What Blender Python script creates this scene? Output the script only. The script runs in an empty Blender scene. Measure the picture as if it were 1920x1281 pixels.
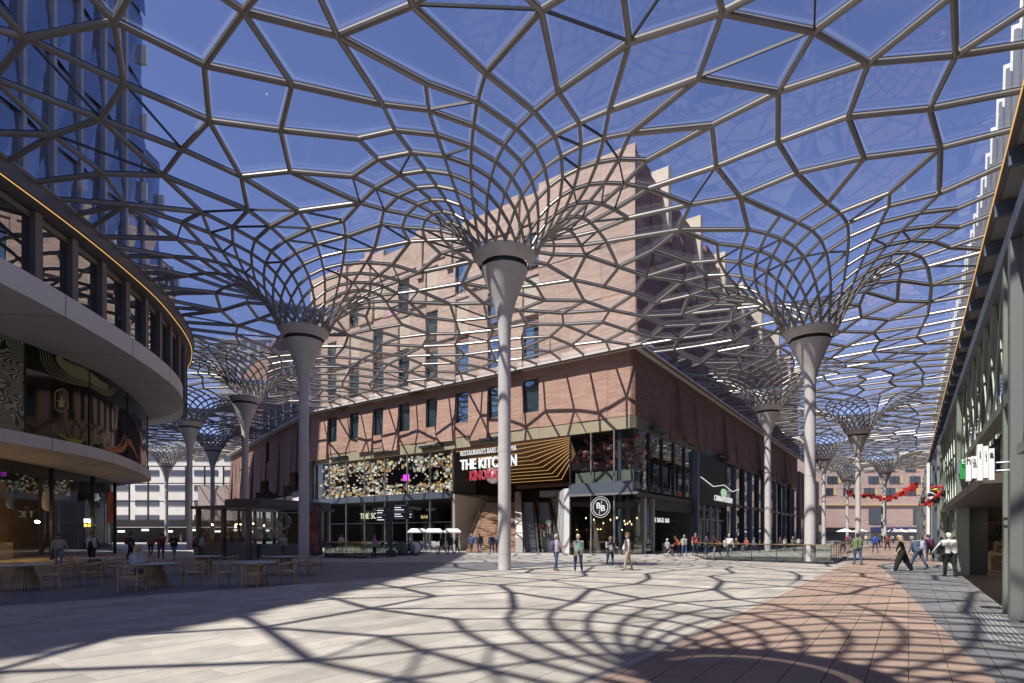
import bpy, bmesh, math, random, cmath
import numpy as np
from mathutils import Vector, Matrix, Quaternion
random.seed(7)
R = math.radians
sc = bpy.context.scene
col = sc.collection

# ------------------------------------------------------------------ camera
F_PX, CX, YH, EYE = 1053.0, 960.0, 1003.0, 1.65
cam_d = bpy.data.cameras.new('camera'); cam = bpy.data.objects.new('camera', cam_d); col.objects.link(cam)
cam_d.sensor_width = 36.0; cam_d.lens = F_PX / 1920 * 36
cam_d.shift_y = (YH - 640.5) / 1920
cam_d.clip_start = 0.05; cam_d.clip_end = 3000
cam.location = (0, 0, EYE); cam.rotation_euler = (R(90), 0, 0)
sc.camera = cam

# ------------------------------------------------------------------ sky + sun
SUN_EL = 57.0
SUN_H = Vector((-0.77, -0.64, 0)).normalized()
S_DIR = SUN_H * math.cos(R(SUN_EL)) + Vector((0, 0, math.sin(R(SUN_EL))))
w = bpy.data.worlds.new('World'); sc.world = w; w.use_nodes = True
nt = w.node_tree; nt.nodes.clear()
sky = nt.nodes.new('ShaderNodeTexSky'); sky.sky_type = 'NISHITA'; sky.sun_disc = False
sky.sun_elevation = R(SUN_EL); sky.sun_rotation = math.atan2(SUN_H.x, SUN_H.y)
sky.altitude = 400; sky.air_density = 0.9; sky.dust_density = 0.3; sky.ozone_density = 2.6
bg = nt.nodes.new('ShaderNodeBackground'); bg.inputs[1].default_value = 0.10
wo = nt.nodes.new('ShaderNodeOutputWorld')
tnt = nt.nodes.new('ShaderNodeMix'); tnt.data_type = 'RGBA'; tnt.blend_type = 'MULTIPLY'; tnt.inputs[0].default_value = 1.0; tnt.inputs[7].default_value = (0.80, 0.69, 0.86, 1)
nt.links.new(sky.outputs[0], tnt.inputs[6]); nt.links.new(tnt.outputs[2], bg.inputs[0]); nt.links.new(bg.outputs[0], wo.inputs[0])
sd = bpy.data.lights.new('sun', 'SUN'); sd.energy = 3.6; sd.angle = R(0.55); sd.color = (1.0, 0.95, 0.87)
so = bpy.data.objects.new('sun', sd); col.objects.link(so)
so.rotation_euler = S_DIR.to_track_quat('Z', 'Y').to_euler(); so.location = (-40, -30, 80)
sc.view_settings.view_transform = 'Standard'; sc.view_settings.look = 'None'
sc.view_settings.exposure = 0.95; sc.view_settings.gamma = 1.0
sc.view_settings.use_curve_mapping = False
sc.cycles.use_denoising = True
try: sc.cycles.denoiser = 'OPENIMAGEDENOISE'
except Exception: pass
sc.cycles.max_bounces = 7; sc.cycles.diffuse_bounces = 4; sc.cycles.glossy_bounces = 3
sc.cycles.transmission_bounces = 3; sc.cycles.transparent_max_bounces = 14
sc.cycles.caustics_reflective = False; sc.cycles.caustics_refractive = False
sc.cycles.sample_clamp_indirect = 4.0

# ------------------------------------------------------------------ materials
_M = {}
def M(name, c, rough=0.6, metal=0.0, var=0.0, scale=3.0, bump=0.0, bscale=None, spec=0.5, isl=0.0, objv=0.0, coat=0.0, stain=0.0):
    """principled material with noise variation, optional per-piece tone"""
    if name in _M: return _M[name]
    m = bpy.data.materials.new(name); m.use_nodes = True; t = m.node_tree
    b = t.nodes['Principled BSDF']
    b.inputs['Roughness'].default_value = rough; b.inputs['Metallic'].default_value = metal
    b.inputs['Specular IOR Level'].default_value = spec
    if coat: b.inputs['Coat Weight'].default_value = coat
    c4 = (*c, 1)
    out = None
    if var or bump:
        tc = t.nodes.new('ShaderNodeTexCoord')
        nz = t.nodes.new('ShaderNodeTexNoise'); nz.inputs['Scale'].default_value = scale
        nz.inputs['Detail'].default_value = 5; nz.inputs['Roughness'].default_value = 0.6
        t.links.new(tc.outputs['Object'], nz.inputs['Vector'])
    if var:
        mx = t.nodes.new('ShaderNodeMix'); mx.data_type = 'RGBA'
        mr = t.nodes.new('ShaderNodeMapRange'); mr.inputs[1].default_value = 0.3; mr.inputs[2].default_value = 0.7
        t.links.new(nz.outputs[0], mr.inputs[0]); t.links.new(mr.outputs[0], mx.inputs[0])
        mx.inputs[6].default_value = tuple(x * (1 - var) for x in c) + (1,)
        mx.inputs[7].default_value = tuple(min(1, x * (1 + var)) for x in c) + (1,)
        out = mx.outputs[2]
    if stain and out:
        n3 = t.nodes.new('ShaderNodeTexNoise'); n3.inputs['Scale'].default_value = 0.42; n3.inputs['Detail'].default_value = 7; n3.inputs['Roughness'].default_value = 0.65
        t.links.new(tc.outputs['Object'], n3.inputs['Vector'])
        r3 = t.nodes.new('ShaderNodeMapRange'); r3.inputs[1].default_value = 0.35; r3.inputs[2].default_value = 0.68; r3.inputs[3].default_value = 1 - stain; r3.inputs[4].default_value = 1 + stain * 0.5
        t.links.new(n3.outputs[0], r3.inputs[0])
        h3 = t.nodes.new('ShaderNodeHueSaturation'); t.links.new(out, h3.inputs['Color']); t.links.new(r3.outputs[0], h3.inputs['Value']); out = h3.outputs[0]
    if isl or objv:
        hs = t.nodes.new('ShaderNodeHueSaturation')
        if out: t.links.new(out, hs.inputs['Color'])
        else: hs.inputs['Color'].default_value = c4
        k = max(isl, objv)
        g = t.nodes.new('ShaderNodeNewGeometry'); oi = t.nodes.new('ShaderNodeObjectInfo')
        ad = t.nodes.new('ShaderNodeMath'); ad.operation = 'ADD'
        t.links.new(g.outputs['Random Per Island'], ad.inputs[0]); t.links.new(oi.outputs['Random'], ad.inputs[1])
        fr = t.nodes.new('ShaderNodeMath'); fr.operation = 'FRACT'; t.links.new(ad.outputs[0], fr.inputs[0])
        m2 = t.nodes.new('ShaderNodeMapRange'); m2.inputs[3].default_value = 1 - k; m2.inputs[4].default_value = 1 + k
        t.links.new(fr.outputs[0], m2.inputs[0]); t.links.new(m2.outputs[0], hs.inputs['Value'])
        out = hs.outputs[0]
    if out: t.links.new(out, b.inputs['Base Color'])
    else: b.inputs['Base Color'].default_value = c4
    if bump:
        bn = t.nodes.new('ShaderNodeTexNoise'); bn.inputs['Scale'].default_value = bscale or scale * 12
        bn.inputs['Detail'].default_value = 4
        t.links.new(tc.outputs['Object'], bn.inputs['Vector'])
        bp = t.nodes.new('ShaderNodeBump'); bp.inputs['Strength'].default_value = bump; bp.inputs['Distance'].default_value = 0.02
        t.links.new(bn.outputs[0], bp.inputs['Height']); t.links.new(bp.outputs[0], b.inputs['Normal'])
    _M[name] = m
    return m

def EM(name, c, s=1.0):
    if name in _M: return _M[name]
    m = bpy.data.materials.new(name); m.use_nodes = True; t = m.node_tree; t.nodes.clear()
    e = t.nodes.new('ShaderNodeEmission'); e.inputs[0].default_value = (*c, 1); e.inputs[1].default_value = s
    o = t.nodes.new('ShaderNodeOutputMaterial'); t.links.new(e.outputs[0], o.inputs[0])
    _M[name] = m; return m

def GLASS(name, tint, ior=1.5, rough=0.0, refl=(1, 1, 1), base=0.0):
    """thin pane: tinted straight-through light plus fresnel mirror"""
    if name in _M: return _M[name]
    m = bpy.data.materials.new(name); m.use_nodes = True; t = m.node_tree; t.nodes.clear()
    tr = t.nodes.new('ShaderNodeBsdfTransparent'); tr.inputs[0].default_value = (*tint, 1)
    gl = t.nodes.new('ShaderNodeBsdfGlossy'); gl.inputs[0].default_value = (*refl, 1); gl.inputs['Roughness'].default_value = rough
    fr = t.nodes.new('ShaderNodeFresnel'); fr.inputs[0].default_value = ior
    g = t.nodes.new('ShaderNodeNewGeometry')
    fn = t.nodes.new('ShaderNodeMath'); fn.operation = 'ADD'; fn.inputs[1].default_value = base; fn.use_clamp = True
    mx = t.nodes.new('ShaderNodeMixShader'); o = t.nodes.new('ShaderNodeOutputMaterial')
    # same fresnel on both sides of a thin pane
    sg = t.nodes.new('ShaderNodeMapRange'); sg.inputs[1].default_value = 0; sg.inputs[2].default_value = 1
    sg.inputs[3].default_value = ior; sg.inputs[4].default_value = 1 / ior
    t.links.new(g.outputs['Backfacing'], sg.inputs[0])
    inv = t.nodes.new('ShaderNodeMath'); inv.operation = 'ADD'; inv.inputs[1].default_value = 0
    lw = t.nodes.new('ShaderNodeLayerWeight'); lw.inputs[0].default_value = 0.5
    # schlick from facing
    pw = t.nodes.new('ShaderNodeMath'); pw.operation = 'POWER'; pw.inputs[1].default_value = 4.0
    t.links.new(lw.outputs['Facing'], pw.inputs[0])
    f0 = ((ior - 1) / (ior + 1)) ** 2 * 1.9 + base
    ma = t.nodes.new('ShaderNodeMath'); ma.operation = 'MULTIPLY_ADD'; ma.inputs[1].default_value = 1 - f0; ma.inputs[2].default_value = f0
    t.links.new(pw.outputs[0], ma.inputs[0])
    for n_ in (fr, fn, sg, inv): t.nodes.remove(n_)
    t.links.new(ma.outputs[0], mx.inputs[0]); t.links.new(tr.outputs[0], mx.inputs[1]); t.links.new(gl.outputs[0], mx.inputs[2])
    t.links.new(mx.outputs[0], o.inputs[0])
    _M[name] = m; return m

def BRICK(name, c1, c2, mortar, bw=0.5, bh=0.065, rough=0.85):
    """long thin bricks; uses object coordinates along the wall through UV-less box mapping"""
    if name in _M: return _M[name]
    m = bpy.data.materials.new(name); m.use_nodes = True; t = m.node_tree
    b = t.nodes['Principled BSDF']; b.inputs['Roughness'].default_value = rough; b.inputs['Specular IOR Level'].default_value = 0.25
    tc = t.nodes.new('ShaderNodeTexCoord'); sx = t.nodes.new('ShaderNodeSeparateXYZ'); t.links.new(tc.outputs['Object'], sx.inputs[0])
    # horizontal run = x+y-ish mix so every wall direction gets courses
    h1 = t.nodes.new('ShaderNodeMath'); h1.operation = 'MULTIPLY_ADD'; h1.inputs[1].default_value = 0.83
    t.links.new(sx.outputs[0], h1.inputs[0]); 
    h0 = t.nodes.new('ShaderNodeMath'); h0.operation = 'MULTIPLY'; h0.inputs[1].default_value = 0.57; t.links.new(sx.outputs[1], h0.inputs[0])
    t.links.new(h0.outputs[0], h1.inputs[2])
    cb = t.nodes.new('ShaderNodeCombineXYZ'); t.links.new(h1.outputs[0], cb.inputs[0]); t.links.new(sx.outputs[2], cb.inputs[1])
    br = t.nodes.new('ShaderNodeTexBrick'); br.inputs['Scale'].default_value = 1.0
    br.inputs['Brick Width'].default_value = bw; br.inputs['Row Height'].default_value = bh
    br.inputs['Mortar Size'].default_value = 0.009; br.inputs['Mortar Smooth'].default_value = 0.2
    br.inputs['Color1'].default_value = (*c1, 1); br.inputs['Color2'].default_value = (*c2, 1); br.inputs['Mortar'].default_value = (*mortar, 1)
    br.inputs['Bias'].default_value = 0.0
    t.links.new(cb.outputs[0], br.inputs['Vector'])
    nz = t.nodes.new('ShaderNodeTexNoise'); nz.inputs['Scale'].default_value = 0.6; nz.inputs['Detail'].default_value = 6
    mp = t.nodes.new('ShaderNodeMapping'); mp.inputs['Scale'].default_value = (1, 1, 7); t.links.new(tc.outputs['Object'], mp.inputs[0]); t.links.new(mp.outputs[0], nz.inputs['Vector'])
    mr = t.nodes.new('ShaderNodeMapRange'); mr.inputs[1].default_value = 0.3; mr.inputs[2].default_value = 0.7; mr.inputs[3].default_value = 0.86; mr.inputs[4].default_value = 1.13
    t.links.new(nz.outputs[0], mr.inputs[0])
    oi = t.nodes.new('ShaderNodeObjectInfo'); m2 = t.nodes.new('ShaderNodeMapRange'); m2.inputs[3].default_value = 0.9; m2.inputs[4].default_value = 1.08
    t.links.new(oi.outputs['Random'], m2.inputs[0])
    mu = t.nodes.new('ShaderNodeMath'); mu.operation = 'MULTIPLY'; t.links.new(mr.outputs[0], mu.inputs[0]); t.links.new(m2.outputs[0], mu.inputs[1])
    hs = t.nodes.new('ShaderNodeHueSaturation'); t.links.new(br.outputs[0], hs.inputs['Color']); t.links.new(mu.outputs[0], hs.inputs['Value'])
    t.links.new(hs.outputs[0], b.inputs['Base Color'])
    bp = t.nodes.new('ShaderNodeBump'); bp.inputs['Strength'].default_value = 0.6; bp.inputs['Distance'].default_value = 0.03; bp.invert = True
    t.links.new(br.outputs['Fac'], bp.inputs['Height']); t.links.new(bp.outputs[0], b.inputs['Normal'])
    _M[name] = m; return m

# ------------------------------------------------------------------ mesh builder
class MB:
    def __init__(s): s.v = []; s.f = []; s.m = []
    def add(s, vs, fs, mi=0):
        o = len(s.v); s.v += [tuple(v) for v in vs]; s.f += [tuple(i + o for i in f) for f in fs]; s.m += [mi] * len(fs)
        return s
    def hexa(s, p, mi=0):   # 8 points: bottom 4 ccw, top 4 ccw
        return s.add(p, [(3, 2, 1, 0), (4, 5, 6, 7), (0, 1, 5, 4), (1, 2, 6, 5), (2, 3, 7, 6), (3, 0, 4, 7)], mi)
    def box(s, x0, x1, y0, y1, z0, z1, mi=0):
        return s.hexa([(x0, y0, z0), (x1, y0, z0), (x1, y1, z0), (x0, y1, z0), (x0, y0, z1), (x1, y0, z1), (x1, y1, z1), (x0, y1, z1)], mi)
    def fbox(s, F, u0, u1, n0, n1, z0, z1, mi=0):
        return s.hexa([F.P(u0, n0, z0), F.P(u1, n0, z0), F.P(u1, n1, z0), F.P(u0, n1, z0), F.P(u0, n0, z1), F.P(u1, n0, z1), F.P(u1, n1, z1), F.P(u0, n1, z1)], mi)
    def bar(s, p0, p1, wd, ht, up=(0, 0, 1), mi=0):
        p0 = Vector(p0); p1 = Vector(p1); d = (p1 - p0)
        if d.length < 1e-6: return s
        d.normalize(); up = Vector(up)
        if abs(d.dot(up)) > 0.98: up = Vector((1, 0, 0))
        x = d.cross(up).normalized() * (wd / 2); y = x.cross(d).normalized() * (ht / 2)
        return s.hexa([p0 - x - y, p0 + x - y, p1 + x - y, p1 - x - y, p0 - x + y, p0 + x + y, p1 + x + y, p1 - x + y], mi)
    def tube(s, p0, p1, r0, r1=None, n=8, mi=0, cap=True):
        p0 = Vector(p0); p1 = Vector(p1); r1 = r0 if r1 is None else r1
        d = p1 - p0
        if d.length < 1e-6: return s
        d.normalize(); up = Vector((0, 0, 1)) if abs(d.z) < 0.95 else Vector((1, 0, 0))
        x = d.cross(up).normalized(); y = x.cross(d)
        vs = []
        for p, r in ((p0, r0), (p1, r1)):
            for i in range(n):
                a = 2 * math.pi * i / n; vs.append(p + x * (r * math.cos(a)) + y * (r * math.sin(a)))
        fs = [(i, (i + 1) % n, n + (i + 1) % n, n + i) for i in range(n)]
        if cap: fs += [tuple(range(n - 1, -1, -1)), tuple(range(n, 2 * n))]
        return s.add(vs, fs, mi)
    def path(s, pts, r, n=6, closed=False, mi=0):
        pts = [Vector(p) for p in pts]; k = len(pts); vs = []; up0 = None
        rs = r if isinstance(r, (list, tuple)) else [r] * k
        for i, p in enumerate(pts):
            a = pts[(i - 1) % k] if (closed or i) else p; b = pts[(i + 1) % k] if (closed or i < k - 1) else p
            d = (b - a).normalized()
            up = Vector((0, 0, 1)) if abs(d.z) < 0.9 else Vector((0, 1, 0))
            x = d.cross(up).normalized(); y = x.cross(d)
            for j in range(n):
                t = 2 * math.pi * j / n; vs.append(p + x * (rs[i] * math.cos(t)) + y * (rs[i] * math.sin(t)))
        fs = []
        for i in range(k if closed else k - 1):
            i2 = (i + 1) % k
            for j in range(n): fs.append((i * n + j, i * n + (j + 1) % n, i2 * n + (j + 1) % n, i2 * n + j))
        if not closed: fs += [tuple(range(n - 1, -1, -1)), tuple((k - 1) * n + j for j in range(n))]
        return s.add(vs, fs, mi)
    def lathe(s, prof, n=24, c=(0, 0, 0), mi=0, capb=True, capt=True, shear=(0, 0)):
        vs = []; k = len(prof)
        for r, z in prof:
            for i in range(n):
                a = 2 * math.pi * i / n; x = r * math.cos(a); y = r * math.sin(a)
                vs.append((c[0] + x, c[1] + y, c[2] + z + shear[0] * x + shear[1] * y))
        fs = []
        for j in range(k - 1):
            for i in range(n): fs.append((j * n + i, j * n + (i + 1) % n, (j + 1) * n + (i + 1) % n, (j + 1) * n + i))
        if capb: fs.append(tuple(range(n - 1, -1, -1)))
        if capt: fs.append(tuple((k - 1) * n + i for i in range(n)))
        return s.add(vs, fs, mi)
    def prism(s, poly, z0, z1, mi=0):
        n = len(poly); vs = [(p[0], p[1], z0) for p in poly] + [(p[0], p[1], z1) for p in poly]
        fs = [tuple(range(n - 1, -1, -1)), tuple(range(n, 2 * n))] + [(i, (i + 1) % n, n + (i + 1) % n, n + i) for i in range(n)]
        return s.add(vs, fs, mi)
    def ball(s, c, r, nu=10, nv=6, mi=0):
        rx, ry, rz = (r, r, r) if not isinstance(r, (tuple, list)) else r
        vs = [(c[0], c[1], c[2] - rz)]
        for j in range(1, nv):
            t = math.pi * j / nv - math.pi / 2
            for i in range(nu):
                a = 2 * math.pi * i / nu; vs.append((c[0] + rx * math.cos(t) * math.cos(a), c[1] + ry * math.cos(t) * math.sin(a), c[2] + rz * math.sin(t)))
        vs.append((c[0], c[1], c[2] + rz)); L = len(vs) - 1; fs = []
        for i in range(nu): fs.append((0, 1 + (i + 1) % nu, 1 + i)); fs.append((L, L - nu + i, L - nu + (i + 1) % nu))
        for j in range(nv - 2):
            for i in range(nu): fs.append((1 + j * nu + i, 1 + j * nu + (i + 1) % nu, 1 + (j + 1) * nu + (i + 1) % nu, 1 + (j + 1) * nu + i))
        return s.add(vs, fs, mi)
    def mesh(s, name, mats, smooth=False):
        me = bpy.data.meshes.new(name); me.from_pydata(s.v, [], s.f)
        for m in (mats if isinstance(mats, (list, tuple)) else [mats]): me.materials.append(m)
        if isinstance(mats, (list, tuple)) and len(mats) > 1: me.polygons.foreach_set('material_index', s.m)
        if smooth:
            me.polygons.foreach_set('use_smooth', [True] * len(me.polygons))
            try: me.set_sharp_from_angle(angle=R(38))
            except Exception: pass
        me.update(); return me
    def build(s, name, mats, parent=None, smooth=False, label=None):
        return put(name, s.mesh(name, mats, smooth), parent, label)

def put(name, me, parent=None, label=None):
    o = bpy.data.objects.new(name, me); col.objects.link(o)
    if parent is not None:
        o.parent = parent
        # vertices are in world coordinates while the thing is being built: undo every ancestor's offset
        q = parent; off = Vector(q.location)
        o.matrix_parent_inverse = Matrix.Translation(-world_loc(q))
    if label: o['label'] = label
    return o
def world_loc(o):
    v = Vector(o.location)
    if o.parent is not None:
        v = Vector(o.matrix_parent_inverse.translation) + v + world_loc(o.parent)
    return v
def tag(o, label, cat, group=None, kind=None):
    o['label'] = label; o['category'] = cat
    if group: o['group'] = group
    if kind: o['kind'] = kind
    return o
def empty(name, loc=(0, 0, 0), label=None, cat=None, group=None):
    o = bpy.data.objects.new(name, None); col.objects.link(o); o.location = loc; o.empty_display_size = 0.2
    if label: tag(o, label, cat, group)
    return o
def struct(o): o['kind'] = 'structure'; return o
def copy_tree(o, parent=None):
    c = o.copy(); col.objects.link(c)
    if parent is not None: c.parent = parent
    for ch in list(o.children): copy_tree(ch, c)
    return c

class Frame:
    def __init__(s, O, u, n):
        s.O = Vector((O[0], O[1], 0)); s.u = Vector((u[0], u[1], 0)).normalized(); s.n = Vector((n[0], n[1], 0)).normalized()
    def P(s, u, n, z): return s.O + s.u * u + s.n * n + Vector((0, 0, z))
    def px(s, x, y=1003, n=0.0):
        k = (x - CX) / F_PX; O = s.O + s.n * n
        u = (k * O.y - O.x) / (s.u.x - k * s.u.y); Y = O.y + u * s.u.y
        return u, EYE + (YH - y) * Y / F_PX

def gpt(x, y, z=0.0):
    """photo measurement of a point at height z -> plan position"""
    Y = F_PX * (EYE - z) / (y - YH); return Vector(((x - CX) * Y / F_PX, Y, z))

def text(name, s, size, mat, parent, pos, right, up=(0, 0, 1), ext=0.02, sx=1.0, align='CENTER', bold=0.0, shear=0.0, space=1.0):
    cu = bpy.data.curves.new(name, 'FONT'); cu.body = s; cu.size = size; cu.extrude = ext; cu.align_x = align; cu.align_y = 'CENTER'
    cu.offset = bold; cu.shear = shear; cu.space_character = space; cu.resolution_u = 3
    tmp = bpy.data.objects.new(name, cu); col.objects.link(tmp)
    me = bpy.data.meshes.new_from_object(tmp)
    bpy.data.objects.remove(tmp); me.materials.clear(); me.materials.append(mat)
    r = Vector(right).normalized(); u = Vector(up).normalized(); n = r.cross(u)
    mw = Matrix(((r.x * sx, u.x, n.x, pos[0]), (r.y * sx, u.y, n.y, pos[1]), (r.z * sx, u.z, n.z, pos[2]), (0, 0, 0, 1)))
    me.transform(mw); me.name = name
    return put(name, me, parent)

ORD = ['first', 'second', 'third', 'fourth', 'fifth', 'sixth', 'seventh', 'eighth', 'ninth', 'tenth', 'eleventh', 'twelfth']
# axes of the place: the two street directions meeting at the brick corner
A = Vector((-0.817, 0.577, 0)).normalized(); B = Vector((0.577, 0.817, 0)).normalized()
CORNER = (10.3, 47.0)
LF = Frame(CORNER, A, -B); RF = Frame(CORNER, B, -A)
WG = Frame((CORNER[0] + A.x * 44.4, CORNER[1] + A.y * 44.4), (-0.61, 0.79), (-0.79, -0.61))
RB = Frame((9.93, 11.07), B, A)
# ------------------------------------------------------------------ ground and paving
def paving_mat(name, c, bw, bh, ang, var=0.12):
    m = bpy.data.materials.new(name); m.use_nodes = True; t = m.node_tree; b = t.nodes['Principled BSDF']; b.inputs['Roughness'].default_value = 0.75
    tc = t.nodes.new('ShaderNodeTexCoord'); mp = t.nodes.new('ShaderNodeMapping'); mp.inputs['Rotation'].default_value = (0, 0, ang)
    t.links.new(tc.outputs['Object'], mp.inputs[0])
    br = t.nodes.new('ShaderNodeTexBrick'); br.inputs['Scale'].default_value = 1; br.inputs['Brick Width'].default_value = bw; br.inputs['Row Height'].default_value = bh
    br.inputs['Mortar Size'].default_value = 0.006
    br.inputs['Color1'].default_value = tuple(x * (1 - var) for x in c) + (1,); br.inputs['Color2'].default_value = tuple(x * (1 + var) for x in c) + (1,)
    br.inputs['Mortar'].default_value = tuple(x * 0.6 for x in c) + (1,)
    t.links.new(mp.outputs[0], br.inputs['Vector']); t.links.new(br.outputs[0], b.inputs['Base Color'])
    return m
ANG = -math.atan2(B.y, B.x)
gmat = paving_mat('ground_paving', (0.40, 0.375, 0.345), 1.0, 0.5, ANG)
ground = MB().add([(-900, -300, -0.03), (900, -300, -0.03), (900, 1800, -0.03), (-900, 1800, -0.03)], [(0, 1, 2, 3)]).build('ground', gmat); struct(ground)
def clip(poly, p, nrm):
    out = []; k = len(poly)
    for i in range(k):
        a_, b_ = poly[i], poly[(i + 1) % k]; da = (a_ - p).dot(nrm); db = (b_ - p).dot(nrm)
        if da >= 0: out.append(a_)
        if (da > 0) != (db > 0) and abs(da - db) > 1e-9: out.append(a_ + (b_ - a_) * (da / (da - db)))
    return out
def area(p): return abs(sum(p[i].x * p[(i + 1) % len(p)].y - p[(i + 1) % len(p)].x * p[i].y for i in range(len(p)))) / 2
L1 = (Vector((0.89, 6.25, 0)), Vector((-B.y, B.x, 0)))            # beige | pink: keep to the left
L2d = Vector((0.515, 0.857, 0)).normalized(); L2 = (Vector((5.4, 6.25, 0)), Vector((-L2d.y, L2d.x, 0)))
L3d = Vector((0.63, 0.775, 0)).normalized(); L3 = (Vector((-11.8, 13.0, 0)), Vector((-L3d.y, L3d.x, 0)))
neg = lambda L: (L[0], -L[1])
stone = M('beige_paving', (0.44, 0.398, 0.35), rough=0.72, stain=0.22, var=0.14, scale=1.4, bump=0.12, bscale=30, isl=0.15)
stone_pink = M('pink_paving', (0.37, 0.262, 0.205), rough=0.72, stain=0.2, var=0.12, scale=1.6, bump=0.12, bscale=30, isl=0.08)
stone_grey = M('grey_paving', (0.17, 0.17, 0.175), rough=0.65, stain=0.2, var=0.14, scale=2.0, bump=0.12, bscale=30, isl=0.13)
stone_dark = M('dark_terrace_paving', (0.16, 0.158, 0.165), rough=0.65, stain=0.2, var=0.12, scale=2.0, bump=0.1, bscale=30, isl=0.08)
def zone(name, mat, planes, du, dv, gap, ymax, near_name):
    """slabs laid in running bond along the street axes, cut to the zone"""
    rg = random.Random(len(name)); out = []
    U = range(-60, 110); 
    for j in range(int(-70 / dv), int(70 / dv)):
        off = rg.choice((0.0, 0.33, 0.5, 0.67)) * du
        for i in range(int(-40 / du), int(75 / du)):
            u0 = i * du + off; v0 = j * dv
            c = B * (u0 + du / 2) + A * (v0 + dv / 2)
            if c.y < 3.2 or c.y > ymax or abs(c.x) > 0.98 * c.y + 1.5: continue
            q = [B * (u0 + gap) + A * (v0 + gap), B * (u0 + du - gap) + A * (v0 + gap), B * (u0 + du - gap) + A * (v0 + dv - gap), B * (u0 + gap) + A * (v0 + dv - gap)]
            for p, nn in planes:
                q = clip(q, p, nn)
                if len(q) < 3: break
            if len(q) < 3 or area(q) < 0.02: continue
            out.append((c.y, q))
    return sorted(out, key=lambda t: t[0])
zs = [('beige', stone, [L1, neg(L3)], 1.0, 0.5, 0.0045, 46), ('pink', stone_pink, [neg(L1), L2], 0.8, 0.4, 0.004, 40),
      ('grey', stone_grey, [neg(L2), (RB.O, RB.n)], 0.6, 0.3, 0.004, 30), ('dark', stone_dark, [L3], 0.9, 0.9, 0.006, 34)]
budget = {'beige': 170, 'pink': 60, 'grey': 50, 'dark': 20}
for nm, mt, pl, du, dv, gp, ym in zs:
    L = zone(nm, mt, pl, du, dv, gp, ym, '')
    far = MB(); cnt = 0
    for y, q in L:
        zt = random.uniform(-0.0015, 0.0015); c = sum(q, Vector()) / len(q); s = scr_ok = (abs(c.x) < 0.93 * c.y + 0.3 and c.y > 5.9)
        ii = [c + (p - c) * 0.992 for p in q]; k = len(q)
        m = MB() if (s and cnt < budget[nm]) else far
        m.add([(p.x, p.y, -0.028) for p in q] + [(p.x, p.y, zt - 0.003) for p in q] + [(p.x, p.y, zt) for p in ii],
              [(i, (i + 1) % k, k + (i + 1) % k, k + i) for i in range(k)] + [(k + i, k + (i + 1) % k, 2 * k + (i + 1) % k, 2 * k + i) for i in range(k)] + [tuple(range(2 * k, 3 * k))])
        if m is not far: m.build('paving_slab', mt, ground); cnt += 1
    o = far.build('far_' + nm + '_slabs', mt, ground); o['kind'] = 'stuff'
far_st = MB()
far_st.add([(*p, -0.012) for p in [(RB.P(24, 0.2, 0).x, RB.P(24, 0.2, 0).y), (RB.P(160, 0.2, 0).x, RB.P(160, 0.2, 0).y), (RB.P(160, 7, 0).x, RB.P(160, 7, 0).y), (RB.P(24, 7, 0).x, RB.P(24, 7, 0).y)]], [(0, 1, 2, 3)])
o = far_st.build('street_band', paving_mat('pink_far', (0.35, 0.25, 0.20), 0.8, 0.4, ANG)); struct(o)
# tactile guide ribs near the shop front
tm = M('tactile_rib', (0.34, 0.335, 0.33), rough=0.7)
tr = MB()
for k in range(7): tr.fbox(RB, -3.6, 0.6, 0.22 + k * 0.07, 0.248 + k * 0.07, 0.0, 0.006)
o = tr.build('tactile_strip', tm, ground)
# ------------------------------------------------------------------ glass canopy on funnel columns
COLS = [(-0.35, 26.2), (17.3, 32.6), (-12.6, 34.0), (-25.0, 52.6), (25.5, 56.0), (42.5, 69.0), (-37.6, 65.5), (-44.8, 84.0),
        (-64.0, 104.0), (51.6, 93.0), (75.0, 113.0), (77.0, 129.0), (-4.4, 0.6)]
COL_S = [0.985, 0.905, 0.94, 0.975, 0.97, 0.97, 0.99, 0.99, 1.0, 0.98, 0.98, 0.98, 1.0, 1.0, 1.0]
COLS_EXTRA = [(-19.5, 8.0 - 30.0), (88.0, 150.0)]
EAVE_L = [(-26, -16), (-23, -8), (-21.5, 5), (-21, 15), (-21.1, 25), (-21.7, 31.7), (-22.9, 37.7), (-25.8, 45.5), (-30.7, 52), (-38, 55)]
def catmull(pts, per=8):
    out = []; P = [Vector((*p, 0)) for p in pts]
    for i in range(len(P) - 1):
        p0 = P[max(i - 1, 0)]; p1 = P[i]; p2 = P[i + 1]; p3 = P[min(i + 2, len(P) - 1)]
        for k in range(per):
            t = k / per
            out.append(0.5 * ((2 * p1) + (p2 - p0) * t + (2 * p0 - 5 * p1 + 4 * p2 - p3) * t * t + (3 * p1 - p0 - 3 * p2 + p3) * t ** 3))
    out.append(P[-1]); return out
EAVE_C = catmull(EAVE_L, 6)
_poly = [RB.P(-34, -2.0, 0), RB.P(150, -2.0, 0), RF.P(118, 0.25, 0), RF.P(0, 0.25, 0) + Vector((-0.2, -0.2, 0)), LF.P(44.4, 0.25, 0), WG.P(60, 0.25, 0),
         Vector((-86, 106, 0)), Vector((-62, 78, 0)), Vector((-44, 57, 0))] + list(reversed(EAVE_C))
POLY = np.array([[p.x, p.y] for p in _poly])
EAVE_Z, RING_R, RING_Z = 17.35, 1.42, 14.82
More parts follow.
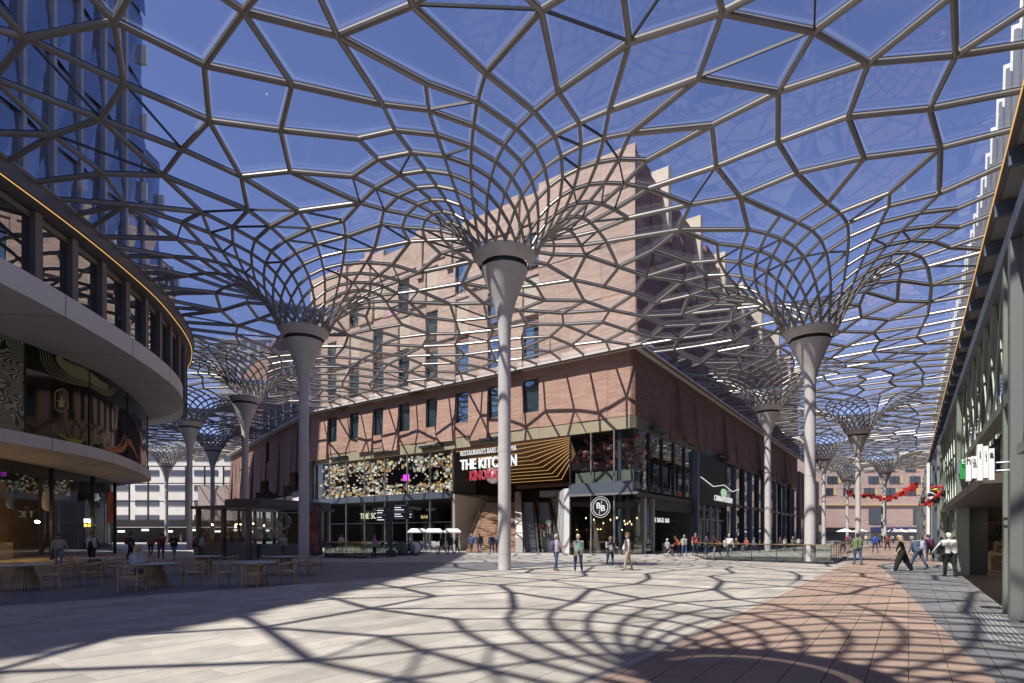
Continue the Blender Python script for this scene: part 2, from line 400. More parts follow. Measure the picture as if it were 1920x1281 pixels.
def inside(P):
    x = P[:, 0]; y = P[:, 1]; c = np.zeros(len(P), bool); n = len(POLY)
    for i in range(n):
        x0, y0 = POLY[i]; x1, y1 = POLY[(i + 1) % n]
        m = ((y0 > y) != (y1 > y))
        with np.errstate(divide='ignore', invalid='ignore'): xi = (x1 - x0) * (y - y0) / (y1 - y0 + 1e-12) + x0
        c ^= m & (x < xi)
    return c
def edge_dist(P):
    d = np.full(len(P), 1e9); n = len(POLY)
    for i in range(n):
        a = POLY[i]; b = POLY[(i + 1) % n]; ab = b - a
        t = np.clip(((P - a) @ ab) / (ab @ ab + 1e-12), 0, 1); q = a + t[:, None] * ab
        d = np.minimum(d, np.hypot(*(P - q).T))
    return d
POLES = np.array([complex(*c) for c in COLS + COLS_EXTRA]); CP = np.array(COLS + COLS_EXTRA)
def canopy_z(P):
    P = np.atleast_2d(P)
    d = np.hypot(P[:, None, 0] - CP[None, :, 0], P[:, None, 1] - CP[None, :, 1])
    g = 2.55 * (1 - np.exp(-np.maximum(d - RING_R, -0.3) / 1.2)) + 0.03 * np.minimum(d, 14); T = 0.12
    rz = RING_Z * np.array(COL_S); wk_ = np.exp(-np.maximum(d - RING_R, 0) / 2.6); g = g + rz[None] * wk_ + RING_Z * (1 - wk_); gm = g.min(1, keepdims=True); z = gm[:, 0] - T * np.log(np.exp(-(g - gm) / T).sum(1))
    e = edge_dist(P); wgt = np.exp(-(e / 3.2) ** 2)
    return z * (1 - wgt) + EAVE_Z * wgt
from mathutils.geometry import delaunay_2d_cdt
NL = 20; GROW = math.exp(math.pi / NL * 1.10); TWIST = 0.20
lat = []; rn = random.Random(21)
for k, (cx_, cy_) in enumerate(COLS + COLS_EXTRA):
    ph = rn.uniform(0, 1); r = RING_R; j = 0
    while r < 7.7:
        for i in range(NL):
            a_ = (i + 0.5 * (j % 2) + ph + TWIST * j * (1 if k % 3 else -1)) * 2 * math.pi / NL
            wx_ = cx_ + r * math.cos(a_); wy_ = cy_ + r * math.sin(a_); am = 0.16 * 0.314 * r * min(1, max(0, r - 2.5) / 3)
            wx_ += am * math.sin(wx_ * 0.63 + 1.9 * math.sin(wy_ * 0.31)); wy_ += am * math.sin(wy_ * 0.57 + 2.1 * math.sin(wx_ * 0.37) + 1.0)
            lat.append((wx_, wy_, k, j, i, r))
        r *= GROW; j += 1
LA = np.array([[q[0], q[1]] for q in lat]); kk = np.array([q[2] for q in lat]); rr_ = np.array([q[5] for q in lat])
D = np.hypot(LA[:, None, 0] - CP[None, :, 0], LA[:, None, 1] - CP[None, :, 1]); D2 = D.copy(); D2[np.arange(len(LA)), kk] = 1e9
own = D[np.arange(len(LA)), kk]; other = D2.min(1)
keep = inside(LA) & (own <= other + 0.02) & ((edge_dist(LA) > 0.30 * own * 0.314 + 0.35) | (rr_ < 2))
idx = np.nonzero(keep)[0]; idx = idx[np.argsort(-(other - own)[idx])]
acc = []; cell = {}
for q in idx:
    x, y = LA[q]; sp = own[q] * 0.314
    if other[q] - own[q] < sp * 1.3:
        R_ = 0.62 * sp; ok = True; gx, gy = int(x // 2), int(y // 2)
        for dx in (-1, 0, 1):
            for dy in (-1, 0, 1):
                for p_ in cell.get((gx + dx, gy + dy), ()):
                    if (LA[p_][0] - x) ** 2 + (LA[p_][1] - y) ** 2 < R_ * R_ and kk[p_] != kk[q]: ok = False
        if not ok: continue
    acc.append(q); cell.setdefault((int(x // 2), int(y // 2)), []).append(q)
pts2 = [Vector((LA[q][0], LA[q][1])) for q in acc]; tagp = [lat[q][2:5] for q in acc]
rim_i = []
for i in range(len(POLY)):
    a_ = POLY[i]; b_ = POLY[(i + 1) % len(POLY)]; L_ = np.hypot(*(b_ - a_)); m_ = max(1, int(round(L_ / 2.3)))
    for q in range(m_): p_ = a_ + (b_ - a_) * q / m_; rim_i.append(len(pts2)); pts2.append(Vector((p_[0], p_[1]))); tagp.append((-1, 0, 0))
# between the funnels: evenly spread nodes, relaxed until the cells are of one size
SPC = 2.55; fx = np.array([[p_.x, p_.y] for p_ in pts2]); free = []; cell = {}
for q, p_ in enumerate(fx): cell.setdefault((int(p_[0] // SPC), int(p_[1] // SPC)), []).append((p_[0], p_[1]))
lo, hi = POLY.min(0), POLY.max(0); nr = np.random.RandomState(4); cnd = lo + nr.rand(60000, 2) * (hi - lo)
cnd = cnd[inside(cnd)]; cnd = cnd[(edge_dist(cnd) > 0.55 * SPC)]
for x, y in cnd:
    gx, gy = int(x // SPC), int(y // SPC); ok = True
    for dx in (-1, 0, 1):
        for dy in (-1, 0, 1):
            for (a_, b_) in cell.get((gx + dx, gy + dy), ()):
                if (a_ - x) ** 2 + (b_ - y) ** 2 < (0.8 * SPC) ** 2: ok = False; break
            if not ok: break
        if not ok: break
    if ok: free.append((x, y)); cell.setdefault((gx, gy), []).append((x, y))
FR = np.array(free); print('free nodes', len(FR))
for _k in range(14):
    allp = np.concatenate([fx, FR]); dv = FR[:, None, :] - allp[None]; dd = np.hypot(dv[..., 0], dv[..., 1]); m_ = (dd < 1.7 * SPC) & (dd > 1e-6)
    wgt = np.where(m_, (1.7 * SPC - dd) ** 2 / np.maximum(dd, .3), 0); mv = (dv * wgt[..., None]).sum(1); mv *= 0.05; L_ = np.hypot(*mv.T); mv *= np.minimum(1, 0.35 / np.maximum(L_, 1e-6))[:, None]
    NF = FR + mv; okm = inside(NF) & (edge_dist(NF) > 1.0); FR[okm] = NF[okm]
for x, y in FR: pts2.append(Vector((x, y))); tagp.append((-3, 0, 0))
cons = [(rim_i[i], rim_i[(i + 1) % len(rim_i)]) for i in range(len(rim_i))]
res = delaunay_2d_cdt(pts2, cons, [], 0, 1e-5)
V2, F2, OV = res[0], res[2], res[3]
tg2 = [tagp[o_[0]] if o_ else (-2, 0, 0) for o_ in OV]
PN = np.array([[v_.x, v_.y] for v_ in V2]); cen = np.array([PN[list(f)].mean(0) for f in F2])
ok = inside(cen) & (np.hypot(cen[:, None, 0] - CP[None, :, 0], cen[:, None, 1] - CP[None, :, 1]).min(1) > RING_R * 0.99)
TRI = [tuple(f) for f, o_ in zip(F2, ok) if o_]
nodes = [complex(*p_) for p_ in PN]; PZ = canopy_z(PN); NV = [Vector((PN[i, 0], PN[i, 1], PZ[i])) for i in range(len(PN))]
e2f = {}
for t_, f in enumerate(TRI):
    for i in range(len(f)): a_, b_ = f[i], f[(i + 1) % len(f)]; e2f.setdefault((min(a_, b_), max(a_, b_)), []).append(t_)
def lattice(a_, b_):
    A_, B_ = tg2[a_], tg2[b_]
    if A_[0] < 0 or A_[0] != B_[0] or abs(A_[1] - B_[1]) != 1: return False
    d = (A_[2] + 0.5 * (A_[1] % 2)) - (B_[2] + 0.5 * (B_[1] % 2)); d = (d + NL / 2) % NL - NL / 2; return abs(abs(d) - 0.5) < 0.01
def diag(a_, b_):
    A_, B_ = tg2[a_], tg2[b_]; return A_[0] >= 0 and A_[0] == B_[0] and not lattice(a_, b_)
cand = []
for e, fs in e2f.items():
    if len(fs) == 2 and not lattice(*e):
        L_ = abs(nodes[e[0]] - nodes[e[1]]); cand.append((0 if diag(*e) else 1, -L_, e))
cand.sort(); used = set(); removed = set(); faces = []
def farea(f): return sum((nodes[f[i]].conjugate() * nodes[f[(i + 1) % len(f)]]).imag for i in range(len(f))) / 2
for dg, _l, e in cand:
    f1, f2 = e2f[e]
    if f1 in used or f2 in used: continue
    c1 = [v_ for v_ in TRI[f1] if v_ not in e][0]; c2 = [v_ for v_ in TRI[f2] if v_ not in e][0]
    q = [e[0], c1, e[1], c2]
    if farea(q) < 0: q = q[::-1]
    cv = [((nodes[q[(i + 1) % 4]] - nodes[q[i]]).conjugate() * (nodes[q[(i + 2) % 4]] - nodes[q[(i + 1) % 4]])).imag for i in range(4)]
    if min(cv) <= 0.01 * max(cv): continue
    used |= {f1, f2}; removed.add(e); faces.append((farea(q), q))
# leftover triangles join a neighbouring quad where the outline stays convex: pentagons
f_of = {}
for qi, (ar, q) in enumerate(faces):
    for i in range(len(q)): f_of[(q[i], q[(i + 1) % len(q)])] = qi
for t_, f in enumerate(TRI):
    if t_ in used: continue
    f = list(f); f = f if farea(f) > 0 else f[::-1]
    for i in range(3):
        a_, b_, c_v = f[i], f[(i + 1) % 3], f[(i + 2) % 3]; e = (min(a_, b_), max(a_, b_)); qi = f_of.get((b_, a_))
        if qi is None or lattice(a_, b_) or len(faces[qi][1]) != 4: continue
        q = faces[qi][1]; k0 = q.index(b_); nq = q[k0 + 1:] + q[:k0 + 1]      # starts at a_, ends at b_
        nq = nq + [c_v]
        n_ = len(nq); cv = [((nodes[nq[(j + 1) % n_]] - nodes[nq[j]]).conjugate() * (nodes[nq[(j + 2) % n_]] - nodes[nq[(j + 1) % n_]])).imag for j in range(n_)]
        if min(cv) <= 0 or farea(nq) > 9: continue
        faces[qi] = (farea(nq), nq); removed.add(e); used.add(t_); break
for t_, f in enumerate(TRI):
    if t_ not in used: f = list(f); f = f if farea(f) > 0 else f[::-1]; faces.append((farea(f), f))
rim_edges = {e for e, fs in e2f.items() if len(fs) == 1}; edges = {e for e in e2f if e not in removed and e not in rim_edges}
POLES = np.array([complex(*c) for c in CP])
print('canopy nodes', len(nodes), 'edges', len(edges), 'faces', len(faces))
def scr(p):
    if p.y < 0.5: return None
    return (CX + p.x / p.y * F_PX, YH - (p.z - EYE) / p.y * F_PX)
def scr_len(a_, b_):
    s0, s1 = scr(a_), scr(b_)
    if not s0 or not s1: return 0
    m = ((s0[0] + s1[0]) / 2, (s0[1] + s1[1]) / 2)
    if not (-40 < m[0] < 1960 and -40 < m[1] < 1290): return 0
    return math.hypot(s0[0] - s1[0], s0[1] - s1[1])
steel = M('canopy_steel', (0.27, 0.245, 0.225), rough=0.33, metal=0.15, var=0.08, scale=1.5, spec=0.6)
dark_bar = M('canopy_dark_bar', (0.035, 0.035, 0.04), rough=0.4)
pane_glass = GLASS('canopy_glass', (0.94, 0.955, 0.965), ior=1.28)
canopy = empty('glass_canopy', (0, 26, 0), 'undulating steel and glass net canopy spanning the plaza on funnel columns', 'canopy')
def rad(a_, b_):
    L = (NV[a_] - NV[b_]).length; return min(0.106, 0.054 + 0.018 * L)
E = sorted(edges, key=lambda e: -scr_len(NV[e[0]], NV[e[1]]))
rest = MB()
for i, (a_, b_) in enumerate(E):
    r = rad(a_, b_); m = MB() if i < 300 else rest
    m.tube(NV[a_], NV[b_], r, r, 8, cap=False)
    m.ball(NV[a_], r * 1.02, 6, 4)
    if i < 300: m.build('beam', steel, canopy, smooth=True)
o = rest.build('far_beams', steel, canopy, smooth=True); o['kind'] = 'stuff'
# dark gasket rails between tube and glass
gk = MB()
for a_, b_ in edges:
    gk.bar(NV[a_] + Vector((0, 0, rad(a_, b_) + 0.02)), NV[b_] + Vector((0, 0, rad(a_, b_) + 0.02)), 0.05, 0.06)
o = gk.build('glazing_rails', dark_bar, canopy); o['kind'] = 'stuff'
# bracing bars across part of the cells
rnd = random.Random(3); bars = []
for ar, f in faces:
    if len(f) != 4 or ar < 0.35 or ar > 26: continue
    c = sum((NV[i] for i in f), Vector()) / 4; rmin = np.abs(complex(c.x, c.y) - POLES).min()
    if rmin < 3.0: continue
    if not any(tuple(sorted(p_)) in removed for p_ in ((f[0], f[2]), (f[1], f[3]))): continue
    k = 0.5 + 0.5 * math.sin(c.x * 0.33 + 1.7 * math.sin(c.y * 0.21)) * math.cos(c.y * 0.27)
    if rnd.random() < ((0.2 + 0.6 * (k > 0.5)) if diag(*(p_ if (p_ := tuple(sorted((f[0], f[2])))) in removed else tuple(sorted((f[1], f[3]))))) else 0.2):
        bars.append((f[0], f[2]) if tuple(sorted((f[0], f[2]))) in removed else (f[1], f[3]))
bars.sort(key=lambda e: -scr_len(NV[e[0]], NV[e[1]]))
rest = MB()
for i, (a_, b_) in enumerate(bars):
    m = MB() if i < 240 else rest
    m.bar(NV[a_] + Vector((0, 0, 0.04)), NV[b_] + Vector((0, 0, 0.04)), 0.06, 0.09)
    if i < 240: m.build('brace', dark_bar, canopy)
o = rest.build('far_braces', dark_bar, canopy); o['kind'] = 'stuff'
# panes, one per cell, a hand's breadth above the tubes
frit = bpy.data.materials.new('glass_edge_frit'); frit.use_nodes = True
t_ = frit.node_tree; t_.nodes.clear(); a1 = t_.nodes.new('ShaderNodeBsdfTransparent'); a2 = t_.nodes.new('ShaderNodeBsdfTranslucent'); a2.inputs[0].default_value = (0.8, 0.85, 0.95, 1)
a3 = t_.nodes.new('ShaderNodeMixShader'); a3.inputs[0].default_value = 0.05; a4 = t_.nodes.new('ShaderNodeOutputMaterial')
t_.links.new(a1.outputs[0], a3.inputs[1]); t_.links.new(a2.outputs[0], a3.inputs[2]); t_.links.new(a3.outputs[0], a4.inputs[0])
FS = sorted(faces, key=lambda q: -max(scr_len(NV[q[1][0]], NV[q[1][len(q[1]) // 2]]), 0.01 * q[0]))
rest = MB(); fr_ = MB(); UP = Vector((0, 0, 0.20))
for i, (ar, f) in enumerate(FS):
    pts = [NV[k] + UP for k in f]; c = sum(pts, Vector()) / len(pts)
    m = MB() if i < 300 else rest
    pp = [c + (p - c) * (1 - min(0.25, 0.04 / max(0.2, (p - c).length))) for p in pts]
    m.add(pp + [p + Vector((0, 0, 0.02)) for p in pp] if False else pp, [tuple(range(len(pp)))] if len(pp) == 3 else [tuple(range(len(pp)))])
    if i < 300: m.build('glass_pane', pane_glass, canopy)
    if ar > 0.8:
        q = [c + (p - c) * (1 - min(0.3, 0.15 / max(0.3, (p - c).length))) + Vector((0, 0, -0.012)) for p in pp]
        pq = [p + Vector((0, 0, -0.012)) for p in pp]; L = len(pp)
        fr_.add(pq + q, [(j, (j + 1) % L, L + (j + 1) % L, L + j) for j in range(L)])
o = rest.build('far_glass_panes', pane_glass, canopy); o['kind'] = 'stuff'
o = fr_.build('glass_edge_print', frit, canopy); o['kind'] = 'stuff'
rb_ = MB()
for a_, b_ in rim_edges:
    if abs(NV[a_].z - EAVE_Z) < 0.4 and abs(NV[b_].z - EAVE_Z) < 0.4: rb_.tube(NV[a_], NV[b_], 0.09, n=6, cap=False)
o = rb_.build('edge_beam', steel, canopy, smooth=True)

# ------------------------------------------------------------------ funnel columns
colpaint = M('column_paint', (0.58, 0.545, 0.54), rough=0.42, var=0.07, scale=1.2, stain=0.12, spec=0.45)
ringdark = M('column_ring_dark', (0.02, 0.02, 0.022), rough=0.35)
proto_col = empty('funnel_column')
for z_ in (0.75, 5.6): MB().lathe([(0.3055, z_), (0.3075, z_ + 0.006), (0.3055, z_ + 0.012)], 32, capb=False, capt=False).build('weld_seam', M('seam_grey', (0.36, 0.34, 0.335), rough=.5), proto_col, smooth=True)
prof = [(0.305, 0.0), (0.30, 4.0), (0.295, 10.7), (0.298, 11.1), (0.31, 11.5), (0.345, 11.9), (0.40, 12.2), (0.48, 12.5), (0.575, 12.8), (0.69, 13.1), (0.80, 13.4), (0.91, 13.7), (1.01, 13.95), (1.10, 14.15)]
sh = MB().lathe(prof[:3], 32).build('shaft', colpaint, proto_col, smooth=True)
fl = MB().lathe(prof[2:], 32).build('flare', colpaint, proto_col, smooth=True)
MB().lathe([(1.03, 14.10), (1.08, 14.16), (1.08, 14.40), (1.03, 14.44)], 32).build('dark_ring', ringdark, proto_col, smooth=True)  # black band between flare and collar
MB().lathe([(1.16, 14.34), (1.20, 14.36), (1.46, 14.86), (1.42, 14.90), (1.30, 14.90), (1.10, 14.42)], 32, capb=False, capt=False).build('collar', colpaint, proto_col, smooth=True)
MB().lathe([(0.36, -0.01), (0.36, 0.012), (0.31, 0.02)], 32).build('base_plate', M('plate_steel', (0.33, 0.32, 0.31), rough=0.4, metal=0.7), proto_col)
col_labels = [
    'tall pale funnel column standing alone mid plaza in front of the stairs',
    'pale funnel column striped with shadows rising through the plaza railing corner',
    'pale funnel column beside the grey kiosk behind the cafe tables',
    'pale funnel column right behind the kiosk, half lit at its collar',
    'shadow striped funnel column close to the dark brick side wall near the cinnamon shop',
    'shadow striped funnel column mid street behind the man in green',
    'dark shaded funnel column in the narrow street, nearest the round building tip',
    'dark shaded slimmer funnel column in the narrow street beside the brick wing',
    'bright lit funnel column at the far end of the narrow street by the white building',
    'thin funnel column in the far street, first beyond the end of the brick side wall',
    'far funnel column on the shop side before the pink building',
    'farthest thin funnel column just in front of the pink building',
    'funnel column beside the photographer whose net shadow falls on the pink paving']
for i, c in enumerate(COLS):
    o = proto_col if i == 0 else copy_tree(proto_col)
    o.location = (c[0], c[1], 0); o.scale = (1, 1, COL_S[i]); tag(o, col_labels[i], 'column', 'funnel columns carrying the glass canopy')
# ------------------------------------------------------------------ brick corner building
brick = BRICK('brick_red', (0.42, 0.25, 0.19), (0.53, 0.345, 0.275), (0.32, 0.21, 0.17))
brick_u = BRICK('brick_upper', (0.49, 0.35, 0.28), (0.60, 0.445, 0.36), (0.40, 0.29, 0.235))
brick_d = BRICK('brick_shaded', (0.235, 0.13, 0.112), (0.31, 0.185, 0.16), (0.18, 0.11, 0.095))  # darker copy of the red brick, the right face's shade put into its colour
frame_m = M('frame_anthracite', (0.045, 0.048, 0.055), rough=0.4, metal=0.3)
olive = M('fascia_olive', (0.40, 0.35, 0.24), rough=0.5, metal=0.2, var=0.08, scale=1.0)
cream = M('cream_panel', (0.55, 0.47, 0.35), rough=0.6, var=0.06)
win_gl = GLASS('window_glass_blue', (0.66, 0.74, 0.76), ior=1.5, base=0.16, refl=(0.8, 0.95, 1.0))
shop_gl = GLASS('shop_glass', (0.75, 0.79, 0.79), ior=1.5, base=0.0)
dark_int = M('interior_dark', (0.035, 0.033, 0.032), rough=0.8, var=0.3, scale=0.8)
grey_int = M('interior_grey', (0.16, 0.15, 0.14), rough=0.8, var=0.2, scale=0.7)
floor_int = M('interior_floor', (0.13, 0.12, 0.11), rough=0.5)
white_trim = M('white_trim', (0.62, 0.62, 0.62), rough=0.45)
gold_light = EM('gold_light', (1.0, 0.60, 0.20), 0.5)
lamp_warm = EM('lamp_warm', (1.0, 0.66, 0.30), 14.0)
white_letter = EM('letter_white', (1, 1, 1), 0.52)
black = M('black_matt', (0.012, 0.012, 0.013), rough=0.5)
def fit_text(name, s, size, mat, parent, uc, z, n, width, F, right, **kw):
    o = text(name, s, size, mat, parent, F.P(uc, n, z), right, **kw)
    xs = [(Vector(v.co) - F.O).dot(F.u) for v in o.data.vertices]; w0 = max(xs) - min(xs); cx = (max(xs) + min(xs)) / 2
    k = width / w0
    for v in o.data.vertices:
        a_ = (Vector(v.co) - F.O).dot(F.u); v.co = Vector(v.co) + F.u * ((a_ - cx) * k + uc - a_)
    return o
bb = empty('brick_corner_building', (CORNER[0], CORNER[1], 0), 'large red brick corner building with cinema entrance stairs and folded brick panels', 'building')
LU, RU = 44.4, 84.0
def panel(F, u0, u1, z0, z1, n_top, n_bot, mat, name='brick_panel', skew=0.0, lab=None):
    m = MB(); d = 0.42
    m.hexa([F.P(u0 + skew, n_bot, z0), F.P(u1 + skew, n_bot + skew * 0.3, z0), F.P(u1, -d, z0), F.P(u0, -d, z0),
            F.P(u0, n_top, z1), F.P(u1, n_top, z1), F.P(u1, -d, z1), F.P(u0, -d, z1)])
    return m.build(name, mat, bb, label=lab)
# core walls (behind the panels)
c_ = MB()
c_.fbox(LF, 0.5, LU - 0.3, -9, -0.44, 17.2, 34.0); c_.fbox(RF, 9.0, RU - 0.3, -9, -0.44, 17.2, 34.0)
c_.fbox(LF, 0.5, LU - 0.3, -1.0, -0.44, 11.8, 17.2); c_.fbox(RF, 1.0, RU - 0.3, -1.0, -0.44, 11.8, 17.2)
c_.build('wall_core', brick_d, bb)
win_u = [10.45 + 4.23 * i for i in range(8)]
rg = random.Random(11)
W2 = 0.86
# lower brick storey, left face
panel(LF, 0.0, 2.55, 11.7, 17.2, 0.0, 0.0, brick); panel(LF, 2.56, 5.5, 11.7, 17.2, 0.0, 0.05, brick); panel(LF, 5.51, 9.55, 11.7, 17.2, 0, 0.02, brick)
def window(F, uc, w2, z0, z1, n=-0.22, parent=bb, gl=None):
    wroot = MB().fbox(F, uc - w2 + 0.06, uc + w2 - 0.06, n - 0.02, n, z0 + 0.06, z1 - 0.06).build('window_pane', gl or win_gl, parent)
    m = MB()
    m.fbox(F, uc - w2, uc - w2 + 0.07, n - 0.06, n + 0.07, z0, z1); m.fbox(F, uc + w2 - 0.07, uc + w2, n - 0.06, n + 0.07, z0, z1)
    m.fbox(F, uc - w2 + 0.07, uc + w2 - 0.07, n - 0.06, n + 0.07, z0, z0 + 0.07); m.fbox(F, uc - w2 + 0.07, uc + w2 - 0.07, n - 0.06, n + 0.07, z1 - 0.07, z1)
    m.build('window_frame', frame_m, wroot)
    MB().fbox(F, uc - w2 + 0.08, uc + w2 - 0.08, n - 0.2, n - 0.16, z0 + 0.06, z1 - 0.06).build('window_backing', M('backing_teal', (0.36, 0.44, 0.47), rough=0.7), wroot)  # added sheet behind the pane, its pale teal stands in for reflection and interior
    return wroot
for i, u in enumerate(win_u):
    window(LF, u, W2, 13.25, 16.35)
    panel(LF, u - W2 - 0.02, u + W2 + 0.02, 11.75, 13.24, 0.0, 0.02, brick); panel(LF, u - W2 - 0.02, u + W2 + 0.02, 16.36, 17.2, 0, 0, brick)
    u1 = win_u[i + 1] - W2 - 0.03 if i < 7 else LU
    k = i % 3
    panel(LF, u + W2 + 0.03, u1, 11.7 - (0.55 if k == 1 else 0.0) - (0.25 if k == 2 else 0), 17.2, 0.0, (0.06, 0.42, 0.28)[k], brick, skew=(0, -0.12, 0.1)[k])
    # tower rows above the canopy
    window(LF, u, W2, 18.2, 21.4)
    panel(LF, u + W2 + 0.03, u1, 17.2, 22.2, 0.0, (0.3, 0.05, 0.15)[k], brick_u)
    panel(LF, u - W2 - 0.02, u + W2 + 0.02, 17.21, 18.19, 0, 0, brick_u)
    rows = [(22.2, 26.6), (26.61, 31.0)]
    for r_, (za, zb) in enumerate(rows):
        if (i + r_) % 2 == 0:
            MB().fbox(LF, u - W2 - 0.5, u + W2, -0.43, -0.12, za + 0.3, zb - 0.5).build('cream_panel', cream, bb)
            panel(LF, u + W2 + 0.02, u1, za, zb, 0.0, 0.22, brick_u)
        else:
            window(LF, u, W2, za + 0.4, zb - 0.9)
            panel(LF, u + W2 + 0.03, u1, za, zb, 0.0, 0.1, brick_u)
        panel(LF, u - W2 - 0.02, u + W2 + 0.02, zb - (0.5 if (i + r_) % 2 == 0 else 0.89), zb, 0, 0, brick_u)
    top = 34.5 - rg.choice((0, 0, 0.35, 0.7)); panel(LF, u - W2 - 0.02, u1, 31.01, top, 0.0, 0.12, brick_u)
    if i in (0, 2, 3, 5, 6): MB().fbox(LF, u + 1.2, u + 2.0, -1.2, 0.35, 29.5, 34.9 - rg.random()).build('brick_pier', brick_u, bb)
for (u0, u1) in ((0, 3.1), (3.11, 6.3), (6.31, 9.55)):
    for (za, zb) in ((17.2, 22.2), (22.21, 26.6), (26.61, 31.0), (31.01, 34.5)): panel(LF, u0, u1, za, zb, 0.0, rg.uniform(0, 0.08), brick_u)
# right face: shaded brick with flaring panels
u = 0.0; i = 0
while u < RU - 1:
    wd = rg.choice((1.9, 2.6, 3.4, 4.4)); u2 = min(u + wd, RU); k = i % 4
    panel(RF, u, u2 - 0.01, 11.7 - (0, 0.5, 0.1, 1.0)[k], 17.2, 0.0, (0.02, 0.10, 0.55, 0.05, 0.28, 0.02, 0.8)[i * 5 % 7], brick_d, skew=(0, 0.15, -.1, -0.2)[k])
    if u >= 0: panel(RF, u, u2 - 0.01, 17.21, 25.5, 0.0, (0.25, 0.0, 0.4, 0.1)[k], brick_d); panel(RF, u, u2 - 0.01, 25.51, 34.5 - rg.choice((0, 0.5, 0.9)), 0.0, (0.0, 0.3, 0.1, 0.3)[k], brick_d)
    if k == 2 and u > 4: MB().fbox(RF, u + 0.3, u + 1.2, -1, 0.6, 29, 36.0 - rg.random()).build('brick_pier', cream, bb)
    u = u2; i += 1
# olive fascia below the brick, eave gutter above
for k in range(14):
    u0 = k * LU / 14; MB().fbox(LF, u0, u0 + LU / 14 - 0.02, -0.5, -0.02, 10.65, 11.68).build('fascia_panel', olive, bb)
for k in range(24):
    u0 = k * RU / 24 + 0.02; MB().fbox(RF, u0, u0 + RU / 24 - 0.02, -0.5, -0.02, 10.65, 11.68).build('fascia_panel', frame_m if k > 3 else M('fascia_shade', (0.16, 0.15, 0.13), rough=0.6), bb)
g = MB(); g.fbox(LF, -0.85, LU, 0.02, 0.86, 17.2, 17.36); g.fbox(RF, 0.03, RU, 0.02, 0.86, 17.2, 17.36)
g.build('eave_gutter', white_trim, bb)
g = MB(); g.fbox(LF, -0.85, LU, 0.55, 0.80, 17.14, 17.19); g.fbox(RF, 0.03, RU, 0.55, 0.80, 17.14, 17.19)
g.build('eave_soffit_strip', M('bronze_strip', (0.42, 0.28, 0.13), rough=0.35, metal=0.6), bb)
# ventilation boxes under the brick
for k, uu in enumerate((13.2, 21.5, 29.3, 37.0)):
    MB().fbox(LF, uu, uu + 3.2, 0.0, 0.45, 11.0, 11.25).build('lamp_bar', frame_m, bb)
for k, uu in enumerate((3.0, 24.0, 47.0)):
    MB().fbox(RF, uu, uu + 3.4, 0.0, 0.55, 10.9, 11.15).build('lamp_bar', frame_m, bb)
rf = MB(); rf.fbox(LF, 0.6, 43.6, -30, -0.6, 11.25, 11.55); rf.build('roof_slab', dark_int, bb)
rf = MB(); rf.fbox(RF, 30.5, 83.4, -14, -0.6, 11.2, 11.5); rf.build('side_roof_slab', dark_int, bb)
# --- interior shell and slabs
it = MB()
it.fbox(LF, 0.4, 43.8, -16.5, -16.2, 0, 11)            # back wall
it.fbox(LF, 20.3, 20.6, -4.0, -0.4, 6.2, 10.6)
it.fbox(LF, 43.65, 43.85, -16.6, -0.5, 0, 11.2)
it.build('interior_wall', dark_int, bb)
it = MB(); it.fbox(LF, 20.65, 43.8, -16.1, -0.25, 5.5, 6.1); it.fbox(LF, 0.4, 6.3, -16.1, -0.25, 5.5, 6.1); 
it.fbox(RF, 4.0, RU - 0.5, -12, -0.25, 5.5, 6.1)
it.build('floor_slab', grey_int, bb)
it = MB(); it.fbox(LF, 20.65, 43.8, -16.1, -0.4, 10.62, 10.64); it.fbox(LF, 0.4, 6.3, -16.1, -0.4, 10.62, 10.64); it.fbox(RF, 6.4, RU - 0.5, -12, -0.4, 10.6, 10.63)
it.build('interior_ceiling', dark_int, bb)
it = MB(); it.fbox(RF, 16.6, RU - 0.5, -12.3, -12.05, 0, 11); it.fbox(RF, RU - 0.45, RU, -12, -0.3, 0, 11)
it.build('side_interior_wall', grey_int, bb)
# --- left face glazing: bays with mullions
bay = [20.2, 23.4, 26.9, 30.5, 34.0, 37.4, 40.6, 43.7]
for k in range(7):
    u0, u1 = bay[k], bay[k + 1]
    MB().fbox(LF, u0 + 0.05, u1 - 0.05, -0.14, -0.12, 6.3, 10.6).build('upper_glass', shop_gl, bb)
    MB().fbox(LF, u0 + 0.05, u1 - 0.05, -0.14, -0.12, 0.1, 5.45).build('shop_glass', shop_gl, bb)
    MB().fbox(LF, u0 + 0.02, u1 - 0.02, -0.24, 0.25, 5.5, 6.2).build('band_panel', M('band_bluegrey', (0.16, 0.19, 0.24), rough=0.35, metal=0.5), bb)
mull = M('mullion_alu', (0.40, 0.40, 0.41), rough=0.35, metal=0.6)
for u0 in bay:
    MB().fbox(LF, u0 - 0.04, u0 + 0.04, -0.1, 0.07, 6.21, 10.62).build('mullion', mull, bb); MB().fbox(LF, u0 - 0.04, u0 + 0.04, -0.1, 0.07, 0, 5.49).build('mullion', mull, bb)
m = MB(); m.fbox(LF, 20.2, 43.7, -0.2, 0.1, 2.95, 3.05); m.build('transom', frame_m, bb)
m = MB()
for u0 in (24.9, 28.5, 36, 39.0): m.fbox(LF, u0, u0 + 1.6, -6, -5.8, 0, 2.9)
m.build('counter_back', M('warm_wall', (0.30, 0.22, 0.15), rough=0.7), bb)
MB().fbox(LF, 43.7, 44.4, -0.6, 0.3, 0, 11.7).build('end_pier', frame_m, bb)
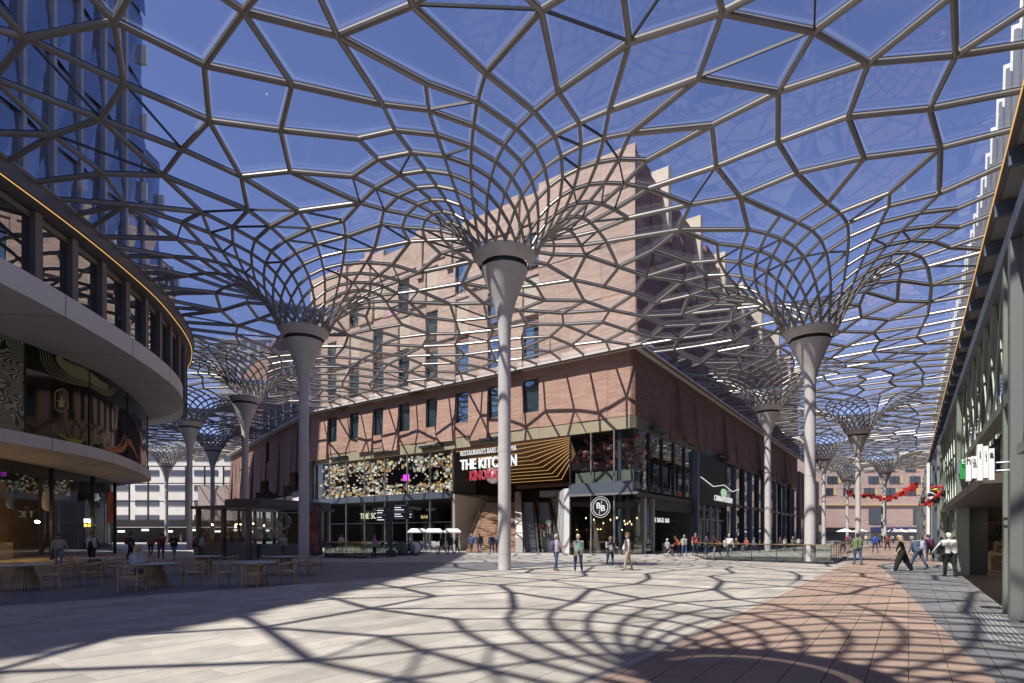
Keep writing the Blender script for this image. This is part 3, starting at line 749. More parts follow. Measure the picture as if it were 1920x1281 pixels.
# "THE SOL" sign behind the ground floor glass
s_ = empty('shop_sign', LF.P(34, -0.6, 3.9), 'pale lettering THE SOL hanging behind the ground floor glass', 'sign')
text('lettering', 'THE SOL', 0.95, EM('sign_cream', (0.9, 0.88, 0.6), 0.9), s_, LF.P(33.6, -0.45, 3.85), -LF.u, ext=0.03, sx=0.95)
MB().fbox(LF, 30.9, 36.2, -0.56, -0.52, 3.25, 3.31).build('rail', frame_m, s_)
s_ = empty('bar_sign', LF.P(24.9, -0.6, 3.5), 'small amber lettering behind the glass next to the stairs', 'sign')
text('lettering', 'BAR', 0.5, EM('sign_amber', (0.8, 0.55, 0.25), 0.8), s_, LF.P(24.7, -0.45, 3.6), -LF.u, ext=0.02, sx=1.2)
MB().fbox(LF, 23.9, 25.5, -0.5, -0.47, 3.28, 3.32).build('rail', frame_m, s_)
# cloud lamps above the counter
cl = M('paper_lamp', (0.75, 0.74, 0.70), rough=0.8)
for k in range(6):
    p = LF.P(26 + k * 2.1 + rg.random(), -2.2 - rg.random() * 1.5, 4.4 + rg.random() * 0.4)
    m = MB()
    for q in range(4): m.ball((p.x + rg.uniform(-.5, .5), p.y + rg.uniform(-.3, .3), p.z + rg.uniform(-.1, .1)), (0.45, 0.35, 0.2), 8, 5)
    o = m.build('cloud_lamp', cl, smooth=True); tag(o, 'white cloud shaped lamp above the ground floor counter, %s from the stairs' % ORD[k], 'lamp', 'cloud lamps in the restaurant')
# --- lantern wall on the upper floor
lw_ = empty('lantern_installation', LF.P(32, -1.4, 6.2), 'wall of several hundred small glowing glass lanterns behind the upper windows', 'lamp installation')
lcols = [EM('lantern_%d' % k, c, s) for k, (c, s) in enumerate([((1, .80, .52), .7), ((1, .52, .2), .5), ((.95, .92, .8), .75), ((.7, .8, .74), .4), ((1, .4, .12), .28), ((.5, .38, .28), .25), ((.9, .68, .55), .42)])]
lm = [MB().box(-.5, .5, -.5, .5, -.5, .5).mesh('lantern', c) for c in lcols]
cnt = 0; far = MB()
for q in range(3400):
    uu = rg.uniform(20.6, 43.4); zz = 6.35 + rg.random() ** 0.9 * 4.1; f = (zz - 6.3) / 4.2
    hole = math.sin(uu * 0.9) * 0.5 + math.sin(uu * 0.37 + 1) * 0.5
    dens = 1.0 if (f < 0.27 or f > 0.72 + 0.12 * hole) else (0.55 if (40 < uu or 20 < uu < 23.3 or 32.5 < uu < 36.5) else 0.10)
    if 26.8 < uu < 30.5 and 0.3 < f < 0.95: dens *= 0.25
    if rg.random() > dens * 0.55: continue
    s = rg.choice((0.12, 0.16, 0.2, 0.26)) * rg.uniform(.8, 1.15); p = LF.P(uu, -rg.uniform(0.7, 2.4), zz)
    if cnt < 300:
        o = put('lantern', rg.choice(lm), lw_); o.location = p; o.scale = (s, s, s * rg.uniform(0.8, 1.3)); o.rotation_euler = (0, 0, rg.uniform(0.4, 0.9)); cnt += 1
    else: far.box(p.x - s / 2, p.x + s / 2, p.y - s / 2, p.y + s / 2, p.z - s / 2, p.z + s / 2, rg.randrange(7))
o = far.build('more_lanterns', lcols, lw_); o['kind'] = 'stuff'
# suspension wires grid
m = MB()
for q in range(40):
    p = LF.P(rg.uniform(21, 43), -rg.uniform(0.8, 2.2), 6.4); m.tube(p, p + Vector((0, 0, 4.2)), 0.008, n=3)
m.build('wire', black, lw_)
o = MB().fbox(LF, 28.2, 29.1, -1.6, -1.5, 7.9, 8.6).build('magenta_screen', EM('magenta', (0.75, 0.05, 0.9), 1.6)); tag(o, 'small glowing magenta screen among the lanterns', 'screen')
# --- entrance: soffit with light lines, side walls
wood = M('soffit_wood', (0.20, 0.11, 0.065), rough=0.55, var=0.2, scale=4)
sf = MB()
def soff(k, q):
    """point on light line k: 0 far left, 1 bend, 2 right end by the facade"""
    d = 0.5 + k * 1.0; z = 10.52 - 0.25 * d
    return (LF.P(20.2, -d, z), LF.P(13.2, -d, z), LF.P(6.35, -0.15 - 0.10 * d, 10.55 - 0.13 * d))[q]
edge0 = [LF.P(20.2, 0, 10.6), LF.P(13.2, 0, 10.6), LF.P(6.35, 0, 10.6)]
prev = edge0
for k in range(12):
    cur = [soff(k, q) for q in range(3)]; m = MB()
    for q in (0, 1): m.add([prev[q], prev[q + 1], cur[q + 1], cur[q]], [(0, 1, 2, 3)])
    m.build('soffit_plank', wood, bb)
    if k < 11:
        for q in (0, 1): MB().bar(cur[q] + Vector((0, 0, -.02)), cur[q + 1] + Vector((0, 0, -.02)), 0.035, 0.025).build('light_line', gold_light, bb)
    prev = cur
sf.add([prev[1], prev[2], LF.P(6.35, -11.6, 8.6), LF.P(11.5, -11.6, 7.6)], [(0, 1, 2, 3)]); sf.fbox(LF, 6.2, 20.2, -11.9, -11.7, 7.2, 8.7)
sf.build('entrance_soffit', wood, bb)
beige_w = M('stair_wall', (0.47, 0.42, 0.36), rough=0.7, var=0.05)
MB().hexa([(-6.15, 58.5, 0), (-5.95, 58.5, 0), (-3.0, 64.2, 0), (-3.2, 64.2, 0), (-6.15, 58.5, 5.9), (-5.95, 58.5, 5.9), (-3.0, 64.2, 5.7), (-3.2, 64.2, 5.7)]).build('stair_side_wall', beige_w, bb)
MB().hexa([(4.75, 51.2, 0), (5.25, 50.5, 0), (4.7, 64, 0), (4.4, 64, 0), (4.75, 51.2, 5.85), (5.25, 50.5, 5.85), (4.7, 64, 5.9), (4.4, 64, 5.9)]).build('escalator_side_wall', white_trim, bb)
# --- corner shop glazing (left face 0..6 and right face)
for (u0, u1) in ((0.08, 1.9), (1.9, 4.1), (4.1, 6.2)):
    MB().fbox(LF, u0 + 0.04, u1 - 0.04, -0.14, -0.12, 0.12, 5.05).build('shop_glass', shop_gl, bb)
    MB().fbox(LF, u0 + 0.04, u1 - 0.04, -0.14, -0.12, 6.3, 10.6).build('upper_glass', shop_gl, bb)
    MB().fbox(LF, u0 + 0.01, u1 - 0.01, -0.2, 0.3, 5.25, 6.2).build('band_panel', M('band_bluegrey', (0.16, 0.19, 0.24)), bb)
    for z0, z1 in ((0, 5.05), (6.21, 10.62)): MB().fbox(LF, u1 - 0.05, u1 + 0.05, -0.11, 0.06, z0, z1).build('mullion', mull if u1 < 4.5 else frame_m, bb)
MB().fbox(LF, -0.35, 6.2, 0.0, 0.36, 5.06, 5.24).build('canopy_lip', mull, bb)
for z0, z1 in ((0, 5.05), (6.21, 10.62)): MB().fbox(LF, 1.45, 1.75, -0.7, -0.4, z0, z1).build('steel_post', M('post_blue', (0.22, 0.28, 0.38), rough=0.4, metal=0.4), bb)
MB().fbox(LF, 0.3, 5.9, -0.5, -0.45, 6.3, 7.2).build('parapet_screen', M('parapet_cream', (0.5, 0.47, 0.4)), bb)
ub = [0.0, 3.2, 6.4, 9.6, 12.8, 16.0]
for k in range(5):
    u0, u1 = ub[k], ub[k + 1]
    MB().fbox(RF, u0 + 0.05, u1 - 0.05, -0.14, -0.12, 5.6, 10.6).build('upper_glass', shop_gl, bb)
    MB().fbox(RF, u1 - 0.04, u1 + 0.04, -0.1, 0.05, 5.3, 10.62).build('mullion', frame_m, bb)
    MB().fbox(RF, u0 + 0.01, u1 - 0.01, -0.2, 0.06, 4.9, 5.3).build('band_panel', frame_m, bb)
for (u0, u1) in ((0.08, 2.2), (2.2, 4.3)):
    MB().fbox(RF, u0 + 0.04, u1 - 0.04, -0.14, -0.12, 0.12, 4.85).build('shop_glass', shop_gl, bb); MB().fbox(RF, u1 - 0.05, u1 + 0.05, -0.1, 0.05, 0, 4.89).build('mullion', mull, bb)
# recessed bagel bar opening
m = MB(); m.fbox(RF, 4.4, 4.6, -6, -0.2, 0, 4.85); m.fbox(RF, 4.6, 15.9, -6.2, -6.0, 0, 4.85); m.fbox(RF, 15.7, 15.9, -5.98, -0.2, 0, 4.85); m.build('recess_wall', grey_int, bb)
MB().fbox(RF, 4.5, 15.9, -5.9, -0.25, 4.55, 4.7).build('recess_ceiling', M('beige_ceiling', (0.30, 0.26, 0.21)), bb)
MB().fbox(RF, 4.5, 15.9, -0.5, 0.02, 3.9, 4.88).build('sign_header', black, bb)
MB().fbox(RF, 10.2, 12.4, -5.95, -5.9, 1.0, 2.9).build('poster', M('poster_violet', (0.25, 0.18, 0.28), var=0.6, scale=3), bb)
MB().fbox(RF, 15.9, 16.6, -0.3, 0.35, 0, 10.6).build('steel_pier', M('pier_blue', (0.13, 0.16, 0.22), rough=0.4, metal=0.4), bb)
s_ = empty('bagel_sign', RF.P(8, -5.9, 3), 'white letters AK BAGEL BAR on the dark recess wall of the corner', 'sign')
ua, za = RF.px(1240, 976, -0.3); wq = RF.px(1255, 976, -0.3)[0] - RF.px(1225, 976, -0.3)[0]; fit_text('lettering', 'AK BAGEL BAR', 0.62, EM('letter_dim', (1, 1, 1), 0.42), s_, ua, za, -0.3, wq, RF, RF.u, ext=0.02, bold=-0.006, space=1.25)
MB().fbox(RF, 5.0, 11.6, -0.36, -0.33, 3.03, 3.08).build('rail', frame_m, s_)
# cinnamon shop front
MB().fbox(RF, 16.7, 28.0, -0.3, 0.1, 5.0, 10.6).build('slat_backing', black, bb)
for k in range(38):
    MB().fbox(RF, 16.75 + k * 0.295, 16.93 + k * 0.295, 0.1, 0.16, 5.0, 10.6).build('facade_slat', frame_m, bb)
MB().fbox(RF, 16.7, 28, -0.12, -0.1, 0.1, 4.95).build('shop_glass', shop_gl, bb)
for uu in (16.8, 19.4, 22.0, 24.6, 27.4): MB().fbox(RF, uu, uu + 0.12, -0.1, 0.08, 0, 4.98).build('mullion', M('mullion_light', (0.5, 0.5, 0.48)) if uu not in (16.8, 27.4) else frame_m, bb)
m = MB(); m.fbox(RF, 16.9, 27.5, -0.08, 0.05, 3.3, 3.42); m.build('transom', mull, bb)
MB().fbox(RF, 20.0, 22.9, -2.5, -2.3, 0, 3.2).build('shop_door', black, bb)
s_ = empty('cinnamon_shop_sign', RF.P(22, 0.2, 6), 'white CINNAVERSUM letters with green seal under a zigzag roof line', 'sign')
ua, za = RF.px(1357, 937, 0.22); wq = RF.px(1373, 937, .22)[0] - RF.px(1340, 937, .22)[0]; fit_text('lettering', 'CINNAVERSUM', 0.95, EM('letter_dim', (1, 1, 1), 0.42), s_, ua, za, 0.22, wq, RF, RF.u, ext=0.03, bold=-0.008, space=1.2)
pz = [RF.P(RF.px(x_, y_, .24)[0], 0.24, RF.px(x_, y_, .24)[1]) for x_, y_ in ((1314, 894), (1338, 912.5), (1358, 909.5), (1373, 922), (1386, 917.5))]
for k in range(4): MB().bar(pz[k], pz[k + 1], 0.04, 0.06).build('roof_line', white_letter, s_)
seal = MB(); ua, za = RF.px(1357, 924.5, .22); c = RF.P(ua, 0.22, za)
ring = [c + RF.u * (1.25 * math.cos(a)) + Vector((0, 0, 0.5 * math.sin(a))) for a in [k * math.pi / 8 for k in range(16)]]
seal.add(ring + [p + RF.n * 0.06 for p in ring], [tuple(range(16)), tuple(range(31, 15, -1))] + [(k, (k + 1) % 16, 16 + (k + 1) % 16, 16 + k) for k in range(16)])
seal.build('seal', EM('seal_green', (0.42, 0.62, 0.40), 0.6), s_)
r2 = [c + RF.n * 0.1 + RF.u * (0.75 * math.cos(a)) + Vector((0, 0, 0.3 * math.sin(a))) for a in [k * math.pi / 8 for k in range(16)]]
MB().path(r2, 0.03, 4, True).build('seal_ring', M('seal_dark', (0.05, 0.14, 0.06)), s_)
# remaining shop bays along the side street
uu = 28.2; k = 0
while uu < RU - 3:
    w_ = 4.6
    MB().fbox(RF, uu + 0.1, uu + w_ - 0.1, -0.14, -0.12, 0.1, 10.5).build('shop_glass', shop_gl, bb)
    MB().fbox(RF, uu - 0.18, uu + 0.06, -0.3, 0.22, 0, 10.62).build('steel_pier', M('pier_blue', (0.13, 0.16, 0.22)) if k % 2 else frame_m, bb)
    MB().fbox(RF, uu + 0.07, uu + w_ - 0.19, -0.2, 0.1, 5.3, 5.7).build('band_panel', frame_m, bb)
    if k % 3 == 1: MB().fbox(RF, uu + 0.6, uu + w_ - 0.8, -1.6, -1.5, 6.2, 8.2).build('red_banner', M('banner_red', (0.42, 0.07, 0.05), var=0.4, scale=1.2), bb)
    uu += w_; k += 1
# BB disc sign
s_ = empty('round_logo_sign', LF.P(4.6, 0.35, 3.5), 'round black sign with white BB letters on the corner shop glass', 'sign')
def disc(F, u, z, r, n0, n1, mat, name, parent, k=40):
    ring = [F.P(u + r * math.cos(a), n0, z + r * math.sin(a)) for a in [i * 2 * math.pi / k for i in range(k)]]
    return MB().add(ring + [p + F.n * (n1 - n0) for p in ring], [tuple(range(k)), tuple(range(2 * k - 1, k - 1, -1))] + [(i, (i + 1) % k, k + (i + 1) % k, k + i) for i in range(k)]).build(name, mat, parent)
ub_, zb_ = LF.px(1126, 951, 0.35); RR_ = 0.93
disc(LF, ub_, zb_, RR_, 0.2, 0.36, black, 'disc', s_)
for rr, th in ((RR_ - 0.03, 0.018), (RR_ - 0.22, 0.025)):
    MB().path([LF.P(ub_ + rr * math.cos(a), 0.38, zb_ + rr * math.sin(a)) for a in [i * math.pi / 20 for i in range(40)]], th, 5, True).build('rim', white_letter, s_)
text('lettering', 'B', 0.72, white_letter, s_, LF.P(ub_ + 0.2, 0.37, zb_ + 0.12), -LF.u, ext=0.02, bold=0.008)
text('lettering', 'B', 0.72, white_letter, s_, LF.P(ub_ - 0.24, 0.37, zb_ - 0.12), -LF.u, ext=0.02, bold=0.008)
MB().bar(LF.P(ub_ - 0.14, 0.38, zb_ + 0.6), LF.P(ub_ + 0.12, 0.38, zb_ - 0.6), 0.02, 0.03).build('slash', white_letter, s_)
# entrance letters
s_ = empty('entrance_sign', LF.P(15.5, 0.2, 7.6), 'white RESTAURANTS BARS and THE KITCHEN letters hung over the entrance stairs', 'sign')
ua, za = LF.px(914, 868, 0.3); 
u1_, z1_ = LF.px(864, 842, 0.3); u2_, z2_ = LF.px(969, 842, 0.3); wsign = abs(u1_ - u2_)
fit_text('upper_lettering', 'RESTAURANTS BARS & CINEMA', 0.72, EM('letter_dim', (1, 1, 1), 0.42), s_, ua, 9.95, 0.3, wsign, LF, -LF.u, ext=0.03)
fit_text('lettering', 'THE KITCHEN', 1.45, white_letter, s_, ua, 8.75, 0.3, wsign, LF, -LF.u, ext=0.09, bold=0.02)
MB().fbox(LF, ua - wsign / 2, ua + wsign / 2, 0.2, 0.26, 9.58, 9.64).build('hanging_rail', frame_m, s_)
for q in (-0.4, 0.4): MB().tube(LF.P(ua + q * wsign, 0.23, 9.6), LF.P(ua + q * wsign, -0.05, 10.7), 0.02, n=5).build('hanger', frame_m, s_)
s_ = empty('cinema_sign', LF.P(15, 0.2, 6), 'red outlined KINOPOLIS letters with a silver ball over the stairs', 'sign')
uk, zk = LF.px(913, 891, 0.3); wk = abs(LF.px(882, 891, 0.3)[0] - LF.px(945, 891, 0.3)[0])
fit_text('lettering', 'KINOPOLIS', 1.35, EM('kino_red', (0.55, 0.05, 0.08), 0.5), s_, uk, zk, 0.42, wk, LF, -LF.u, ext=0.06, bold=0.0)
fit_text('letter_outline', 'KINOPOLIS', 1.35, M('kino_outline', (0.8, 0.6, 0.6)), s_, uk, zk, 0.34, wk * 1.02, LF, -LF.u, ext=0.03, bold=0.03)
ukb = LF.px(915, 891, 0.3)[0]
m = MB(); p = LF.P(ukb, -0.55, zk); m.ball(p, 0.80, 20, 12); m.build('ball', M('silver_ball', (0.75, 0.75, 0.77), rough=0.3, metal=0.4), s_, smooth=True)
for q in (-0.45, 0.45): MB().tube(LF.P(uk + q * wk, 0.36, zk), LF.P(uk + q * wk, -0.3, 10.3), 0.015, n=5).build('hanger', frame_m, s_)

# --- stairs climbing straight in from the plaza
st = empty('entrance_staircase', (-2, 58, 0), 'broad brown stone staircase rising into the cinema entrance', 'staircase')
step_m = M('stair_stone', (0.36, 0.22, 0.15), rough=0.6, var=0.25, scale=2.5, isl=0.05)
nose = M('stair_nosing', (0.66, 0.50, 0.36), rough=0.5)
NS = 31; rise = 5.3 / NS; run = 0.355; Y0 = 53.0
for k in range(NS):
    xl = -4.35 + 1.4 * k / NS; ya = Y0 + k * run; z1 = (k + 1) * rise
    o = MB().box(xl, 0.3, ya, ya + run + 0.02, max(0, z1 - 0.6), z1).build('step', step_m, st)
    MB().box(xl, 0.3, ya - 0.012, ya + 0.06, z1 - 0.035, z1 + 0.004).build('nosing', nose, o)
MB().box(-3.0, 4.4, Y0 + NS * run + 0.03, 72, 5.0, 5.3).build('landing', step_m, st)
rail_m = M('handrail_bronze', (0.45, 0.26, 0.12), rough=0.35, metal=0.7)
for xa, xb in ((-1.7, -1.35), (-1.5, -1.15), (-4.25, -2.9)):
    m = MB(); a_ = Vector((xa, Y0 + 0.2, 1.05)); b_ = Vector((xb, Y0 + NS * run, 6.25)); m.tube(a_, b_, 0.03, n=6)
    for q in range(6): t = q / 5; p = a_.lerp(b_, t); m.tube(p - Vector((0, 0, 0.95)), p, 0.022, n=5)
    m.build('handrail', rail_m, st)
m = MB().hexa([(0.32, Y0 - 0.3, 0), (1.0, Y0 - 0.3, 0), (1.0, 64.5, 0), (0.32, 64.5, 0), (0.32, Y0 - 0.3, 1.4), (1.0, Y0 - 0.3, 1.4), (1.0, 64.5, 6.6), (0.32, 64.5, 6.6)])
m.build('stringer_wall', M('stringer', (0.55, 0.52, 0.48)), st)
def escalator(x0, x1, label, yb=52.6):
    e = empty('escalator', ((x0 + x1) / 2, yb + 4, 0), label, 'escalator', 'escalators beside the entrance stairs')
    tread = M('escalator_tread', (0.17, 0.18, 0.20), rough=0.35, metal=0.6)
    for k in range(26):
        MB().box(x0 + 0.22, x1 - 0.22, yb + 1.2 + k * 0.395, yb + 1.2 + (k + 1) * 0.395, max(0, k * 0.204 - 0.4), (k + 1) * 0.204).build('step', tread, e)
        MB().box(x0 + 0.22, x1 - 0.22, yb + 1.19 + k * 0.395, yb + 1.22 + k * 0.395, (k + 1) * 0.204 - 0.03, (k + 1) * 0.204 + 0.003).build('nosing', M('tread_edge', (0.45, 0.46, 0.48), rough=0.3, metal=0.7), e)
    MB().box(x0 + 0.22, x1 - 0.22, yb - 0.2, yb + 1.18, 0.0, 0.03).build('comb_plate', tread, e)
    for xx in (x0, x1 - 0.16):
        MB().hexa([(xx, yb - .5, 0), (xx + .16, yb - .5, 0), (xx + .16, yb + 11.6, 0), (xx, yb + 11.6, 0), (xx, yb - .5, .3), (xx + .16, yb - .5, .3), (xx + .16, yb + 11.6, 5.6), (xx, yb + 11.6, 5.6)]).build('skirt', M('escalator_skirt', (0.32, 0.33, 0.34), rough=0.3, metal=0.8), e)
        um = xx + 0.08
        MB().add([(um, yb - .4, .3), (um, yb + 11.6, 5.62), (um, yb + 11.6, 6.5), (um, yb + .6, 1.35), (um, yb - .4, 1.0)], [(0, 1, 2, 3, 4)]).build('balustrade_glass', GLASS('amber_glass', (0.75, 0.55, 0.28), base=0.1), e)
        pts = [(um, yb - .1, .35), (um, yb - .5, .45), (um, yb - .62, .75), (um, yb - .45, 1.02), (um, yb, 1.15), (um, yb + .8, 1.4), (um, yb + 11.6, 6.55)]
        MB().path(pts, 0.045, 6).build('handrail', M('rail_black', (0.03, 0.03, 0.03), rough=.4), e)
escalator(1.08, 2.55, 'left escalator next to the stone stairs, empty'); escalator(2.75, 4.35, 'right escalator by the white wall with two riders')
# pendant lamps in the corner shop
for k in range(12):
    F = LF if k < 7 else RF; uu = (0.7 + 0.8 * k) if k < 7 else (0.8 + 0.7 * (k - 7))
    p = F.P(uu, -1.4 - 0.7 * rg.random(), 2.5 + rg.random() * 0.7)
    e = empty('pendant_lamp', p, 'small warm bulb behind the corner shop glass, %s %s' % (ORD[k] if k < 7 else ORD[k - 7], 'from the corner on the stairs side' if k < 7 else 'from the corner on the street side'), 'lamp', 'pendant bulbs in the corner shop')
    MB().ball(p, (0.045, 0.045, 0.09), 8, 6).build('bulb', EM('lamp_soft', (1.0, .68, .32), 4.0), e, smooth=True); MB().tube(p + Vector((0, 0, 0.12)), p + Vector((0, 0, 2.2)), 0.006, n=4).build('cord', black, e)
o = MB().fbox(LF, 0.9, 5.4, -2.6, -1.9, 0.95, 1.05); o.fbox(LF, 1.0, 1.1, -2.5, -2.0, 0, 0.95); o.fbox(LF, 5.2, 5.3, -2.5, -2.0, 0, 0.95)
o = o.build('bar_table', M('bar_wood', (0.35, 0.22, 0.12))); tag(o, 'long wooden bar table behind the corner shop glass', 'table')
# red blossom display on the corner's upper floor
red_b = [M('blossom_%d' % k, c, rough=0.8) for k, c in enumerate([(0.55, 0.10, 0.06), (0.35, 0.05, 0.05), (0.6, 0.3, 0.25), (0.3, 0.14, 0.16)])]
m = MB()
for k in range(150):
    p = LF.P(rg.uniform(0.2, 6.0), -rg.uniform(0.8, 3.0), rg.uniform(8.2, 10.4) if rg.random() < .8 else rg.uniform(7.2, 8.2)); r_ = rg.uniform(0.15, 0.42)
    m.ball(p, (r_, r_, r_ * 0.75), 7, 4, rg.randrange(4))
for k in range(60):
    p = RF.P(rg.uniform(0.2, 6.0), -rg.uniform(0.8, 3.0), rg.uniform(8.2, 10.4)); r_ = rg.uniform(0.15, 0.4); m.ball(p, (r_, r_, r_ * 0.75), 7, 4, rg.randrange(4))
o = m.build('blossom_ceiling', red_b); tag(o, 'dense red blossom decoration under the corner upper floor ceiling', 'decoration', kind='stuff')

# ------------------------------------------------------------------ brick wing along the narrow street
wing = empty('brick_wing', WG.P(0, 0, 0), 'dark shaded brick wing with folded panels along the narrow street', 'building')
bbs = bb; bb = wing
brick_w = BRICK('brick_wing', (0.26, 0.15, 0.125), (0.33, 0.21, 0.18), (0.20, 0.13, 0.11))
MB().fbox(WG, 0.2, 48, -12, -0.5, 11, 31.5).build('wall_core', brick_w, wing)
MB().fbox(WG, 0.2, 48, -12, -3.0, 0, 10.9).build('lower_wall', dark_int, wing)
for k in range(12):
    u0 = k * 4.0
    if k in (0, 1, 5):
        window(WG, u0 + 1.0, 0.7, 13.2, 16.4, parent=wing); panel(WG, u0 + 1.75, u0 + 3.98, 10.3, 17.2, 0.0, 0.3, brick_w); panel(WG, u0, u0 + 0.28, 10.3, 17.2, 0, 0, brick_w)
        panel(WG, u0 + .29, u0 + 1.74, 10.3, 13.19, 0, 0.1, brick_w); panel(WG, u0 + .29, u0 + 1.74, 16.41, 17.2, 0, 0, brick_w)
    else:
        z0 = (8.3, 7.8, 8.6, 7.4)[k % 4]
        panel(WG, u0, u0 + 2.1, z0, 17.2, 0.0, (0.5, 0.2)[k % 2], brick_w); panel(WG, u0 + 2.11, u0 + 3.98, z0 + 0.5, 17.2, 0.0, (0.15, 0.6)[k % 2], brick_w)
    window(WG, u0 + 2, 0.8, 18.5, 21.6, parent=wing, n=-0.4); window(WG, u0 + 2, 0.8, 23.5, 26.6, parent=wing, n=-0.4)
MB().fbox(WG, 0, 48, 0.02, 0.8, 17.2, 17.36).build('eave_gutter', white_trim, wing)
for k in range(8):
    MB().fbox(WG, k * 6 + 0.1, k * 6 + 5.9, -0.4, -0.1, 6.0, 7.2).build('fascia_panel', olive if k % 2 else frame_m, wing)
    MB().fbox(WG, k * 6 + 0.1, k * 6 + 5.9, -0.2, -0.17, 0.1, 5.9).build('shop_glass', shop_gl, wing)
    MB().fbox(WG, k * 6 - 0.12, k * 6 + 0.08, -0.3, 0.1, 0, 7.2).build('mullion', frame_m, wing)
MB().fbox(WG, 1.5, 7.5, 0.05, 0.2, 5.0, 7.6).build('sign_board', black, wing)
bb = bbs
s_ = empty('burger_sign', WG.P(4, 0.3, 6), 'black board with white HAMBURG lettering on the narrow street wing', 'sign')
text('lettering', 'HAMBURG:', 1.25, white_letter, s_, WG.P(4.3, 0.26, 6.25), -WG.u, ext=0.02, sx=0.85, bold=0.03)
MB().fbox(WG, 6.9, 7.2, 0.21, 0.25, 5.8, 6.8).build('red_bars', EM('sign_red', (0.7, 0.08, 0.06), 0.8), s_)
# ------------------------------------------------------------------ rounded white-banded building on the left
def resample(pts, step):
    P = [Vector(p) for p in pts]; d = [0]
    for i in range(1, len(P)): d.append(d[-1] + (P[i] - P[i - 1]).length)
    n = max(2, int(d[-1] / step)); out = []; j = 0
    for k in range(n + 1):
        t = d[-1] * k / n
        while j < len(P) - 2 and d[j + 1] < t: j += 1
        f = (t - d[j]) / max(1e-9, d[j + 1] - d[j]); out.append(P[j].lerp(P[j + 1], f))
    return out
def npts(pts, n):
    P = [Vector(p) for p in pts]; d = [0]
    for i in range(1, len(P)): d.append(d[-1] + (P[i] - P[i - 1]).length)
    out = []; j = 0
    for k in range(n + 1):
        t = d[-1] * k / n
        while j < len(P) - 2 and d[j + 1] < t: j += 1
        f = (t - d[j]) / max(1e-9, d[j + 1] - d[j]); out.append(P[j].lerp(P[j + 1], f))
    return out
def offset(c, o):
    out = []
    for i, p in enumerate(c):
        d = (c[min(i + 1, len(c) - 1)] - c[max(i - 1, 0)]).normalized(); out.append(p + Vector((d.y, -d.x, 0)) * o)
    return out
NC = 168
ring1 = npts(catmull([(-30, -15), (-23.5, -10), (-20.8, 3), (-19.4, 14), (-19.0, 22), (-20.0, 30.2), (-21.8, 36.7), (-24.6, 41.6), (-29, 45.5), (-36, 48.5)]), NC)
ring2 = npts(catmull([(-33, -15), (-27.5, -10), (-25.4, 3), (-24.4, 16), (-23.8, 25), (-23.7, 31.6), (-25.0, 36.6), (-27.3, 42), (-30.0, 46.2), (-36, 50)]), NC)
glassc = npts(catmull([(-38, -15), (-33, -10), (-31, 3), (-30, 16), (-29.6, 25), (-30, 33.2), (-31.4, 40.5), (-33.2, 46.5), (-36.5, 51.5), (-42, 55)]), NC)
eavec = npts(EAVE_C, NC); screenc = offset(ring2, -0.25); winc = offset(eavec, -0.75)
lb = empty('rounded_building', (-30, 22, 0), 'rounded building with two white curved bands, screen strip and dark shopfront', 'building')
def ribbon(cA, zA, cB, zB, i0, i1, th=None, mb=None):
    m = mb or MB(); k = i1 - i0
    a_ = [(p.x, p.y, zA) for p in cA[i0:i1 + 1]]; b_ = [(p.x, p.y, zB) for p in cB[i0:i1 + 1]]
    m.add(a_ + b_, [(j, j + 1, k + 1 + j + 1, k + 1 + j) for j in range(k)])
    return m
def V(c, i, z): return Vector((c[i].x, c[i].y, z))
white_b = M('band_white', (0.80, 0.76, 0.75), rough=0.5, var=0.03, scale=0.5)
soff_w = M('soffit_white', (0.74, 0.70, 0.67), rough=0.6, var=0.03, scale=0.4)
seg = 12
for i0 in range(0, NC, seg):
    i1 = i0 + seg
    for c, z0, z1, inner, in_z in ((ring1, 11.0, 11.95, screenc, 11.08), (ring2, 6.0, 6.62, glassc, 6.1)):
        m = ribbon(c, z0, c, z1, i0, i1); ribbon(offset(c, -0.02), z1, winc if z1 > 10 else screenc, z1 + 0.01, i0, i1, mb=m)
        # slim open joint between panels
        m.v = m.v; m.build('fascia_panel', white_b, lb, smooth=True)
        ribbon(c, z0 + 0.001, inner, in_z, i0, i1).build('soffit_panel', soff_w, lb, smooth=True)
        for ii in (i0,):
            j = MB(); p = V(c, ii, z0); q = V(inner, ii, in_z)
            d = (c[min(ii + 1, NC)] - c[max(ii - 1, 0)]).normalized()
            j.bar(p + Vector((0, 0, -0.003)), q + Vector((0, 0, -0.003)), 0.03, 0.006); nrm = Vector((d.y, -d.x, 0)) * 0.004
            j.bar(V(c, ii, z0) + nrm, V(c, ii, z1) + nrm, 0.03, 0.006, up=nrm)
            j.build('panel_joint', black, lb)
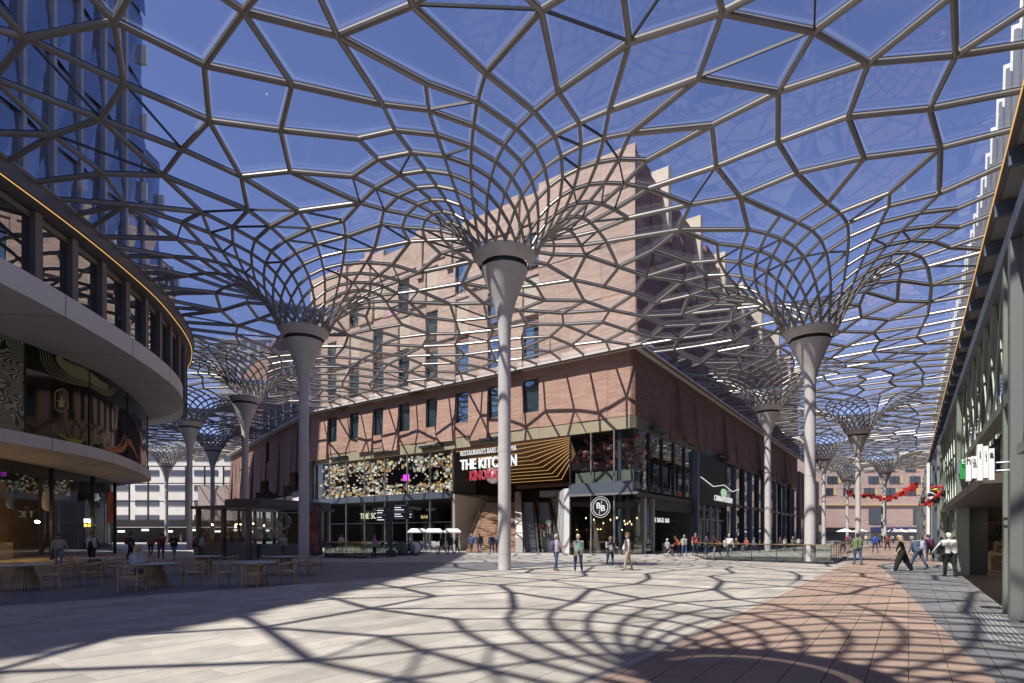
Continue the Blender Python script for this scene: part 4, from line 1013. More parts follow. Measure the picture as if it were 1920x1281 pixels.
# screen strip between the bands
def screen_mat():
    m = bpy.data.materials.new('dark_screen_glass'); m.use_nodes = True; t = m.node_tree; b = t.nodes['Principled BSDF']
    b.inputs['Base Color'].default_value = (0.012, 0.012, 0.011, 1); b.inputs['Roughness'].default_value = 0.06
    b.inputs['Specular IOR Level'].default_value = 0.35
    return m
def maze_mat():
    """winding coral-like line print"""
    m = bpy.data.materials.new('maze_print'); m.use_nodes = True; t = m.node_tree; b = t.nodes['Principled BSDF']; b.inputs['Roughness'].default_value = 0.25
    tc = t.nodes.new('ShaderNodeTexCoord')
    nz = t.nodes.new('ShaderNodeTexNoise'); nz.inputs['Scale'].default_value = 0.55; nz.inputs['Detail'].default_value = 1.5; nz.inputs['Distortion'].default_value = 0.6
    t.links.new(tc.outputs['Object'], nz.inputs['Vector'])
    mu = t.nodes.new('ShaderNodeMath'); mu.operation = 'MULTIPLY'; mu.inputs[1].default_value = 270; t.links.new(nz.outputs[0], mu.inputs[0])
    sn = t.nodes.new('ShaderNodeMath'); sn.operation = 'SINE'; t.links.new(mu.outputs[0], sn.inputs[0])
    mr = t.nodes.new('ShaderNodeMapRange'); mr.inputs[1].default_value = -0.15; mr.inputs[2].default_value = 0.2; t.links.new(sn.outputs[0], mr.inputs[0])
    mx = t.nodes.new('ShaderNodeMix'); mx.data_type = 'RGBA'; mx.inputs[6].default_value = (0.015, 0.018, 0.014, 1); mx.inputs[7].default_value = (0.40, 0.40, 0.30, 1)
    t.links.new(mr.outputs[0], mx.inputs[0]); t.links.new(mx.outputs[2], b.inputs['Base Color'])
    return m
scr_m, maze_m = screen_mat(), maze_mat()
def idx_at_px(c, x):
    best = (1e9, 0)
    for i, p in enumerate(c):
        if p.y > 3 and p.y < 46:
            d = abs(CX + p.x / p.y * F_PX - x)
            if d < best[0]: best = (d, i)
    return best[1]
iM = idx_at_px(screenc, 50); cuts = [0, 20, 40, iM - 14, iM, idx_at_px(screenc, 168), idx_at_px(screenc, 240), idx_at_px(screenc, 282), 150, NC]
for k in range(len(cuts) - 1):
    if cuts[k + 1] <= cuts[k]: continue
    ribbon(screenc, 6.64, screenc, 11.06, cuts[k], cuts[k + 1]).build('screen_panel', maze_m if cuts[k + 1] <= iM else scr_m, lb, smooth=True)
    j = MB(); j.bar(V(offset(screenc, 0.02), cuts[k], 6.64), V(offset(screenc, 0.02), cuts[k], 11.05), 0.07, 0.05); j.build('screen_joint', black, lb)
# printed art on the screens: bands of lines, leaf marks, seal
def on_screen(i, z, o=0.012):
    i = max(0, min(NC - 1.001, i)); k = int(i); f = i - k; c = SC_OFF; p = c[k].lerp(c[k + 1], f); return Vector((p.x, p.y, z))
SC_OFF = offset(screenc, 0.015)
pale = M('print_pale', (0.34, 0.33, 0.17), rough=0.4); orange = M('print_orange', (0.55, 0.13, 0.04), rough=0.4); lime = M('print_green', (0.26, 0.33, 0.03), rough=0.4); goldp = M('print_gold', (0.55, 0.44, 0.14), rough=0.4)
iA, iB, iC, iD = idx_at_px(screenc, 78), idx_at_px(screenc, 168), idx_at_px(screenc, 215), idx_at_px(screenc, 282)
def flat_line(pts, wd, mat, name='print_line'):
    m = MB(); P_ = [Vector(p) for p in pts]
    vs = []
    for i, p in enumerate(P_):
        d = (P_[min(i + 1, len(P_) - 1)] - P_[max(i - 1, 0)]); 
        if d.length < 1e-6: d = Vector((0, 1, 0))
        d.normalize(); tz = Vector((0, 0, 1)); hor = Vector((d.x, d.y, 0)); hl = hor.length
        side = (tz * hl - (hor.normalized() if hl > 1e-5 else Vector((0, 1, 0))) * d.z) * (wd if not callable(wd) else wd(i / (len(P_) - 1)))
        vs += [p - side, p + side]
    m.add(vs, [(2 * i, 2 * i + 1, 2 * i + 3, 2 * i + 2) for i in range(len(P_) - 1)]); return m.build(name, mat, lb)
def on_px(x, y):
    """measured spot in the photograph -> place on the curved screen"""
    best = None
    for i in range(len(SC_OFF) - 1):
        p, q = SC_OFF[i], SC_OFF[i + 1]
        if not (10 < p.y < 47): continue
        xa, xb = CX + p.x / p.y * F_PX, CX + q.x / q.y * F_PX
        if (xa - x) * (xb - x) <= 0 and abs(xa - xb) > 1e-6:
            f = (x - xa) / (xb - xa); c = p.lerp(q, f); best = Vector((c.x, c.y, max(6.68, min(11.03, EYE + (YH - y) * c.y / F_PX)))); break
    return best
def crop(pts): return [v for v in (on_px(x / 3.4, 560 + y / 3.4) for x, y in pts) if v]
def dense(pts, n=5):
    out = []
    P_ = [Vector((x, y, 0)) for x, y in pts]
    for v in catmull([(p.x, p.y) for p in P_], n): out.append((v.x, v.y))
    return out
base = [(255, 325), (262, 390), (300, 455), (375, 515), (480, 545), (570, 562), (640, 600), (690, 622), (728, 602), (745, 572)]
mid = [(345, 352), (365, 400), (400, 440), (460, 478), (530, 492), (580, 512), (630, 548), (680, 572), (705, 570), (712, 555)]
for k in range(5):
    t = k / 5.5; flat_line(crop(dense([(b0[0] + (m0[0] - b0[0]) * t, b0[1] + (m0[1] - b0[1]) * t) for b0, m0 in zip(base, mid)])), 0.022, pale)
flat_line(crop(dense([(362, 360), (395, 410), (450, 452), (520, 478), (580, 505), (640, 545), (690, 565)])), lambda t: 0.10 + 0.22 * math.sin(0.35 + t * 2.6), pale, 'print_band')
for k in range(3): flat_line(crop(dense([(420 + 10 * k, 385 + k * 8), (460, 420 - 9 * k), (520, 450 - 9 * k), (570, 465 - 9 * k)])), 0.015, pale)
for k in range(4): flat_line(crop(dense([(655 + 6 * k, 940 + 6 * k), (720, 950 + 5 * k), (765, 925 + 4 * k), (785, 880 + 9 * k), (800, 870 + 9 * k), (818, 890 + 9 * k), (850, 940 + 6 * k), (880, 1015)])), 0.016, pale if k < 2 else orange)
flat_line(crop(dense([(685, 958), (740, 970), (785, 955), (812, 915), (835, 925), (860, 975), (878, 1018)])), lambda t: 0.06 + 0.17 * math.sin(t * 3.1), orange, 'print_coral')
for (x1, y1) in ((360, 850), (385, 862), (425, 845), (462, 842), (500, 852), (535, 868), (548, 890)):
    flat_line(crop([(488, 915), ((488 + x1) / 2 + 6, (915 + y1) / 2 + 14), (x1, y1)]), lambda t: 0.07 * (1 - t) + 0.012, lime, 'print_leaf')
capsule = []
for q in range(33):
    a_ = q / 32 * 2 * math.pi; capsule.append(on_px(115 + 12 * math.cos(a_), 751 - 10 * math.sin(a_) - (11 if math.sin(a_) > 0 else -11)))
flat_line([c for c in capsule if c], 0.022, goldp, 'seal_outline')
flat_line([on_px(115, 760), on_px(116, 742)], lambda t: 0.14 * (1 - t) + 0.02, goldp, 'seal_flame'); flat_line([on_px(108, 751), on_px(115, 756), on_px(122, 751)], 0.05, goldp, 'seal_leaf'); flat_line([on_px(110, 761), on_px(120, 761)], 0.05, goldp, 'seal_base')
# windows above the upper band
post_m = M('window_post', (0.20, 0.185, 0.175), rough=0.45, metal=0.3)
wgl = GLASS('upper_window_glass', (0.10, 0.10, 0.10), ior=1.5, base=0.35, refl=(0.9, 0.9, 0.9))
step = 5
for i in range(0, NC - step, step):
    ribbon(winc, 12.0, winc, 16.2, i, i + step).build('window_pane', wgl, lb)
    p = V(offset(winc, 0.06), i, 11.96); d = (winc[min(NC, i + 1)] - winc[max(0, i - 1)]).normalized()
    m = MB(); nrm = Vector((d.y, -d.x, 0)); m.bar(p + nrm * 0.1, p + nrm * 0.1 + Vector((0, 0, 4.35)), 0.42, 0.30, up=nrm); m.build('window_post', post_m, lb)
    m = MB(); q = V(offset(winc, 0.03), i + step, 11.96); m.bar(p + Vector((0, 0, 4.18)), q + Vector((0, 0, 4.18)), 0.14, 0.25); m.bar(p + Vector((0, 0, 0.1)), q + Vector((0, 0, 0.1)), 0.14, 0.2); m.build('window_rail', post_m, lb)
ribbon(offset(winc, -3.0), 11.5, offset(winc, -3.0), 16.6, 0, NC).build('inner_wall', dark_int, lb)
# eave with gold light line
m = ribbon(eavec, 16.62, eavec, 17.28, 0, NC); ribbon(eavec, 16.62, offset(winc, -0.3), 16.35, 0, NC, mb=m); ribbon(eavec, 17.28, offset(eavec, -4), 17.32, 0, NC, mb=m)
m.build('eave', M('eave_brown', (0.20, 0.18, 0.17), rough=0.5, metal=0.3), lb, smooth=True)
for i in range(0, NC - 8, 8):
    MB().path([V(offset(eavec, -0.12), k, 16.585) for k in range(i, i + 9)], 0.022, 5).build('light_line', EM('eave_light', (1.0, .55, .16), .55), lb)
MB().prism([(-37.5, -15), (-36.8, 20), (-36.9, 38), (-38.5, 46), (-42, 51), (-60, 54), (-60, -15)], 0.0, 17.0).build('inner_core', M('core_brown', (0.13, 0.075, 0.05), rough=0.7, var=0.3, scale=0.5), lb)
# ground floor glass, posts and interior
for i in range(0, NC, 12):
    ribbon(glassc, 0.1, glassc, 6.08, i, i + 12).build('shop_glass', shop_gl, lb)
    m = MB(); p = V(offset(glassc, 0.02), i, 0); m.bar(p, p + Vector((0, 0, 6.1)), 0.14, 0.2, up=(1, 0, 0)); m.build('mullion', frame_m, lb)
m = ribbon(offset(glassc, -5), 0, offset(glassc, -5), 6.1, 0, NC); m.build('back_wall', M('back_wall_brown', (0.17, 0.10, 0.065), rough=0.7, var=0.3, scale=0.5), lb)
m = ribbon(offset(glassc, -0.1), 6.09, offset(glassc, -5), 6.09, 0, NC); m.build('ceiling', dark_int, lb)
m = ribbon(offset(glassc, 0.02), 4.9, offset(glassc, 0.02), 6.05, 0, NC); m.v = [(v[0] - 0.6, v[1], v[2]) for v in m.v]; m.build('ceiling_zone', M('bottle_wall', (0.10, 0.09, 0.085), var=0.8, scale=6), lb)
for i in (96, 104, 112, 120):
    p = offset(glassc, -4.9)[i]; MB().lathe([(1.5, -0.03), (1.5, 0.03)], 32).mesh('arch', M('arch_wood', (0.42, 0.26, 0.13)))
    ring = [p + (glassc[i + 1] - glassc[i - 1]).normalized() * (1.4 * math.cos(a)) + Vector((0, 0, 2.1 + 1.4 * math.sin(a))) for a in [k * math.pi / 12 for k in range(24)]]
    MB().add(ring, [tuple(range(24))]).build('wall_disc', M('arch_wood', (0.42, 0.26, 0.13)), lb)
# interior counter and lamps
for i0, i1 in ((92, 104), (108, 124)):
    m = ribbon(offset(glassc, -3.2), 0, offset(glassc, -3.2), 1.15, i0, i1); ribbon(offset(glassc, -3.2), 1.15, offset(glassc, -4.0), 1.15, i0, i1, mb=m); o = m.build('shop_counter', M('counter_stone', (0.32, 0.27, 0.21), rough=0.5))
    tag(o, 'pale counter inside the rounded building, ' + ('nearer the terrace tables' if i0 < 100 else 'under the ice cream sign'), 'counter')
rg = random.Random(5)
for k, i in enumerate((90, 93, 97, 100, 104, 107, 111, 115, 119, 123, 127)):
    p = offset(glassc, -1.6 - 0.8 * (k % 3))[i] + Vector((0, 0, 2.55))
    e = empty('ceiling_pendant', p, 'glowing pendant bulb inside the rounded shopfront, %s from the picture edge' % ORD[k], 'lamp', 'pendant bulbs in the rounded building')
    MB().ball(p, 0.085, 8, 6).build('bulb', EM('lamp_bright', (1.0, .62, .28), 100.0), e, smooth=True); MB().lathe([(0.14, 0.08), (0.03, 0.2)], 10, c=p).build('shade', black, e); MB().tube(p + Vector((0, 0, 0.2)), p + Vector((0, 0, 3.4)), 0.007, n=4).build('cord', black, e)
iL = idx_at_px(glassc, 178); p = offset(glassc, -0.4)[iL]; d = (glassc[iL + 1] - glassc[iL - 1]).normalized()
s_ = empty('ice_cream_sign', (p.x, p.y, 2.3), "white LUICELLA'S with yellow script Ice Cream glowing behind the glass", 'sign')
text('lettering', "LUICELLA'S", 0.42, EM('sign_w', (1, .95, .85), 1.5), s_, p + Vector((0, 0, 2.72)), d, ext=0.01, sx=0.85, bold=0.01)
text('script', 'Ice Cream', 0.42, EM('sign_y', (1.0, .72, .12), 1.5), s_, p + Vector((0, 0, 2.40)), d, ext=0.01, shear=0.4, bold=0.012)
iL = idx_at_px(glassc, 222); p = offset(glassc, 0.12)[iL]
bn = MB().bar(p + Vector((0, 0, 2.6)), p + Vector((0, 0, 5.2)), 0.55, 0.05, up=(1, 0, 0)); o = bn.build('hanging_banner', M('banner_orange', (0.55, 0.13, 0.06), var=0.6, scale=1.4)); tag(o, 'narrow orange and red vertical banner at the rounded shopfront', 'banner')
# interior screen stuff: hanging garment forms
for i, c_ in ((idx_at_px(glassc, 118), (0.6, 0.6, 0.6)), (idx_at_px(glassc, 58), (0.12, 0.17, 0.3))):
    p = offset(glassc, -0.9)[i]; m = MB(); m.lathe([(0.18, 3.3), (0.32, 3.5), (0.36, 4.1), (0.28, 4.6), (0.08, 4.75)], 10, c=p)
    o = m.build('hanging_jacket', M('jacket%d' % i, c_), smooth=True); tag(o, ('white' if c_[0] > .3 else 'blue') + ' garment hanging behind the rounded shopfront glass', 'garment')

# ------------------------------------------------------------------ glass tower above
tower = empty('glass_tower', (-30, 12, 17), 'tall faceted blue glass tower above the rounded building', 'tower')
tg = GLASS('tower_glass', (0.05, 0.06, 0.08), ior=1.5, base=0.32, refl=(0.72, 0.82, 1.0))
tdark = M('tower_core', (0.05, 0.055, 0.07), rough=0.6); fin_m = M('tower_fin', (0.34, 0.34, 0.36), rough=0.45, metal=0.3); fin_w = M('tower_fin_white', (0.75, 0.75, 0.74), rough=0.5)
TX = -24.0
_ty = [-14.0, -7.7, -5.7, 0.5, 8.0, 14.0, 36.4, 60]; _tx = [-27.6, -26.2, -25.3, -24.4, -23.7, -23.4, -24.0, -24.0]
def txo(y): return float(np.interp(y, _ty, _tx)) - TX
for (y0, y1, z1, x0) in ((-14.0, 36.4, 39.5, TX), (36.45, 38.4, 27.0, TX - 0.15), (38.45, 40.3, 20.6, TX - 0.25)):
    yy_ = [y0] + [q for q in _ty if y0 < q < y1] + [y1 - 0.1]; MB().prism([(x0 + txo(q) - 0.6, q) for q in yy_] + [(x0 - 16, y1 - 0.1), (x0 - 16, y0)], 17.4, z1 - 0.3).build('tower_core', tdark, tower)
    fl_h = 3.7; nz = max(1, int((z1 - 17.4) / fl_h)); bw = 1.85; ny = max(1, int((y1 - y0) / bw)); bw = (y1 - y0) / ny
    for iy in range(ny):
        ya = y0 + iy * bw; yb = ya + bw; xa, xb = x0 + txo(ya), x0 + txo(yb)
        for iz in range(nz):
            za = 17.4 + iz * (z1 - 17.4) / nz; zb = za + (z1 - 17.4) / nz
            o1 = 0.28 * ((iy + iz) % 2); o2 = 0.28 * ((iy + iz + 1) % 2)
            MB().add([(xa + o1, ya + 0.06, za + 0.1), (xb + o2, yb - 0.06, za + 0.1), (xb + o1 * 0.4, yb - 0.06, zb - 0.12), (xa + o2 * 0.4, ya + 0.06, zb - 0.12)], [(0, 1, 2), (0, 2, 3)]).build('facet_pane', tg, tower)
        MB().box(xa - 0.3, xa + 0.34, ya - 0.16, ya + 0.05, 17.4, z1).build('fin', fin_m, tower)
    for iz in range(nz + 1):
        za = 17.4 + iz * (z1 - 17.4) / nz; MB().prism([(x0 + txo(q) + 0.03, q) for q in [y0] + [q for q in _ty if y0 < q < y1] + [y1]] + [(x0 - 6, y1), (x0 - 6, y0)], za - 0.11, za + 0.09).build('floor_edge', M('spandrel', (0.12, 0.13, 0.16), rough=0.4, metal=0.4), tower)
        if iz < nz: MB().box(x0 - 0.1, x0 + 0.4, y1 - 0.16, y1 + 0.02, za + 1.4, za + 2.6).build('white_blade', fin_w, tower)
    # end facade
    for iz in range(nz):
        za = 17.4 + iz * (z1 - 17.4) / nz; MB().add([(x0 - 0.1, y1 + 0.01, za + 0.1), (x0 - 8, y1 + 0.01, za + 0.1), (x0 - 8, y1 + 0.01, za + fl_h - .2), (x0 - 0.1, y1 + 0.01, za + fl_h - .2)], [(3, 2, 1, 0)]).build('facet_pane', tg, tower)
# slender towers behind the narrow street
def block(name, label, x0, x1, y0, y1, h, c, wc, floors, bays, rot=0.0):
    e = empty(name, ((x0 + x1) / 2, y0, 0), label, 'building')
    MB().box(x0, x1, y0, y1, 0, h).build('wall', M('wall_' + name + str(int(x0)), c, rough=0.8, var=0.1, scale=0.3), e)
    gl = M('far_window', (0.05, 0.06, 0.075), rough=0.15, spec=0.8)
    fm = MB().box(-.5, .5, -.5, .5, -.5, .5).mesh('window', gl)
    for i in range(bays):
        for k in range(floors):
            o = put('window', fm, e); wx = (x1 - x0) / bays; wz = h / floors
            o.location = (x0 + (i + 0.5) * wx, y0 - 0.03, (k + 0.55) * wz); o.scale = (wx * wc[0], 0.3, wz * wc[1])
    MB().box(x0 - 0.3, x1 + 0.3, y0 - 0.35, y1 + .3, h, h + 0.6).build('parapet', M('parapet_' + name, tuple(x * 1.1 for x in c)), e)
    return e
block('white_office_building', 'white office building with dark window rows closing the narrow street', -125, -62, 150, 170, 24, (0.66, 0.63, 0.57), (0.80, 0.36), 6, 8)
block('grey_office_tower', 'grey blue office tower rising behind the brick wing', -94, -72, 180, 195, 64, (0.20, 0.22, 0.27), (0.6, 0.5), 16, 7)
block('added_shade_block', 'added unseen block behind the rounded building shading the narrow street', -112, -50, 50, 70, 78, (0.3, 0.28, 0.27), (0.5, 0.5), 15, 10)  # unseen block added to throw shade on the wing and narrow street
# glazed screen with black frame at the street's end
gs = empty('street_end_screen', (-80, 125, 0), 'black framed glass screen closing the end of the narrow street', 'glass screen')
for k in range(12):
    x = -98 + k * 4.2; MB().box(x, x + 0.25, 125, 125.3, 4.8, 16.8).build('post', black, gs)
for z in (4.8, 9.0, 13.0, 16.8): MB().box(-98, -51, 125.05, 125.25, z, z + 0.22).build('rail', black, gs)
o = MB().box(-100, -46, 122, 126, 3.4, 4.7).build('dark_lintel', black, gs)
o = MB().box(-100, -46, 125.4, 126, 0, 3.3).build('dark_front', dark_int, gs)
for k in range(9): MB().box(-96 + k * 5.2, -94.5 + k * 5.2, 121.9, 121.98, 2.2 + 0.3 * (k % 2), 2.6 + 0.3 * (k % 2)).build('light_panel', EM('far_light', (1, .95, .9), 1.2), gs)
# pinkish wall beside
o = MB().box(-66, -46, 118, 119, 4.7, 12).build('render_wall', M('pink_render', (0.42, 0.33, 0.30)), gs)
# ------------------------------------------------------------------ shop building on the right
rb = empty('lattice_shop_building', RB.P(10, 0, 0), 'long shop building with pale green steel lattice and glass front', 'building')
green_st = M('lattice_green', (0.25, 0.285, 0.24), rough=0.45, metal=0.3, var=0.05)
bluegrey = M('rb_bluegrey', (0.14, 0.17, 0.22), rough=0.4, metal=0.4)
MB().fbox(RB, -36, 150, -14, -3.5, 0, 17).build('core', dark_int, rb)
MB().fbox(RB, -36, 150, -3.5, -2.62, 11.5, 17.0).build('upper_wall', M('rb_upper', (0.19, 0.165, 0.15), rough=0.6, var=0.15, scale=0.6), rb)
# eave with gold line
MB().fbox(RB, -36, 150, -2.6, -1.75, 16.9, 17.2).build('eave', M('eave_grey', (0.30, 0.29, 0.28), rough=0.5), rb)
MB().fbox(RB, -36, 150, -1.74, -1.5, 17.0, 17.34).build('eave_edge', M('eave_brown', (0.20, 0.18, 0.17)), rb)
for k in range(30): MB().fbox(RB, -2 + k * 4.4, 2.3 + k * 4.4, -1.49, -1.46, 17.05, 17.10).build('light_line', EM('eave_light', (1.0, .55, .16), .55), rb)
for k in range(30): MB().fbox(RB, -3 + k * 4.4, -2.75 + k * 4.4, -2.5, -1.5, 16.2, 16.85).build('bracket', bluegrey, rb)
# upper set back storey: brackets, dark glass
for k in range(26):
    u0 = -2 + k * 5
    MB().fbox(RB, u0 + 0.1, u0 + 4.9, -2.6, -2.56, 8.0, 16.0).build('upper_glass', win_gl, rb)
    MB().fbox(RB, u0 - 0.1, u0 + 0.1, -2.6, -2.3, 7.6, 16.4).build('upper_post', bluegrey, rb)
# lattice box: roof edge, posts, diagonal lattice
MB().fbox(RB, -14, 30, -2.5, 0.12, 7.38, 7.72).build('lattice_roof_edge', bluegrey, rb)
for u0 in (-12.2, -0.35, 14.4, 29.6):
    MB().fbox(RB, u0, u0 + 0.34, -0.25, 0.12, 0, 7.37).build('lattice_post', green_st if u0 > 0 else M('post_grey', (0.24, 0.245, 0.24), metal=0.3, rough=0.4), rb)
MB().fbox(RB, -1.75, -1.1, -0.4, 0.02, 0, 7.37).build('dark_pilaster', bluegrey, rb)
for (ua, ub_, za, zb, n_) in ((0.0, 14.4, 4.5, 7.37, 8), (14.75, 29.6, 3.2, 7.37, 8), (-12, -1, 3.3, 7.37, 6)):
    w_ = (ub_ - ua) / n_
    for k in range(n_):
        for (a0, a1) in ((0, 1), (1, 0)):
            MB().bar(RB.P(ua + (k + a0) * w_, -0.06 + 0.06 * a0, za), RB.P(ua + (k + a1) * w_, -0.06 + 0.06 * a0, zb), 0.11, 0.035, up=RB.n).build('lattice_bar', green_st, rb)
    MB().fbox(RB, ua, ub_, -0.18, 0.1, za - 0.18, za).build('lattice_chord', green_st, rb)
    MB().fbox(RB, ua, ub_, -0.45, -0.42, za, zb).build('lattice_glass', shop_gl, rb)
# near slender lattice mast beside the frame edge
for k in range(9):
    z0 = k * 0.8; MB().bar(RB.P(0.02, 0.0, z0), RB.P(0.85, 0.0, z0 + 0.8) if k % 2 == 0 else RB.P(0.02, 0.0, z0 + 0.8), 0.07, 0.07, up=RB.n).build('mast_diagonal', green_st, rb)
    if k % 2: MB().bar(RB.P(0.85, 0.0, z0), RB.P(0.02, 0.0, z0 + 0.8), 0.07, 0.07, up=RB.n).build('mast_diagonal', green_st, rb)
MB().fbox(RB, 0.8, 0.98, -0.15, 0.1, 0, 7.3).build('mast_post', green_st, rb)
# shop doorway recess with brown hood
MB().fbox(RB, 15.3, 16.5, -0.92, -0.35, 0, 2.9).build('dark_pier', M('pier_black', (0.03, 0.032, 0.036), rough=.45), rb)
hood = M('hood_brown', (0.10, 0.075, 0.06), rough=0.6)
MB().fbox(RB, 1.0, 16.6, -3.45, 0.42, 2.76, 2.98).build('door_hood', hood, rb)
for k in range(14): MB().fbox(RB, 2.6 + k * 1.0, 2.9 + k * 1.0, -1.8, -1.5, 2.74, 2.758).build('added_hood_light', EM('added_hood_l', (1, .86, .65), 9.0), rb)  # glowing strips added under the hood to brighten the doorway recess
MB().fbox(RB, 16.7, 29.4, -0.3, -0.27, 0.05, 3.0).build('shop_glass', shop_gl, rb)
MB().fbox(RB, 1.0, 14.4, -0.3, -0.27, 3.0, 4.3).build('transom_glass', shop_gl, rb)
for u0 in (3.2, 5.6, 8.0, 10.4, 12.6): MB().fbox(RB, u0, u0 + 0.12, -0.35, -0.2, 3.0, 4.3).build('transom_mullion', frame_m, rb)
for k in range(9): MB().fbox(RB, 1.0 + k * 1.6, 2.55 + k * 1.6, -3.4, -0.05, -0.02, 0.006).build('door_floor_plate', M('mat_brown', (0.075, 0.055, 0.048), rough=0.8, bump=0.3), rb)
# book displays inside, facing the street's near end
wd_l = M('crate_wood', (0.50, 0.36, 0.21), rough=0.6, var=0.15); shelf = M('shelf_brown', (0.22, 0.14, 0.09), rough=.6, var=.2)
MB().fbox(RB, 21.0, 21.2, -3.45, -0.5, 0, 2.75).build('shelf_wall', shelf, rb)
for q in range(5): MB().fbox(RB, 20.7, 21.0, -3.4, -0.6, .3 + q * .48, .34 + q * .48).build('shelf_board', wd_l, rb)
for k, (u0, n0, wv, h) in enumerate(((17.4, -1.62, 1.0, 0.86), (18.5, -1.75, .62, 1.28), (19.3, -2.6, 1.0, 0.95))):
    e = empty('display_crate', RB.P(u0, n0, 0), ['low wooden book crate with diagonal brace in the shop doorway', 'tall wooden book display behind the braced crate in the shop doorway', 'wooden book crate deep inside the shop doorway'][k], 'display crate')
    MB().fbox(RB, u0, u0 + .7, n0 - wv / 2, n0 + wv / 2, 0.04, h).build('box', M('crate_inner', (0.20, 0.125, 0.085)), e)
    m = MB()
    for (a0, a1, z0, z1) in ((-.5, .5, 0, .1), (-.5, .5, h - .12, h + .01), (-.5, -.4, .1, h - .12), (.4, .5, .1, h - .12)): m.fbox(RB, u0 - .05, u0 - .003, n0 + a0 * wv, n0 + a1 * wv, z0, z1)
    m.build('frame', wd_l, e); MB().bar(RB.P(u0 - .025, n0 - .38 * wv, .12), RB.P(u0 - .025, n0 + .38 * wv, h - .14), 0.03, 0.08, up=-RB.u).build('diagonal', wd_l, e)
    for q in range(5):
        nn = n0 - wv * .42 + q * wv * .18; MB().fbox(RB, u0 + .05, u0 + .3, nn, nn + wv * .14, h + .015, h + .04 + .05 * (q % 3)).build('book_pile', M('book%d' % (q % 4), [(0.5, .45, .4), (.25, .3, .42), (.45, .2, .15), (.6, .58, .5)][q % 4]), e)
# potted plant in the doorway
p0 = RB.P(18.8, -1.75, 1.36)
pl = empty('potted_plant', p0, 'leafy green plant on the tall book display in the shop doorway', 'plant')
m = MB(); rg = random.Random(2)
for k in range(90):
    a = rg.random() * 6.28; el = rg.uniform(0.1, 1.4); L = rg.uniform(0.3, 0.8); d = Vector((math.cos(a) * math.cos(el), math.sin(a) * math.cos(el), math.sin(el)))
    q = p0 + d * L; s = d.cross(Vector((0, 0, 1))).normalized() * 0.05; m.add([p0 + d * L * 0.5, q + s - d * .1, q + d * 0.12, q - s - d * .1], [(0, 1, 2, 3)])
m.build('crown', M('leaf_green', (0.06, 0.12, 0.035), rough=0.6), pl); MB().lathe([(0.12, 0), (0.16, 0.25)], 12, c=p0 + Vector((0, 0, -.07))).build('pot', M('pot_grey', (0.2, 0.2, 0.2)), pl)
# blade sign with white letter blocks
s_ = empty('blade_sign', RB.P(0.1, 0.6, 3.1), 'blade sign of white and green letter blocks reading thalia on a grey bar', 'sign')
MB().bar(RB.P(0.1, 0.30, 3.03), RB.P(0.1, 0.90, 3.03), 0.12, 0.22).build('bar', M('sign_bar', (0.28, 0.30, 0.36), rough=0.4, metal=0.5), s_)
for z in (3.10, 2.94): MB().tube(RB.P(0.1, 0.0, z), RB.P(0.1, 0.32, z), 0.018, n=6).build('rod', mull, s_)
wht = M('sign_white', (0.85, 0.85, 0.85), rough=0.4); grn = M('sign_green', (0.03, 0.30, 0.07), rough=0.4)
hs_ = [0.22, 0.25, 0.27, 0.50, 0.46, 0.40]
for k in range(6):
    n0 = 0.86 - k * 0.09; b = MB().fbox(RB, -0.02 - 0.04 * (k % 2), 0.22, n0 - 0.085, n0, 2.80 - 0.05 * (k % 2), 2.98 + hs_[k]).build('letter_block', grn if k == 0 else wht, s_)
    if True: text('letter', 'thalia'[k] , 0.2, M('letter_dark', (0.05, 0.05, 0.05)) if k else wht, s_, RB.P(-0.07, n0 - 0.043, 3.16 + (0.10 if k > 2 else 0)), -RB.n, ext=0.006, sx=0.8)
# further bays along the street
uu = 30.0; k = 0
bcol = [(0.55, 0.34, 0.02), (0.17, 0.22, 0.32), (0.30, 0.38, 0.55), (0.5, 0.06, 0.04), (0.36, 0.33, 0.30)]
while uu < 148:
    w_ = 4.2
    MB().fbox(RB, uu + 0.2, uu + w_, -0.5, -0.45, 0.1, 7.3).build('shop_glass', shop_gl, rb)
    MB().fbox(RB, uu - 0.12, uu + 0.2, -0.6, 0.25, 0, 7.3).build('street_pier', bluegrey if k % 3 else green_st, rb)
    if k < 6: MB().fbox(RB, uu + 0.9, uu + 2.1, -0.44, -0.38, 0.8 + (k % 2), 6.3).build('colour_panel', M('colpanel%d' % (k % 5), bcol[k % 5], rough=0.5), rb)
    MB().fbox(RB, uu - 0.12, uu + w_, -0.7, 0.1, 7.32, 8.0).build('cornice', bluegrey, rb)
    uu += w_; k += 1
# white bird patterned screen
ws = empty('white_patterned_screen', RB.P(44, 0.5, 0), 'tall white screen with black flecks standing along the shop fronts', 'screen')
MB().fbox(RB, 43, 58, 0.3, 0.5, 0, 7.6).build('board', M('screen_white', (0.78, 0.77, 0.75)), ws)
for q in range(46):
    a0 = RB.P(43.3 + rg.random() * 14.4, 0.52, rg.uniform(0.6, 7.2)); MB().bar(a0, a0 + B * rg.uniform(.2, .5) + Vector((0, 0, rg.uniform(.1, .5))), 0.012, 0.14, up=RB.n).build('fleck', black, ws)
